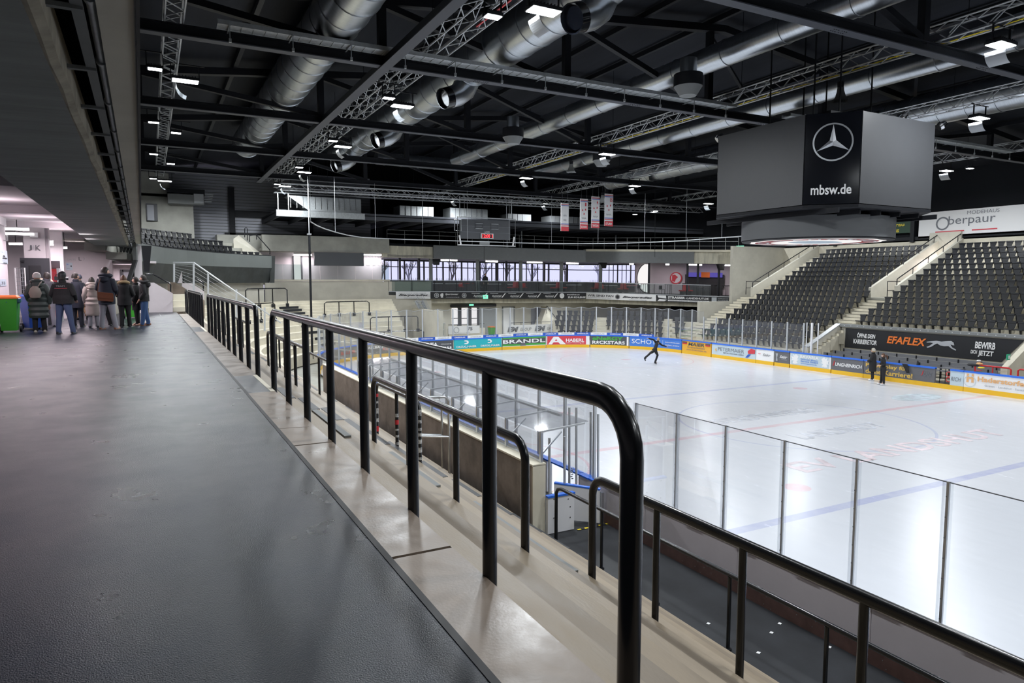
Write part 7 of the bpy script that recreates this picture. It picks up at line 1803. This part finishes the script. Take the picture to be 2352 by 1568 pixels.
    for k in (-1, 1):
        b = MB(); b.lathe([(.001, -.007), (.007, -.003), (.007, .003), (.001, .007)], W(head + fd * .088 + sd * (.03 * k) + Vector((0, 0, .015))), 8, ax=(0, 0, 1)); b.build('eye', 'ad_black', t, True)
    return t, W, R
def at_feet(u, v, z=0.0): p = atZ(u, v, z); return (p.x, p.y)
AW = PI / 2            # facing away from the camera, along the hall
# group in the concourse
p = at_feet(92, 762); person('woman in a long quilted green coat and white knit hat', p, AW + .15, 1.70, ('cloth_green', .42, 1.22), 'cloth_black', 'shoe_cream', hat='knit_white', puff=True, hood='cloth_green', arms=[((-.27, -.02, 1.12), (-.22, .14, .95)), ((.28, -.04, 1.12), (.27, .05, .84))], group='visitors in the concourse')
O = Vector((p[0], p[1], 0)); b = MB(); b.lathe([(.03, -.17), (.12, -.13), (.16, 0), (.12, .13), (.05, .2)], (p[0] - .03, p[1] - .25, 1.13), 14); t = thing('shoulder_bag', 'taupe sack bag on the back of the green quilted coat', 'bag', (p[0], p[1] - .25, 1.1)); b.build('bag_body', 'bag_taupe', t, True)
b = MB(); b.path([(p[0] + .02, p[1] - .26, 1.28), (p[0] + .10, p[1] - .20, 1.42), (p[0] + .14, p[1] - .02, 1.50)], .016, n=6); b.build('strap', 'bag_taupe', t, True)
p = at_feet(115, 751); person('person filming with a camera, hidden behind the green coat', (p[0] - .02, p[1] + .15), AW + .2, 1.76, ('cloth_darkgrey', .85, 1.0), 'cloth_grey', 'ad_black', hair=('hair_dark', -.05), arms=[((-.24, .1, 1.2), (-.15, .3, 1.45)), ((.26, .12, 1.2), (.18, .35, 1.42))], group='visitors in the concourse')
t = thing('video_camera', 'black shoulder video camera held above the group', 'camera', (p[0] + .25, p[1] + .25, 1.5)); x_, y_ = p[0] + .28, p[1] + .1
b = MB(); b.box(x_ - .10, x_ + .18, y_, y_ + .12, 1.50, 1.62); b.build('body', 'ad_black', t)
b = MB(); b.lathe([(.04, 0), (.05, .10)], (x_ + .18, y_ + .06, 1.56), 12, ax=(1, 0, 0)); b.build('lens', 'gloss_black', t, True)
b = MB(); b.path([(x_ - .08, y_ + .06, 1.62), (x_ - .06, y_ + .06, 1.68), (x_ + .12, y_ + .06, 1.68), (x_ + .16, y_ + .06, 1.62)], .012, n=6); b.build('handle', 'ad_black', t, True)
b = MB(); b.bar((x_ - .12, y_ + .06, 1.44), (x_ + .22, y_ + .06, 1.44), .03, .02); b.build('rig_rod', 'ad_black', t)
p = at_feet(150, 766); tt, W_, R_ = person('broad person in black jacket, cap and blue jeans', p, AW - .35, 1.72, ('cloth_black', .86, 1.18), 'denim', 'ad_black', hat='ad_black', hair=('hair_dark', -.07), wide=1.18, legs=[((-.13, .0, .50), (-.16, -.03, .09)), ((.15, .01, .50), (.20, .02, .09))], arms=[((-.30, -.02, 1.12), (-.24, .16, .98)), ((.30, -.02, 1.12), (.24, .18, .98))], group='visitors in the concourse')
b = MB(); F = plane_frame((p[0] - .14, p[1] - .185, 1.32), (1, .15, 0)); put_text(b, F, 'TEAM', 0, 0, .20, .035, d=.02); o = b.build('back_print', 'text_silver', tt)
b = MB(); put_rect(b, F, -.04, -.05, .26, -.042, .02); b.build('back_stripe', 'crimson', tt)
p = at_feet(180, 750); person('man with short dark hair in a navy coat turned sideways', (p[0], p[1]), AW - .5, 1.74, ('cloth_navy', .62, 1.02), 'cloth_navy', 'ad_black', hair=('hair_dark', -.04), head_turn=.6, arms=[((-.24, 0, 1.14), (-.1, .2, 1.1)), ((.25, 0, 1.12), (.12, .2, 1.08))], group='visitors in the concourse')
p = at_feet(190, 731); person('person in black with dark blue cap walking away', (p[0] + .02, 31.0), AW + .3, 1.70, ('cloth_black', .72, 1.1), 'cloth_brown', 'ad_black', hat='cloth_navy', legs=[((-.10, .12, .52), (-.11, -.02, .12)), ((.11, .05, .50), (.14, -.28, .20))], group='visitors in the concourse')
p = at_feet(216, 752); person('woman with dark bob in a long cream quilted coat', p, AW + .05, 1.60, ('cloth_cream', .42, 1.12), 'cloth_grey', 'ad_black', hair=('hair_dark', -.10), hood='cloth_cream', puff=True, group='visitors in the concourse')
p = at_feet(238, 751); person('fair-haired person hidden behind the navy parka', (p[0] - .03, p[1] + .6), AW, 1.70, ('cloth_cream', .7, .9), 'cloth_black', 'ad_black', hair=('hair_grey', -.08), legs=[((-.10, .0, .50), (-.11, -.03, .09)), ((.12, .05, .50), (.20, .08, .09))], group='visitors in the concourse')
p = at_feet(249, 756); person('tall man in navy parka and pale grey trousers', p, AW - .45, 1.90, ('cloth_navy', .72, 1.10), 'cloth_grey', 'shoe_tan', hair=('hair_dark', -.03), hood='cloth_navy', head_turn=.7, arms=[((-.26, 0, 1.14), (-.12, .22, 1.05)), ((.26, 0, 1.12), (.14, .2, 1.02))], legs=[((-.13, .0, .50), (-.17, -.02, .09)), ((.13, .02, .50), (.19, .03, .09))], group='visitors in the concourse')
t = thing('satchel', 'brown leather satchel worn across the navy parka', 'bag', (p[0] - .05, p[1] - .25, 1.1)); x_, y_ = p[0] - .02, p[1] - .28
b = MB(); b.loft([[(x_ - .21 * k, y_, 1.02 - .13 * k2), (x_ + .21 * k, y_, 0.98 - .13 * k2), (x_ + .21 * k, y_ + .09, .98 - .13 * k2), (x_ - .21 * k, y_ + .09, 1.02 - .13 * k2)] for k, k2 in ((.92, 1), (1, .6), (1, -.6), (.92, -1))]); b.build('bag_body', 'leather', t)
b = MB(); b.loft([[(x_ - .21, y_ - .015, 1.11), (x_ + .21, y_ - .015, 1.07), (x_ + .21, y_ + .02, 1.09), (x_ - .21, y_ + .02, 1.13)], [(x_ - .19, y_ - .015, .97), (x_ + .19, y_ - .015, .93), (x_ + .19, y_ + .0, .93), (x_ - .19, y_ + .0, .97)]]); b.build('flap', 'leather', t)
b = MB(); b.path([(x_ - .2, y_ + .04, 1.12), (x_ - .17, y_ + .02, 1.35), (x_ - .10, y_ + .12, 1.60)], .012, n=6); b.build('strap', 'leather', t, True)
p = at_feet(289, 751); person('woman in black coat with tan fur hood', p, AW + .05, 1.66, ('cloth_black', .74, 1.08), 'cloth_black', 'ad_black', hair=('hair_brown', -.08), hood='fur', arms=[((-.25, 0, 1.12), (-.12, .2, 1.0)), ((.27, -.03, 1.10), (.12, .18, .98))], group='visitors in the concourse')
p = at_feet(334, 747); person('man in black jacket and bright blue jeans facing the group', p, PI - .15, 1.68, ('cloth_black', .84, 1.12), 'denim_bright', 'shoe_tan', hair=('hair_dark', -.05), hood='cloth_black', arms=[((-.22, -.05, 1.12), (-.18, .10, .92)), ((.22, -.02, 1.12), (.16, .16, .92))], legs=[((-.10, .02, .50), (-.14, .06, .09)), ((.10, .0, .50), (.12, -.08, .09))], group='visitors in the concourse')
p = at_feet(325, 748); person('person hidden behind the man in jeans, dark trousers visible', (p[0] - .12, p[1] + .45), PI - .2, 1.62, ('cloth_black', .55, 1.0), 'cloth_black', 'shoe_tan', hair=('hair_dark', -.05), group='visitors in the concourse')
# skaters
p = at_feet(2003, 874, ICE); person('skating coach in a long black coat and beige flat cap', p, AW + .4, 1.70, ('cloth_black', .48, 1.28), 'cloth_black', 'white', hair=('hair_blond', -.06), hat='shoe_cream', z0=ICE + .05, skates=True, arms=[((-.28, .05, 1.14), (-.14, .22, 1.05)), ((.28, .05, 1.14), (.14, .22, 1.05))])
p = at_feet(2027, 884, ICE); person('slim skater in black standing close to the coach', p, PI - .5, 1.62, ('cloth_black', .86, .82), 'cloth_black', 'white', hair=('hair_brown', -.10), z0=ICE + .05, skates=True, wide=.82, lean=(0, .03), arms=[((-.18, .02, 1.12), (-.10, .18, 1.08)), ((.18, .02, 1.12), (.10, .18, 1.08))], legs=[((-.07, .0, .50), (-.08, -.02, .09)), ((.07, .03, .50), (.16, .02, .09))])
tt = [o_ for o_ in C.objects if o_.name.startswith('person')][-1]
b = MB(); q = Vector((p[0], p[1], ICE)); b.path([q + Vector((.05, -.08, 1.58)), q + Vector((.10, -.12, 1.48)), q + Vector((.11, -.12, 1.30))], .04, n=8, radii=[1, 1.1, .4]); b.build('ponytail', 'hair_brown', tt, True)
p = at_feet(1503, 836, ICE)
# spinning skater: one leg stretched behind, arms spread, moving towards the right of the rink
person('figure skater in black gliding with arms and one leg stretched', p, 0.15, 1.66, ('cloth_black', .84, .84), 'cloth_black', 'ad_black', hair=('hair_blond', -.05), z0=ICE + .06, skates=True, wide=.85, lean=(.0, .26),
       arms=[((-.10, .02, 1.60), (-.20, -.42, 1.72)), ((.18, .55, 1.22), (.20, .95, 1.12))], legs=[((-.10, -.30, .72), (-.12, -.78, .42)), ((.08, .22, .55), (.06, .02, .09))])
# person on the balcony
pb = Bp(Sd(1115, 1.0), 1.0)
person('person in a dark jacket standing behind the balcony balustrade', (pb.x, pb.y), -PI / 2, 1.72, ('cloth_black', .80, 1.1), 'cloth_black', 'ad_black', hair=('hair_brown', -.04), z0=pb.z)
